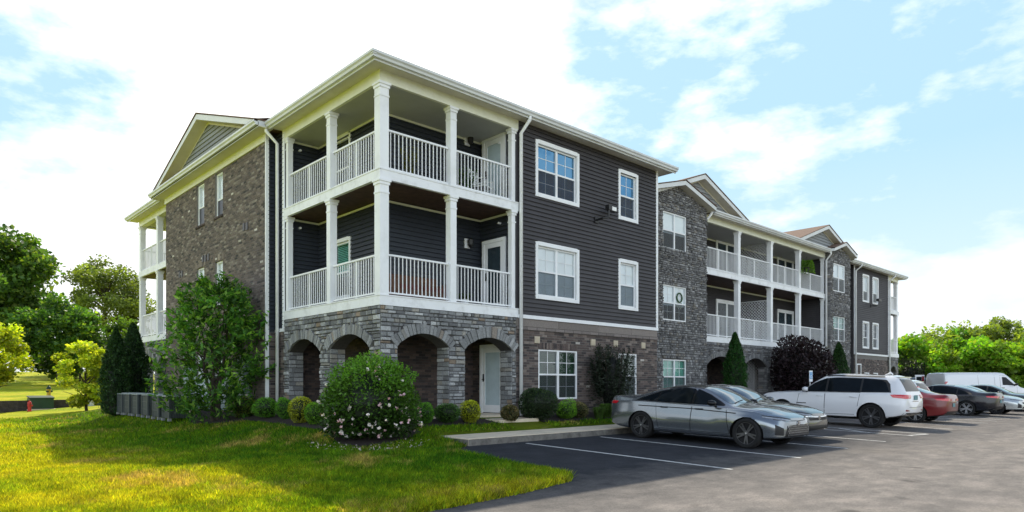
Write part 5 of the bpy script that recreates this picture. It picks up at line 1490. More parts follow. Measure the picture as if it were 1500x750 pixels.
CM = dict(glass=simple('tinted_car_glass', (0.006, 0.009, 0.012), 0.03, spec=0.16, vary=0.3), shield=simple('windscreen_glass', (0.05, 0.065, 0.075), 0.03, spec=1.0, vary=0.4, vscale=1.2, coat=1.0), blackgloss=simple('gloss_black_roof', (0.006, 0.0065, 0.008), 0.2, spec=0.25, vary=0.1, coat=0.15),
          trim=simple('black_plastic', (0.012, 0.012, 0.013), 0.55, vary=0.2), tyre=simple('tyre_rubber', (0.009, 0.009, 0.0095), 0.9, vary=0.3, vscale=8), rimblack=simple('black_alloy', (0.10, 0.10, 0.105), 0.3, metal=0.6, vary=0.2), rimsilver=simple('silver_alloy', (0.55, 0.56, 0.58), 0.28, metal=0.8, vary=0.08),
          chrome=simple('chrome', (0.75, 0.77, 0.8), 0.1, metal=1.0, vary=0.03), red=simple('red_lamp', (0.52, 0.008, 0.018), 0.12, vary=0.25, coat=1.0), clear=simple('clear_lamp', (0.24, 0.26, 0.30), 0.08, vary=0.5, vscale=14, coat=1.0), hub=simple('hub_metal', (0.5, 0.5, 0.52), 0.3, metal=0.8),
          plate=simple('blue_green_plate', (0.10, 0.24, 0.26), 0.5, vary=0.3, vscale=9), seam=simple('panel_gap', (0.006, 0.006, 0.007), 0.9), lampred=simple('dark_red_lamp', (0.20, 0.01, 0.02), 0.15, coat=1.0), whitepaint=P_WHITE, grille=simple('grille_mesh', (0.03, 0.032, 0.034), 0.35, metal=0.5, vary=0.3, vscale=60))

def interp(xs, ys, x):
    """monotone cubic through the stations"""
    xs = np.array(xs, float); ys = np.array(ys, float); h = np.diff(xs); dl = np.diff(ys) / h
    n = len(xs); m = np.zeros(n)
    m[0], m[-1] = dl[0], dl[-1]
    for i in range(1, n - 1):
        if dl[i - 1] * dl[i] > 0:
            w1 = 2 * h[i] + h[i - 1]; w2 = h[i] + 2 * h[i - 1]
            m[i] = (w1 + w2) / (w1 / dl[i - 1] + w2 / dl[i])
    i = np.clip(np.searchsorted(xs, x) - 1, 0, n - 2); t = (x - xs[i]) / h[i]
    return ((2 * t ** 3 - 3 * t ** 2 + 1) * ys[i] + (t ** 3 - 2 * t ** 2 + t) * h[i] * m[i] + (-2 * t ** 3 + 3 * t ** 2) * ys[i + 1] + (t ** 3 - t ** 2) * h[i] * m[i + 1])

def body_shell(st, nx=110):
    """loft of closed cross-sections. station: x, zb, wb, zm, wm, zs, ws, ze, we, zt"""
    st = np.array(sorted(st), float)
    xs = st[:, 0]
    X = np.unique(np.concatenate([np.linspace(xs[0], xs[-1], nx), xs]))
    cols = [interp(xs, st[:, k], X) for k in range(1, 10)]
    secs = []
    for i in range(len(X)):
        zb, wb, zm, wm, zs, ws, ze, we, zt = [c[i] for c in cols]
        ctl = [(0, zb), (wb * 0.6, zb), (wb, zb + 0.015), (wb + (wm - wb) * 0.75, zb + (zm - zb) * 0.35), (wm, zm), (wm * 0.35 + ws * 0.65 + 0.004, zm + (zs - zm) * 0.66), (ws, zs), (ws + (we - ws) * 0.12 - 0.0, zs + (ze - zs) * 0.10 + 0.006), (we, ze), (we * 0.62, ze + (zt - ze) * 0.72), (we * 0.3, ze + (zt - ze) * 0.94), (0, zt)]
        pts = []
        C = [(-ctl[1][0], ctl[1][1])] + ctl + [(-ctl[-2][0], ctl[-2][1])]
        for k in range(1, len(C) - 2):
            p0, p1, p2, p3 = [np.array(q) for q in C[k - 1:k + 3]]
            for t in (0, 0.25, 0.5, 0.75):
                a = 0.5 * ((2 * p1) + (-p0 + p2) * t + (2 * p0 - 5 * p1 + 4 * p2 - p3) * t * t + (-p0 + 3 * p1 - 3 * p2 + p3) * t ** 3)
                pts.append(a)
        pts.append(np.array(ctl[-1]))
        secs.append(pts)
    V = []; Fc = []
    n = len(secs[0]); ring = 2 * n - 2
    for i, s in enumerate(secs):
        for y, z in s: V.append((X[i], max(y, 0.0), z))
        for y, z in s[-2:0:-1]: V.append((X[i], -max(y, 0.0), z))
    for i in range(len(secs) - 1):
        for k in range(ring):
            a = i * ring + k; b = i * ring + (k + 1) % ring
            Fc.append((a, b, b + ring, a + ring))
    Fc.append(tuple(range(ring))[::-1]); L = (len(secs) - 1) * ring; Fc.append(tuple(range(L, L + ring)))
    return V, Fc

def wheel(parent, x, y, r, width, side, style='black', spokes=10):
    w = empty('wheel', (x, y, r), parent=parent)
    mb = MB(); h = width / 2
    rr = r * 0.775
    mb.lathe([(rr, -h * 0.9), (rr + 0.01, -h), (r - 0.03, -h), (r, -h * 0.72), (r, h * 0.72), (r - 0.03, h), (rr + 0.01, h), (rr, h * 0.9), (rr, -h * 0.9)], 44, axis='y')
    mb.build('tyre', CM['tyre'], w, smooth=True, angle=40)
    mb = MB(); f = side * h * 0.80
    mb.lathe([(rr, h * 0.9 * side), (rr - 0.018, f), (rr - 0.03, f - side * 0.035), (0.001, f - side * 0.075)], 44, axis='y', mat=0)
    mat = CM['rimblack'] if style == 'black' else CM['rimsilver']
    for k in range(spokes):
        a = 2 * math.pi * k / spokes + (0.16 if k % 2 else -0.16) * (spokes == 10)
        ca, sa = math.cos(a), math.sin(a); tx, tz = -sa, ca
        o0, o1 = rr * 0.16, rr * 0.95
        b0, b1 = rr * (0.085 if spokes > 6 else 0.13), rr * (0.055 if spokes > 6 else 0.16)
        f0, f1 = f - side * 0.012, f - side * 0.004
        q = [(ca * o0 + tx * b0, f0, sa * o0 + tz * b0), (ca * o0 - tx * b0, f0, sa * o0 - tz * b0), (ca * o1 - tx * b1, f1, sa * o1 - tz * b1), (ca * o1 + tx * b1, f1, sa * o1 + tz * b1)]
        mb.face(q, 1, N=Vector((0, side, 0)))
        for i in range(4):
            p, s_ = q[i], q[(i + 1) % 4]
            mb.face([p, s_, (s_[0], s_[1] - side * 0.03, s_[2]), (p[0], p[1] - side * 0.03, p[2])], 1)
    mb.lathe([(rr * 0.97, f - side * 0.012), (rr * 0.97, f - side * 0.002), (rr * 0.90, f - side * 0.002), (rr * 0.90, f - side * 0.02)], 44, axis='y', mat=1)
    mb.lathe([(rr * 0.2, f - side * 0.02), (rr * 0.19, f), (rr * 0.001, f + side * 0.004)], 20, axis='y', mat=1)
    mb.lathe([(rr * 0.085, f + side * 0.001), (rr * 0.08, f + side * 0.008), (0.001, f + side * 0.008)], 14, axis='y', mat=2)
    for k in range(5):
        a = 2 * math.pi * k / 5; c_ = (math.cos(a) * rr * 0.3, 0, math.sin(a) * rr * 0.3)
    mb.build('rim', [CM['seam'], mat, CM['hub']], w)
    return w

class Car:
    def __init__(s, name, label, st, P, wb, r, track, tw, loc, heading, group=None, rim='black', spokes=10, tilt=0.0, cat='car', wells=True):
        s.root = empty(name, loc, heading); s.root.rotation_euler = (0, tilt, heading); s.root.rotation_mode = 'XYZ'
        tag(s.root, label, cat, group)
        V, Fc = body_shell(st)
        me = bpy.data.meshes.new('body'); me.from_pydata(V, [], Fc); me.update()
        s.bvh = BVHTree.FromPolygons([Vector(v) for v in V], Fc)
        s.x0 = min(v[0] for v in V); s.x1 = max(v[0] for v in V); s.top = max(v[2] for v in V)
        bm = bmesh.new(); bm.from_mesh(me); bmesh.ops.recalc_face_normals(bm, faces=bm.faces[:]); bm.to_mesh(me); bm.free()
        s.P = P
        me.materials.append(P); me.materials.append(CM['trim'])
        ra = r + 0.055
        cen = [(x, sd) for x in (-wb / 2, wb / 2) for sd in (-1, 1)]
        tmp = bpy.data.objects.new('tmp_body', me); COL.objects.link(tmp)
        cutters = []
        if wells:
            for x, sd in cen:
                mb = MB(); N = 40
                mb.lathe([(0.001, sd * (track - 0.22)), (ra, sd * (track - 0.22)), (ra, sd * (track + 0.5)), (0.001, sd * (track + 0.5))], N, axis='y', o=(x, 0, r))
                cme = bpy.data.meshes.new('cut'); cme.from_pydata(mb.v, [], mb.f); cme.update()
                b2 = bmesh.new(); b2.from_mesh(cme); bmesh.ops.remove_doubles(b2, verts=b2.verts[:], dist=0.003); bmesh.ops.recalc_face_normals(b2, faces=b2.faces[:]); b2.to_mesh(cme); b2.free()
                co_ = bpy.data.objects.new('tmp_cut', cme); COL.objects.link(co_); cutters.append(co_)
                md = tmp.modifiers.new('cut', 'BOOLEAN'); md.object = co_; md.operation = 'DIFFERENCE'; md.solver = 'EXACT'
            bpy.context.view_layer.update()
            dg = bpy.context.evaluated_depsgraph_get()
            me2 = bpy.data.meshes.new_from_object(tmp.evaluated_get(dg))
        else: me2 = me
        for o in cutters + [tmp]: bpy.data.objects.remove(o)
        me2.name = 'body'
        me2.materials.clear(); me2.materials.append(P); me2.materials.append(CM['trim'])
        mi = np.zeros(len(me2.polygons), np.int32)
        for i, p in enumerate(me2.polygons):
            c = p.center
            for x, sd in cen:
                d = math.hypot(c.x - x, c.z - r)
                if abs(c.y) > track - 0.26 and d < ra + 0.004 and c.y * sd > 0: mi[i] = 1
            if p.normal.z < -0.85 and c.z < 0.45: mi[i] = 1
        me2.polygons.foreach_set('material_index', mi)
        me2.polygons.foreach_set('use_smooth', [True] * len(me2.polygons))
        me2.set_sharp_from_angle(angle=math.radians(32))
        s.body = link_mesh('body', me2, s.root)
        for x, sd in cen: wheel(s.root, x, sd * (track - tw / 2), r, tw, sd, rim, spokes)
        s.r = r; s.wb = wb; s.track = track; s.ra = ra
    def hit(s, o, d):
        h = s.bvh.ray_cast(Vector(o), Vector(d).normalized())
        return h[0], h[1]
    def patch(s, name, bot, top, ray, mat, parent=None, off=0.004, nu=18, nv=5, thick=0.0, label=None, mb=None, build=True, mi=0):
        """strip between two polylines laid onto the body; ray(a, b) -> origin, direction"""
        def along(P, t):
            P = [Vector(p) for p in P]
            L = [0]
            for a, b in zip(P, P[1:]): L.append(L[-1] + (b - a).length)
            q = t * L[-1]
            for k in range(len(P) - 1):
                if q <= L[k + 1] + 1e-9:
                    return P[k].lerp(P[k + 1], (q - L[k]) / max(L[k + 1] - L[k], 1e-9))
            return P[-1]
        m = mb or MB(); G = []
        for i in range(nu + 1):
            row = []
            a = along(bot, i / nu); b = along(top, i / nu)
            for j in range(nv + 1):
                p = a.lerp(b, j / nv); o, d = ray(p.x, p.y)
                h, n = s.hit(o, d)
                if h is None: row.append(None)
                else:
                    if n.dot(Vector(d)) > 0: n = -n
                    row.append(h + n * off)
            G.append(row)
        for i in range(nu):
            for j in range(nv):
                q = [G[i][j], G[i + 1][j], G[i + 1][j + 1], G[i][j + 1]]
                if any(p is None for p in q): continue
                o, d = ray(*(along(bot, (i + .5) / nu).lerp(along(top, (i + .5) / nu), .5)))
                m.face(q, mi, N=-Vector(d))
        if not build: return m
        o = m.build(name, mat, parent or s.root, smooth=True)
        # weld so that smooth shading works
        bm = bmesh.new(); bm.from_mesh(o.data); bmesh.ops.remove_doubles(bm, verts=bm.verts[:], dist=0.0004); bm.to_mesh(o.data); bm.free()
        if label: o['label'] = label
        return o
    def side(s, sd):
        return lambda x, z: ((x, sd * 3, z), (0, -sd, 0))
    def roofray(s):
        return lambda x, y: ((x, y, 4), (0, 0, -1))
    def radial(s, x0, front=1):
        def f(a, z):
            t = math.radians(a)
            d = Vector((front * math.cos(t), math.sin(t), 0))
            return (Vector((x0, 0, z)) + d * 4), -d
        return f
    def strip(s, name, pts, w, ray, mat, parent=None, off=0.003, mb=None, build=True):
        """thin band of width w following the polyline pts"""
        P = [Vector(p) for p in pts]; A = []; Bq = []
        for k, p in enumerate(P):
            t = (P[min(k + 1, len(P) - 1)] - P[max(k - 1, 0)]).normalized(); n = Vector((-t.y, t.x)) * w / 2
            A.append(p - n); Bq.append(p + n)
        return s.patch(name, A, Bq, ray, mat, parent, off, max(8, 6 * (len(P) - 1)), 1, mb=mb, build=build)
    def doors(s, doors, handle_z, P=None, sides=(-1, 1), hmat='trim'):
        """each door a panel a hair proud over a dark gap, with handle and its window"""
        for sd in sides:
            for d in doors:
                R = s.side(sd)
                bot, top = d['bot'], d['top']
                cx = sum(p[0] for p in bot + top) / len(bot + top); cz = sum(p[1] for p in bot + top) / len(bot + top)
                g = 0.012
                grow = lambda L, k: [(p[0] + (g if p[0] > cx else -g) * k, p[1] + (g if p[1] > cz else -g) * k) for p in L]
                do = s.patch('door', bot, top, R, P or s.P, off=0.0045, nu=22, nv=12)
                s.patch('door_gap', grow(bot, 1), grow(top, 1), R, CM['seam'], do, off=0.002, nu=22, nv=12)
                if 'win' in d: s.patch('window', d['win'][0], d['win'][1], R, CM['glass'], do, off=0.008, nu=22, nv=8)
                hx = d['hx']
                mb = MB()
                h, n = s.hit((hx, sd * 3, handle_z), (0, -sd, 0))
                if h is not None:
                    mb.tube([(hx - 0.11, h.y - sd * 0.01, handle_z), (hx - 0.085, h.y + sd * 0.035, handle_z), (hx + 0.085, h.y + sd * 0.035, handle_z + 0.004), (hx + 0.11, h.y - sd * 0.01, handle_z + 0.004)], 0.014, 8)
                    mb.build('handle', CM[hmat] if isinstance(hmat, str) else hmat, do, smooth=True)
    def mirrors(s, x, z, y, mat=None):
        for sd in (-1, 1):
            mb = MB()
            prof = [(-0.09, 0.03, 0.03), (-0.07, 0.085, 0.06), (0.0, 0.115, 0.078), (0.07, 0.085, 0.06), (0.11, 0.03, 0.03)]
            n = 14; base = 0; rings = []
            for (dx, hy, hz) in prof:
                ring = []
                for k in range(n):
                    a = 2 * math.pi * k / n
                    ring.append(Vector((x + dx, sd * (y + 0.14) + math.cos(a) * hy, z + math.sin(a) * hz)))
                rings.append(ring)
            for a, b in zip(rings, rings[1:]):
                for k in range(n): mb.face([a[k], a[(k + 1) % n], b[(k + 1) % n], b[k]], 0)
            mb.face(rings[0], 1); mb.face(rings[-1], 0)
            mb.tube([(x + 0.02, sd * (y - 0.06), z - 0.09), (x + 0.02, sd * (y + 0.10), z - 0.04)], 0.028, 8, mat=2)
            o = mb.build('mirror', [mat or s.P, CM['shield'], CM['trim']], s.root, smooth=True)
            bm = bmesh.new(); bm.from_mesh(o.data); bmesh.ops.remove_doubles(bm, verts=bm.verts[:], dist=0.0005); bmesh.ops.recalc_face_normals(bm, faces=bm.faces[:]); bm.to_mesh(o.data); bm.free()

def place(x, y, nose_out):
    """lot point -> location, heading, tilt for a car standing across the row"""
    hd = -math.pi / 2 if nose_out else math.pi / 2
    tl = math.atan(0.024) * (1 if nose_out else -1)
    return (x, y, lotz(y)), hd, tl

# stations: x, zb, wb, zm, wm, zs, ws, ze, we, zt     (x forward, 0 midway between the axles)
def sedan_st(H=1.445, W=0.92, fr=2.39, rr=-2.50, nose=0.0):
    return [
        (rr, 0.46, 0.50, 0.66, 0.60, 0.86, 0.58, 0.96, 0.50, 0.99),
        (rr + 0.05, 0.38, 0.66, 0.62, 0.74, 0.90, 0.71, 1.05, 0.60, 1.085),
        (rr + 0.16, 0.31, 0.77, 0.62, W - 0.07, 0.93, W - 0.10, 1.09, 0.66, 1.115),
        (rr + 0.42, 0.25, 0.82, 0.63, W - 0.015, 0.95, W - 0.055, 1.085, 0.69, 1.125),
        (-1.75, 0.22, 0.84, 0.64, W, 0.96, W - 0.04, 1.10, 0.66, 1.165),
        (-1.25, 0.20, 0.84, 0.60, W, 0.955, W - 0.065, 1.21, 0.585, 1.325),
        (-0.70, 0.19, 0.84, 0.56, W - 0.0, 0.94, W - 0.08, H - 0.125, 0.555, H - 0.025),
        (-0.30, 0.19, 0.84, 0.56, W - 0.005, 0.93, W - 0.085, H - 0.085, 0.56, H),
        (0.05, 0.19, 0.84, 0.56, W - 0.005, 0.92, W - 0.085, H - 0.115, 0.575, H - 0.025),
        (0.44, 0.19, 0.84, 0.56, W - 0.005, 0.91, W - 0.085, 1.185, 0.62, 1.285),
        (0.82, 0.20, 0.84, 0.62, W - 0.005, 0.895, W - 0.06, 1.005, 0.70, 1.085),
        (1.04, 0.20, 0.84, 0.63, W, 0.885, W - 0.065, 0.945, 0.74, 1.00),
        (1.55, 0.21, 0.83, 0.64, W - 0.005, 0.85, W - 0.10, 0.895, 0.70, 0.955),
        (fr - 0.33, 0.23, 0.80, 0.60, W - 0.05, 0.77, W - 0.15, 0.815, 0.62, 0.87),
        (fr - 0.13, 0.25, 0.73, 0.52, W - 0.14, 0.70, W - 0.24, 0.755, 0.52, 0.79),
        (fr - 0.04, 0.27, 0.62, 0.48, W - 0.27, 0.64, W - 0.36, 0.70, 0.42, 0.725),
        (fr, 0.33, 0.50, 0.46, W - 0.40, 0.58, W - 0.48, 0.62, 0.34, 0.64)]

def sedan(name, label, P, x, y, nose_out, rim='black', spokes=10, roof=None, H=1.445, W=0.92, group='saloon cars parked in the row', tail='wide', fr=2.39, rr=-2.50, front='mesh', plate=True, zs=0.94):
    loc, hd, tl = place(x, y, nose_out)
    c = Car(name, label, sedan_st(H, W, fr, rr), P, 2.825, 0.335, W - 0.005, 0.225, loc, hd, group, rim, spokes, tl)
    R = c.roofray(); k = H - 1.445
    # glasshouse
    c.patch('windscreen', [(0.90, -0.62), (0.96, 0), (0.90, 0.62)], [(0.14, -0.50), (0.08, 0), (0.14, 0.50)], R, CM['shield'], off=0.005, nu=20, nv=12)
    c.patch('rear_window', [(-1.72, -0.55), (-1.80, 0), (-1.72, 0.55)], [(-0.82, -0.46), (-0.78, 0), (-0.82, 0.46)], R, CM['shield'], off=0.005, nu=20, nv=12)
    if roof: c.patch('roof_panel', [(-0.84, -0.52), (-0.80, 0), (-0.84, 0.52)], [(0.14, -0.53), (0.08, 0), (0.14, 0.53)], R, roof, off=0.0055, nu=20, nv=14)
    for sd in (-1, 1):
        S = c.side(sd)
        c.patch('glass_surround', [(-1.62, 1.005), (-1.2, 0.985), (0.0, 0.965), (0.82, 0.955)], [(-1.50, 1.085), (-1.05, 1.25), (-0.62, 1.335 + k), (-0.3, 1.368 + k), (0.04, 1.345 + k), (0.38, 1.215), (0.82, 0.985)], S, CM['trim'] if not roof else roof, off=0.003, nu=34, nv=6)
        c.patch('quarter_glass', [(-1.48, 1.02), (-1.03, 1.0)], [(-1.40, 1.085), (-1.03, 1.235)], S, CM['glass'], off=0.006, nu=8, nv=4)
        c.strip('sill_trim', [(-1.0, 0.265), (1.0, 0.255)], 0.045, S, CM['chrome'] if roof else CM['trim'])
        c.strip('belt_crease', [(-1.5, 0.865), (0.0, 0.85), (1.15, 0.80)], 0.022, S, CM['seam'], off=0.007) if roof else None
    c.strip('bonnet_gap', [(1.0, 0.70), (1.6, 0.66), (1.85, 0.58)], 0.012, R, CM['seam']); c.strip('bonnet_gap', [(1.0, -0.70), (1.6, -0.66), (1.85, -0.58)], 0.012, R, CM['seam'])
    c.strip('wiper', [(0.92, -0.5), (0.82, 0.05)], 0.018, R, CM['trim'], off=0.012); c.strip('wiper', [(0.94, 0.0), (0.84, 0.5)], 0.018, R, CM['trim'], off=0.012)
    c.doors([dict(bot=[(-0.88, 0.32), (0.0, 0.31)], top=[(-1.02, 0.60), (-1.0, 0.96), (0.0, 0.93)][1:], hx=-0.76, win=([(-0.98, 1.0), (-0.05, 0.975)], [(-0.98, 1.25), (-0.62, 1.325 + k), (-0.3, 1.35 + k), (-0.05, 1.345 + k)])),
             dict(bot=[(0.02, 0.31), (1.0, 0.31)], top=[(0.02, 0.93), (0.90, 0.90)], hx=0.20, win=([(0.02, 0.975), (0.75, 0.965)], [(0.02, 1.335 + k), (0.10, 1.315 + k), (0.36, 1.205), (0.75, 0.985)]))], 0.855, hmat=P if not roof else 'blackgloss')
    c.mirrors(0.60, 1.02, 0.84, roof or P)
    Fr = c.radial(fr - 1.0, 1); Rr = c.radial(rr + 1.0, -1)
    for sd in (-1, 1):
        c.patch('headlight', [(sd * 20, 0.655), (sd * 34, 0.685), (sd * 55, 0.735)], [(sd * 20, 0.69), (sd * 34, 0.725), (sd * 56, 0.765)], Fr, CM['clear'], off=0.006, nu=14, nv=3)
        c.strip('daylight_strip', [(sd * 18, 0.70), (sd * 34, 0.738), (sd * 56, 0.775)], 0.012, Fr, CM['trim'], off=0.008)
        if tail == 'wide':
            c.patch('tail_light', [(sd * 14, 0.865), (sd * 30, 0.86), (sd * 52, 0.885)], [(sd * 14, 0.935), (sd * 30, 0.965), (sd * 55, 0.955)], Rr, CM['red'], off=0.006, nu=16, nv=4)
        c.patch('air_intake', [(sd * 33, 0.335), (sd * 43, 0.35)], [(sd * 33, 0.50), (sd * 43, 0.585)], Fr, CM['trim'], off=0.005, nu=6, nv=5)
    if front == 'mesh':
        g = c.patch('grille', [(-31, 0.30), (0, 0.285), (31, 0.30)], [(-27, 0.555), (0, 0.575), (27, 0.555)], Fr, CM['trim'], off=0.005, nu=30, nv=6)
        m = MB()
        for q in range(-8, 9):
            for z0 in (0.32, 0.37, 0.42, 0.47, 0.52):
                a0 = q * 3.3 + (1.6 if int(z0 * 100) % 10 == 7 else 0)
                c.patch('x', [(a0, z0), (a0 + 1.2, z0)], [(a0 + 0.6, z0 + 0.035), (a0 + 1.8, z0 + 0.035)], Fr, None, off=0.010, nu=2, nv=1, mb=m, build=False)
        m.build('mesh_pattern', CM['hub'], g)
        c.strip('bonnet_edge', [(-44, 0.70), (-20, 0.665), (0, 0.655), (20, 0.665), (44, 0.70)], 0.016, Fr, CM['trim'], off=0.004)
    elif front == 'bar':
        c.patch('grille', [(-27, 0.545), (0, 0.535), (27, 0.545)], [(-29, 0.625), (0, 0.62), (29, 0.625)], Fr, CM['trim'], off=0.005, nu=20, nv=4)
        c.strip('chrome_bar', [(-34, 0.655), (-15, 0.635), (0, 0.63), (15, 0.635), (34, 0.655)], 0.022, Fr, CM['chrome'], off=0.010)
        c.patch('lower_grille', [(-30, 0.31), (0, 0.30), (30, 0.31)], [(-28, 0.40), (0, 0.405), (28, 0.40)], Fr, CM['trim'], off=0.005, nu=20, nv=3)
    m = MB(); hp, n_ = c.hit((fr + 1, 0, 0.60), (-1, 0, 0))
    if hp is not None:
        m.lathe([(0.045, 0.0), (0.05, 0.012), (0.035, 0.012)], 20, axis='y'); m.v = [(hp.x + 0.004 + v[1], v[0] * 1.4, 0.605 + v[2]) for v in m.v]
        m.box(hp.x + 0.004, hp.x + 0.016, -0.012, 0.012, 0.565, 0.645)
        m.build('badge', CM['chrome'], c.root)
    c.patch('rear_bumper_insert', [(-40, 0.36), (0, 0.34), (40, 0.36)], [(-36, 0.47), (0, 0.46), (36, 0.47)], Rr, CM['trim'], off=0.004, nu=20, nv=3)
    c.strip('boot_gap', [(-40, 0.80), (0, 0.79), (40, 0.80)], 0.008, Rr, CM['seam'], off=0.003)
    if plate:
        hp, n_ = c.hit((rr - 1, 0, 0.70), (1, 0, 0))
        m = MB(); m.box(hp.x - 0.02, hp.x - 0.005, -0.15, 0.15, 0.63, 0.77); m.build('number_plate', CM['plate'], c.root)
    if zs != 1.0:
        for ch in kids(c.root):
            if not ch.name.startswith('wheel'): ch.scale = (1, 1, zs); ch.location.z += 0.012
    m = MB(); m.tube([(-1.5, 0, 1.22), (-1.58, 0, 1.30), (-1.66, 0, 1.27)], 0.03, 8); m.build('roof_antenna', roof or P, c.root, smooth=True) if False else None
    return c

sedan('grey_sedan', 'grey saloon car with black roof and black wheels, nose towards the aisle, nearest the camera', P_GREY, 6.10, -5.22, True, roof=CM['blackgloss'], rr=-2.53, fr=2.18)
sedan('graphite_sedan', 'dark graphite saloon car hidden behind the grey one, chrome bar on its nose', P_DARK, 8.55, -4.45, True, rim='silver', front='bar', tail='wide', H=1.44)
sedan('red_sedan', 'dark red saloon car showing its tail beside the white SUV', P_RED, 19.85, -4.62, False, rim='silver', H=1.48, fr=2.35, rr=-2.40, front='bar')
sedan('black_sedan', 'black saloon car showing its tail and silver spoked wheel, right of the red car', P_BLACK, 27.3, -4.50, False, rim='silver', H=1.45, front='bar')
sedan('silver_sedan', 'pale silver car nosing out to the right of the black saloon', P_SILVER, 30.5, -4.95, True, rim='black', H=1.42, front='bar')
sedan('dark_sedan', 'dark car cut by the right edge of the frame beside the silver car', P_DARK, 35.2, -5.0, True, rim='black', front='bar')

# SUV --------------------------------------------------------------
def suv_st(H=1.75, W=0.97, fr=2.36, rr=-2.46):
    return [
        (rr, 0.52, 0.62, 0.70, 0.76, 0.95, 0.74, 1.02, 0.68, 1.04),
        (rr + 0.05, 0.46, 0.72, 0.70, 0.85, 1.02, 0.82, 1.12, 0.72, 1.14),
        (rr + 0.16, 0.42, 0.80, 0.72, W - 0.05, 1.06, W - 0.08, 1.32, 0.70, 1.38),
        (rr + 0.38, 0.36, 0.86, 0.74, W - 0.01, 1.08, W - 0.05, 1.585, 0.64, 1.675),
        (rr + 0.55, 0.34, 0.87, 0.74, W, 1.09, W - 0.045, 1.62, 0.63, 1.71),
        (-1.45, 0.32, 0.88, 0.74, W, 1.09, W - 0.045, H - 0.13, 0.635, H - 0.04),
        (-0.70, 0.30, 0.88, 0.72, W - 0.01, 1.09, W - 0.055, H - 0.105, 0.645, H - 0.005),
        (-0.25, 0.30, 0.88, 0.72, W - 0.01, 1.085, W - 0.055, H - 0.115, 0.65, H),
        (0.10, 0.30, 0.88, 0.72, W - 0.01, 1.08, W - 0.06, H - 0.17, 0.655, H - 0.04),
        (0.45, 0.30, 0.88, 0.72, W - 0.01, 1.075, W - 0.06, 1.42, 0.68, 1.53),
        (0.80, 0.30, 0.88, 0.74, W - 0.005, 1.065, W - 0.065, 1.17, 0.76, 1.26),
        (0.96, 0.30, 0.88, 0.75, W, 1.06, W - 0.07, 1.10, 0.79, 1.15),
        (1.70, 0.32, 0.87, 0.76, W, 1.02, W - 0.10, 1.06, 0.76, 1.10),
        (fr - 0.22, 0.36, 0.83, 0.72, W - 0.05, 0.97, W - 0.15, 1.01, 0.70, 1.045),
        (fr - 0.07, 0.42, 0.74, 0.68, W - 0.16, 0.90, W - 0.22, 0.95, 0.62, 0.98),
        (fr, 0.48, 0.66, 0.64, W - 0.26, 0.80, W - 0.30, 0.85, 0.58, 0.87)]

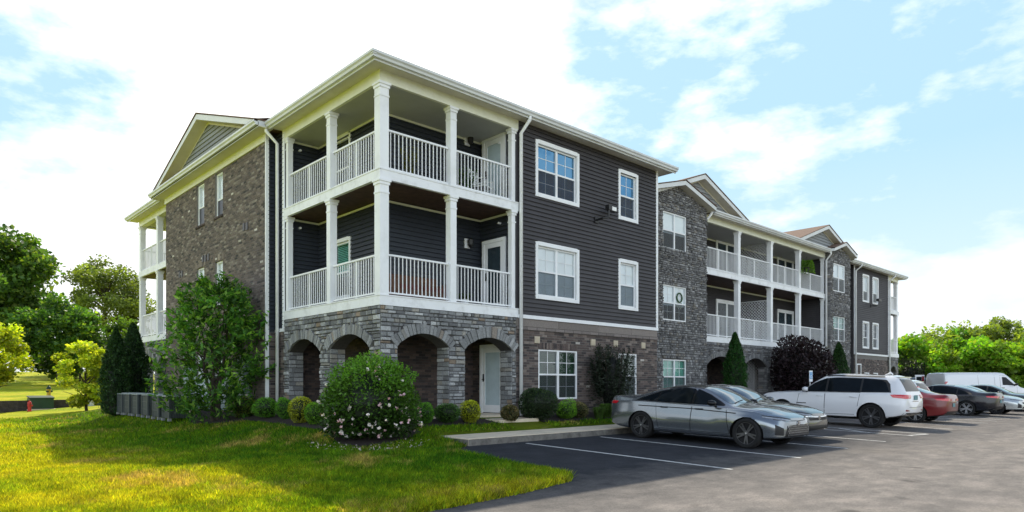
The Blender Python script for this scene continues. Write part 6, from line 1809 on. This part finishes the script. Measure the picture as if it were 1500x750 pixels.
def suv(name, label, P, x, y, nose_out, rim='black', H=1.75, tall=False, group=None, W=0.97):
    loc, hd, tl = place(x, y, nose_out)
    c = Car(name, label, suv_st(H, W), P, 2.915, 0.385, W - 0.01, 0.265, loc, hd, group, rim, 10, tl)
    R = c.roofray(); k = H - 1.75
    c.patch('windscreen', [(0.84, -0.66), (0.89, 0), (0.84, 0.66)], [(0.22, -0.58), (0.16, 0), (0.22, 0.58)], R, CM['shield'], off=0.005, nu=16, nv=10)
    back = lambda y_, z_: ((-4, y_, z_), (1, 0, 0))
    c.patch('rear_window', [(-0.66, 1.20), (0.66, 1.20)], [(-0.57, 1.585 + k), (0.57, 1.585 + k)], back, CM['glass'], off=0.005, nu=14, nv=6)
    for sd in (-1, 1):
        S = c.side(sd)
        c.patch('glass_surround', [(-2.02, 1.155), (-1.0, 1.13), (0.0, 1.12), (0.82, 1.105)], [(-1.95, 1.42 + k), (-1.82, 1.56 + k), (-1.2, 1.60 + k), (-0.3, 1.615 + k), (0.08, 1.575 + k), (0.45, 1.42), (0.82, 1.13)], S, CM['trim'], off=0.003, nu=34, nv=6)
        c.patch('quarter_glass', [(-1.96, 1.18), (-1.14, 1.155)], [(-1.82, 1.47 + k), (-1.70, 1.535 + k), (-1.14, 1.575 + k)], S, CM['glass'], off=0.006, nu=12, nv=5)
        c.strip('side_moulding', [(-1.0, 0.55), (1.05, 0.53)], 0.03, S, P, off=0.010)
        c.strip('side_badge', [(0.62, 0.72), (0.95, 0.72)], 0.03, S, CM['trim'], off=0.009)
        # flared arch lips
        for ax in (-c.wb / 2, c.wb / 2):
            pts = [(ax + (c.ra + 0.035) * math.cos(a), c.r + (c.ra + 0.035) * math.sin(a)) for a in np.linspace(math.pi + 0.05, -0.05, 14)]
            c.strip('arch_lip', pts, 0.07, S, P, off=0.014)
        c.strip('roof_rail', [(-1.75, 1.64 + k), (-0.2, 1.665 + k), (0.05, 1.645 + k)], 0.035, S, CM['trim'], off=0.02)
    c.doors([dict(bot=[(-1.0, 0.42), (0.0, 0.40)], top=[(-1.10, 1.12), (0.0, 1.10)], hx=-0.90, win=([(-1.08, 1.155), (-0.05, 1.14)], [(-1.08, 1.575 + k), (-0.05, 1.59 + k)])),
             dict(bot=[(0.02, 0.40), (0.96, 0.42)], top=[(0.02, 1.10), (0.88, 1.08)], hx=0.18, win=([(0.02, 1.14), (0.76, 1.125)], [(0.02, 1.575 + k), (0.10, 1.555 + k), (0.42, 1.415), (0.76, 1.15)]))], 0.985, hmat=P)
    c.mirrors(0.62, 1.20, 0.90, P)
    Rr = c.radial(-1.46, -1); Fr = c.radial(1.36, 1)
    for sd in (-1, 1):
        if tall: c.patch('tail_light', [(sd * 30, 0.95), (sd * 44, 0.97)], [(sd * 30, 1.40), (sd * 40, 1.42)], Rr, CM['red'], off=0.008, nu=6, nv=8)
        else: c.patch('tail_light', [(sd * 26, 0.985), (sd * 40, 0.97), (sd * 56, 1.005)], [(sd * 22, 1.085), (sd * 40, 1.095), (sd * 60, 1.09)], Rr, CM['red'], off=0.012, nu=14, nv=4)
        c.patch('reflector', [(sd * 30, 0.575), (sd * 40, 0.58)], [(sd * 30, 0.615), (sd * 40, 0.63)], Rr, CM['lampred'], off=0.006, nu=5, nv=2)
        c.patch('headlight', [(sd * 24, 0.82), (sd * 50, 0.85)], [(sd * 24, 0.91), (sd * 50, 0.92)], Fr, CM['clear'], off=0.006, nu=10, nv=3)
    c.patch('rear_valance', [(-44, 0.47), (0, 0.46), (44, 0.47)], [(-42, 0.53), (0, 0.53), (42, 0.53)], Rr, CM['trim'], off=0.004, nu=18, nv=2)
    c.strip('tailgate_gap', [(-30, 0.70), (0, 0.69), (30, 0.70)], 0.01, Rr, CM['seam'], off=0.003)
    c.strip('chrome_bar', [(-16, 0.885), (16, 0.885)], 0.022, Rr, CM['chrome'], off=0.010)
    c.patch('grille', [(-24, 0.78), (24, 0.78)], [(-24, 0.90), (24, 0.90)], Fr, CM['trim'], off=0.006, nu=14, nv=3)
    hp, n_ = c.hit((-4, 0, 0.98), (1, 0, 0))
    m = MB(); m.box(hp.x - 0.025, hp.x - 0.006, -0.15, 0.15, 0.93, 1.08); m.build('number_plate', CM['plate'], c.root)
    m = MB(); m.box(-2.16, -1.86, -0.56, 0.56, H - 0.115, H - 0.085); m.build('roof_spoiler', P, c.root)
    m = MB(); m.tube([(-1.55, 0, H - 0.05), (-1.72, 0, H + 0.045), (-1.78, 0, H - 0.02)], 0.03, 8); m.build('roof_antenna', P, c.root, smooth=True)
    return c
suv('white_suv', 'white SUV with black wheels and red tail lights, parked nose to the building', P_WHITE, 15.42, -4.58, False)
wc = suv('white_crossover', 'white crossover with tall tail lights, partly hidden behind the red saloon', P_WHITE, 22.45, -3.0, False, rim='silver', H=1.72, tall=True, W=0.93)
for ch in kids(wc.root):
    if not ch.name.startswith('wheel'): ch.scale = (1, 1, 0.9); ch.location.z += 0.03
suv('blue_suv', 'blue car of which little more than the roof shows beyond the building end', P_BLUE, 49.5, 3.0, False, rim='silver', H=1.75)

# van --------------------------------------------------------------
def van(x, y, hd):
    st = [(-2.95, 0.50, 0.80, 0.80, 0.92, 1.10, 0.92, 1.86, 0.74, 1.94), (-2.90, 0.44, 0.88, 0.80, 0.99, 1.10, 0.99, 1.95, 0.80, 2.04), (-2.70, 0.40, 0.92, 0.80, 1.01, 1.12, 1.0, 1.99, 0.84, 2.08),
          (-1.0, 0.38, 0.92, 0.80, 1.01, 1.12, 1.0, 2.01, 0.85, 2.10), (0.6, 0.38, 0.92, 0.80, 1.01, 1.12, 1.0, 2.01, 0.85, 2.10), (1.10, 0.38, 0.92, 0.80, 1.01, 1.12, 1.0, 1.97, 0.83, 2.06), (1.45, 0.38, 0.92, 0.80, 1.01, 1.12, 0.99, 1.80, 0.80, 1.90),
          (2.05, 0.38, 0.92, 0.80, 1.0, 1.10, 0.97, 1.28, 0.84, 1.36), (2.25, 0.40, 0.90, 0.78, 0.99, 1.06, 0.94, 1.14, 0.84, 1.18), (2.65, 0.42, 0.88, 0.76, 0.96, 1.0, 0.90, 1.03, 0.80, 1.06), (2.85, 0.46, 0.80, 0.72, 0.88, 0.90, 0.84, 0.95, 0.72, 0.97), (2.90, 0.52, 0.72, 0.68, 0.80, 0.80, 0.78, 0.86, 0.66, 0.88)]
    c = Car('white_van', 'long white windowless cargo van parked across the far end of the car park', st, P_WHITE, 3.43, 0.37, 1.0, 0.25, (x, y, lotz(y)), hd, None, 'silver', 8, 0, 'van')
    R = c.roofray()
    c.patch('windscreen', [(2.10, -0.78), (2.16, 0), (2.10, 0.78)], [(1.52, -0.72), (1.46, 0), (1.52, 0.72)], R, CM['shield'], off=0.006, nu=12, nv=8)
    for sd in (-1, 1):
        S = c.side(sd)
        c.strip('load_door_gap', [(-0.72, 0.5), (-0.72, 1.90)], 0.012, S, CM['seam'], off=0.004)
        c.strip('load_door_gap', [(0.40, 0.5), (0.40, 1.90)], 0.012, S, CM['seam'], off=0.004)
        c.strip('side_seam', [(-2.8, 1.02), (1.9, 1.02)], 0.014, S, CM['hub'], off=0.004)
    c.doors([dict(bot=[(0.78, 0.46), (1.90, 0.46)], top=[(0.78, 1.88), (1.22, 1.86), (1.90, 1.22)], hx=0.92, win=([(0.92, 1.28), (1.80, 1.25)], [(0.92, 1.80), (1.22, 1.78), (1.76, 1.32)]))], 1.10)
    c.mirrors(1.72, 1.32, 1.0, CM['trim'])
    for sd in (-1, 1):
        c.patch('tail_light', [(sd * 0.90, 0.9), (sd * 0.97, 0.9)], [(sd * 0.88, 1.5), (sd * 0.94, 1.5)], lambda y_, z_: ((-5, y_, z_), (1, 0, 0)), CM['red'], off=0.006, nu=3, nv=6)
    # rear door standing open against the side, with its window and red lamp
    m = MB(); m.box(-3.62, -2.98, 0.93, 0.98, 0.55, 1.95); d = m.build('rear_door', P_WHITE, c.root)
    m = MB(); m.box(-3.54, -3.20, 0.90, 0.928, 1.28, 1.82); m.build('window', CM['glass'], d)
    m = MB(); m.box(-3.17, -3.02, 0.90, 0.929, 1.2, 1.86); m.build('lamp', CM['lampred'], d)
    return c
van(43.6, -2.6, math.atan2(-0.62, 0.78))
# ------------------------------------------------------------------ small things
# air conditioners
def ac():
    o = empty('air_conditioner', (0, 0, 0))
    mb = MB(); s = 0.325; h = 0.80
    mb.box(-s + 0.02, s - 0.02, -s + 0.02, s - 0.02, 0.09, h - 0.05, 1)
    n = 13
    for k in range(n):
        t = -s + 2 * s * (k + 0.5) / n; w = s / n * 0.62
        for sg in (-1, 1):
            mb.box(t - w, t + w, sg * s - 0.012, sg * s + 0.012, 0.09, h - 0.07)
            mb.box(sg * s - 0.012, sg * s + 0.012, t - w, t + w, 0.09, h - 0.07)
    for x in (-s, s):
        for y in (-s, s): mb.box(x - 0.03, x + 0.03, y - 0.03, y + 0.03, 0.05, h - 0.03)
    for z in (0.30, 0.55):
        for sg in (-1, 1):
            mb.box(-s, s, sg * s - 0.016, sg * s + 0.016, z - 0.012, z + 0.012); mb.box(sg * s - 0.016, sg * s + 0.016, -s, s, z - 0.012, z + 0.012)
    mb.build('cabinet', [simple('ac_grey_steel', (0.06, 0.072, 0.075), 0.5), M['black']], o)
    mb = MB(); mb.box(-s - 0.03, s + 0.03, -s - 0.03, s + 0.03, h - 0.03, h); mb.lathe([(0.28, h + 0.001), (0.28, h + 0.03), (0.25, h + 0.03), (0.25, h + 0.001)], 24)
    for k in range(5): mb.lathe([(0.05 + k * 0.05, h + 0.02), (0.055 + k * 0.05, h + 0.026), (0.06 + k * 0.05, h + 0.02)], 24)
    mb.build('fan_top', simple('ac_top', (0.26, 0.30, 0.31), 0.45), o)
    fm = simple('ac_feet', (0.22, 0.23, 0.23), 0.6)
    for x in (-s, s):
        for y in (-s, s):
            mb = MB(); mb.box(x - 0.05, x + 0.05, y - 0.05, y + 0.05, 0.0, 0.08); mb.build('foot', fm, o)
    return o
proto = ac()
AL = ['grey air conditioning unit farthest along the row, against the dark arborvitae', 'second grey air conditioner from the arborvitae end', 'third grey air conditioner from the arborvitae end',
      'fourth grey air conditioner from the arborvitae, wholly in view', 'fifth air conditioner, its right side touched by magnolia leaves', 'nearest air conditioner, half hidden by the magnolia bush']
for k, y in enumerate((15.0, 14.0, 12.9, 11.65, 10.4, 9.3)):
    o = proto if k == 0 else copy_tree(proto)
    o.location = (-1.78, y, float(zground(-1.78, y)) + 0.02)
    tag(o, AL[k], 'air conditioner', 'air conditioners in a row beside the brick bay')

# retaining wall of stacked timbers on the left lawn
o = empty('retaining_wall', (0, 0, 0)); tag(o, 'low dark timber retaining wall across the left lawn', 'retaining wall')
for r_ in range(5):
    mb = MB(); n = 9
    for k in range(n):
        p = RWP + RWD * (-14 + 2.3 * k + 0.6 * (r_ % 2)); q = p + RWD * 2.28
        zz = min(float(zground(p.x - RWN.x * 0.3, p.y - RWN.y * 0.3)), float(zground(q.x - RWN.x * 0.3, q.y - RWN.y * 0.3)))
        zz = -0.97
        G = Face(p[:], RWD[:], (-RWN.x, -RWN.y))
        mb.wbox(G, 0, 2.28, zz + 0.19 * r_, zz + 0.19 * r_ + 0.184, -0.25, random.uniform(0.0, 0.02), 0)
    mb.build('timber_course', simple('weathered_timber', (0.06, 0.05, 0.048), 0.9, vary=0.5, vscale=6, bmp=0.5) if r_ == 0 else bpy.data.materials['weathered_timber'], o)

# green transformer cabinet
def gz(x, y): return float(zground(x, y))
x, y = -2.35, 31.0
o = empty('transformer_box', (x, y, gz(x, y)), math.atan2(RWD.y, RWD.x) - 0.35); tag(o, 'dark green utility transformer cabinet on the lawn by the retaining wall', 'utility box')
GRN = simple('dark_green_enamel', (0.012, 0.045, 0.025), 0.45, vary=0.2)
mb = MB(); mb.box(-0.55, 0.55, -0.45, 0.45, 0.04, 0.62); mb.build('cabinet', GRN, o)
mb = MB(); mb.face([(-0.58, -0.5, 0.60), (0.58, -0.5, 0.60), (0.58, 0.48, 0.72), (-0.58, 0.48, 0.72)]); mb.face([(-0.58, -0.5, 0.60), (0.58, -0.5, 0.60), (0.58, -0.5, 0.66), (-0.58, -0.5, 0.66)]); mb.face([(-0.58, -0.5, 0.66), (0.58, -0.5, 0.66), (0.58, 0.48, 0.76), (-0.58, 0.48, 0.76)]); mb.build('lid', GRN, o)
mb = MB(); mb.box(-0.65, 0.65, -0.55, 0.55, -0.1, 0.04); mb.build('base', M['concrete'], o)
# hydrants
def hydrant(x, y, s, body, cap, label):
    o = empty('fire_hydrant', (x, y, gz(x, y))); o.scale = (s, s, s); tag(o, label, 'fire hydrant')
    mb = MB(); mb.lathe([(0.16, 0), (0.16, 0.05), (0.11, 0.06), (0.105, 0.5), (0.14, 0.51), (0.14, 0.55), (0.11, 0.56)], 18); mb.build('barrel', body, o, smooth=True, angle=40)
    mb = MB(); mb.lathe([(0.13, 0.56), (0.12, 0.64), (0.08, 0.71), (0.03, 0.74), (0.03, 0.79), (0.001, 0.79)], 18); mb.build('bonnet', cap, o, smooth=True, angle=40)
    for a in (0.0, 2.0, 4.1):
        d = Vector((math.cos(a), math.sin(a), 0)); mb = MB()
        mb.tube([(d * 0.08 + Vector((0, 0, 0.42)))[:], (d * 0.19 + Vector((0, 0, 0.42)))[:]], 0.055, 10); mb.build('nozzle', cap, o)
hydrant(-3.05, 29.4, 0.75, simple('red_enamel', (0.50, 0.02, 0.012), 0.4), bpy.data.materials['red_enamel'], 'small red hydrant left of the green transformer cabinet')
hydrant(-1.6, 33.4, 0.98, simple('yellow_enamel', (0.60, 0.36, 0.02), 0.4), GRN, 'yellow hydrant with a dark green top above the retaining wall')
# grey pedestal
x, y = 0.15, 31.2
o = empty('utility_pedestal', (x, y, gz(x, y))); tag(o, 'small grey rounded utility pedestal at the end of the retaining wall', 'utility pedestal')
mb = MB(); mb.lathe([(0.20, -0.05), (0.20, 0.42), (0.18, 0.52), (0.12, 0.59), (0.001, 0.62)], 18); mb.build('cover', simple('grey_plastic', (0.45, 0.47, 0.48), 0.5), o, smooth=True, angle=50)
mb = MB(); mb.lathe([(0.205, 0.10), (0.21, 0.11), (0.21, 0.14), (0.205, 0.15)], 18); mb.build('band', M['gutter'], o)

# accessible-parking sign
x, y = 20.6, -1.5
o = empty('parking_sign', (x, y, gz(x, y))); tag(o, 'blue and white accessible-parking sign on a thin post behind the white SUV', 'sign')
mb = MB(); mb.tube([(0, 0, -0.2), (0, 0, 1.60)], 0.025, 8); mb.build('post', M['gutter'], o)
mb = MB(); mb.box(-0.16, 0.16, -0.045, -0.03, 1.20, 1.68); mb.build('panel', simple('sign_white', (0.75, 0.8, 0.85), 0.4), o)
mb = MB(); mb.box(-0.13, 0.13, -0.050, -0.046, 1.32, 1.62)
pn = mb.build('symbol_field', simple('sign_blue', (0.10, 0.33, 0.62), 0.4), o)
mb = MB()
t = [(-0.02, 1.58), (-0.02, 1.50), (-0.02, 1.46), (0.045, 1.46), (0.075, 1.37), (0.10, 1.375)]
mb.tube([(a, -0.053, z) for a, z in t[1:]], 0.010, 6); mb.lathe([(0.001, -0.006), (0.02, -0.006), (0.02, 0.002)], 12, axis='y', o=(-0.02, -0.052, 1.57))
mb.tube([(-0.02 + 0.062 * math.cos(a), -0.053, 1.405 + 0.062 * math.sin(a)) for a in np.linspace(2.2, 6.0, 14)], 0.009, 6); mb.build('wheelchair_symbol', bpy.data.materials['sign_white'], o)

# wheel stops
for k, (x, l) in enumerate(((11.1, 'pale concrete wheel stop under the nose side of the white SUV'), (15.4, 'pale concrete wheel stop before the white SUV'))):
    if k == 0: continue
    mb = MB(); y = -3.35
    p = [(-0.9, 0), (0.9, 0)]
    mb.box(x - 0.9, x + 0.9, y - 0.08, y + 0.08, lotz(y), lotz(y) + 0.11); mb.box(x - 0.88, x + 0.88, y - 0.06, y + 0.06, lotz(y) + 0.112, lotz(y) + 0.135)
    tag(mb.build('wheel_stop', M['concrete']), l, 'wheel stop')

# rock at the lawn edge
def stone_lump(name, x, y, r, mat, label, cat):
    mb = MB(); n = 10
    prof = [(0.001, 0), (r * 0.9, 0.02), (r, r * 0.25), (r * 0.7, r * 0.55), (0.001, r * 0.62)]
    mb.lathe(prof, n); rr = random.Random(int(x * 100))
    mb.v = [(v[0] * rr.uniform(0.8, 1.25) + x, v[1] * rr.uniform(0.8, 1.2) + y, v[2] * rr.uniform(0.7, 1.2) + gz(x, y) + 0.02) for v in mb.v]
    tag(mb.build(name, mat, smooth=False), label, cat)

# balcony things
FW = Vector((0, 0, 0))
def pot_plant(x, y, z, label, h=0.7, potr=0.14, potmat=None, leafcol=(0.06, 0.12, 0.03), name='potted_plant'):
    o = empty(name, (x, y, z)); tag(o, label, 'plant')
    mb = MB(); mb.lathe([(0.001, 0), (potr * 0.75, 0), (potr, potr * 1.7), (potr * 1.08, potr * 1.75), (potr * 0.9, potr * 1.72), (0.001, potr * 1.5)], 16); mb.build('pot', potmat or M['tanblock'], o, smooth=True, angle=40)
    n = 420; t = rng.random(n); a = rng.uniform(0, 6.28, n)
    P = np.stack([np.cos(a) * (0.05 + 0.2 * t), np.sin(a) * (0.05 + 0.2 * t), potr * 1.6 + t * h], 1)
    leaves('foliage', P, 0.09, tones(n, leafcol), M['leaf'], o, 0.35, 0.8)
pot_plant(1.35, 0.75, F3, 'tall potted plant on the upper corner balcony behind the railing', h=0.75, leafcol=(0.12, 0.12, 0.03))
pot_plant(3.25, 0.65, F3, 'leafy potted plant on the upper balcony near the glass door', h=0.6, leafcol=(0.05, 0.13, 0.03))
pot_plant(2.75, 0.5, F3, 'second low potted plant beside the upper balcony post', h=0.4, leafcol=(0.04, 0.09, 0.03))
# two thin garden stakes
# bicycle-like folding chair on the upper balcony
def chair(x, y, z, rz, label, mat):
    o = empty('balcony_chair', (x, y, z), rz); tag(o, label, 'chair')
    mb = MB(); mb.box(-0.24, 0.24, -0.22, 0.22, 0.40, 0.44); mb.build('seat', mat, o)
    mb = MB(); 
    for k in range(5): mb.box(-0.24, 0.24, 0.23 + 0.012 * k, 0.245 + 0.012 * k, 0.50 + 0.09 * k, 0.565 + 0.09 * k)
    mb.build('backrest', mat, o)
    for sx in (-0.24, 0.24):
        mb = MB(); mb.tube([(sx, -0.22, 0.0), (sx, -0.2, 0.62)], 0.014, 6); mb.build('leg', mat, o)
        mb = MB(); mb.tube([(sx, 0.26, 0.0), (sx, 0.22, 0.45), (sx, 0.30, 0.95)], 0.014, 6); mb.build('leg', mat, o)
        mb = MB(); mb.tube([(sx, -0.22, 0.62), (sx, 0.26, 0.64)], 0.018, 6); mb.build('armrest', mat, o)
chair(3.75, 0.62, F3, 0.4, 'grey metal chair on the upper corner balcony by the door', M['gutter'])
# patterned sofa on the middle balcony
o = empty('balcony_sofa', (1.75, 1.0, F2)); tag(o, 'brown wicker sofa with red cushions on the middle corner balcony', 'sofa')
WK = simple('brown_wicker', (0.11, 0.05, 0.03), 0.8, vary=0.5, vscale=30, bmp=0.7, bscale=60); CU = simple('red_cushion', (0.11, 0.03, 0.025), 0.9, vary=0.4, vscale=14)
mb = MB(); mb.box(-0.85, 0.85, -0.35, 0.35, 0.06, 0.34); mb.build('base', WK, o)
mb = MB(); mb.box(-0.85, 0.85, 0.26, 0.40, 0.34, 0.80); mb.build('backrest', WK, o)
for sx in (-0.85, 0.75):
    mb = MB(); mb.box(sx, sx + 0.1, -0.35, 0.26, 0.342, 0.58); mb.build('armrest', WK, o)
for k in range(2):
    mb = MB(); mb.box(-0.73 + 0.74 * k, -0.01 + 0.74 * k, -0.33, 0.25, 0.345, 0.46); mb.build('cushion', CU, o)
pot_plant(3.05, 0.55, F2, 'small pale flower pot on the middle balcony floor', h=0.15, potr=0.12, potmat=M['white'], leafcol=(0.05, 0.09, 0.03))
# hanging ferns at the far recess balcony
def fern(x, y, z, label):
    o = empty('hanging_fern', (x, y, z)); tag(o, label, 'plant')
    mb = MB(); mb.lathe([(0.001, -0.2), (0.12, -0.18), (0.16, 0.0), (0.13, 0.0), (0.001, -0.05)], 14)
    for k in range(3): mb.tube([(0.15 * math.cos(k * 2.1), 0.15 * math.sin(k * 2.1), 0), (0, 0, 0.62)], 0.004, 4)
    mb.build('basket', M['black'], o)
    n = 1500; a = rng.uniform(0, 6.28, n); t = rng.random(n)
    P = np.stack([np.cos(a) * 0.42 * t ** 0.6, np.sin(a) * 0.42 * t ** 0.6, 0.12 + 0.18 * np.sin(t * 3.1) - 0.75 * np.clip(t - 0.55, 0, 1) ** 1.3 * 1.6 + rng.normal(0, 0.04, n)], 1)
    leaves('foliage', P, 0.13, tones(n, (0.12, 0.24, 0.03)), M['leaf'], o, 0.3, 0.1)
fern(28.25, 1.95, 7.25, 'bright green fern hanging at the upper recess balcony rail')
fern(18.5, 2.9, 7.5, 'small dark hanging fern at the left end of the upper recess balcony')
# wreath in the first stone bay window
mb = MB(); C0_ = FB(15.68, 4.48, -0.045)
mb.tube([(C0_ + Vector((math.cos(a) * 0.19, 0, math.sin(a) * 0.19)))[:] for a in np.linspace(0, 6.2832, 25)], 0.03, 6, col=(0.05, 0.12, 0.05))
for k in range(5): mb.tube([(C0_ + Vector((-0.16 + 0.08 * k, 0, -0.2)))[:], (C0_ + Vector((-0.16 + 0.08 * k, 0, -0.42 - 0.05 * (k % 2))))[:]], 0.012, 5, col=(0.4, 0.45, 0.42))
tag(mb.build('wreath', M['leaf_dark']), 'green ring wreath with tassels in the middle window of the first stone bay', 'wreath')
SC.cycles.max_bounces = 8; SC.cycles.transparent_max_bounces = 16
SC.cycles.use_denoising = True
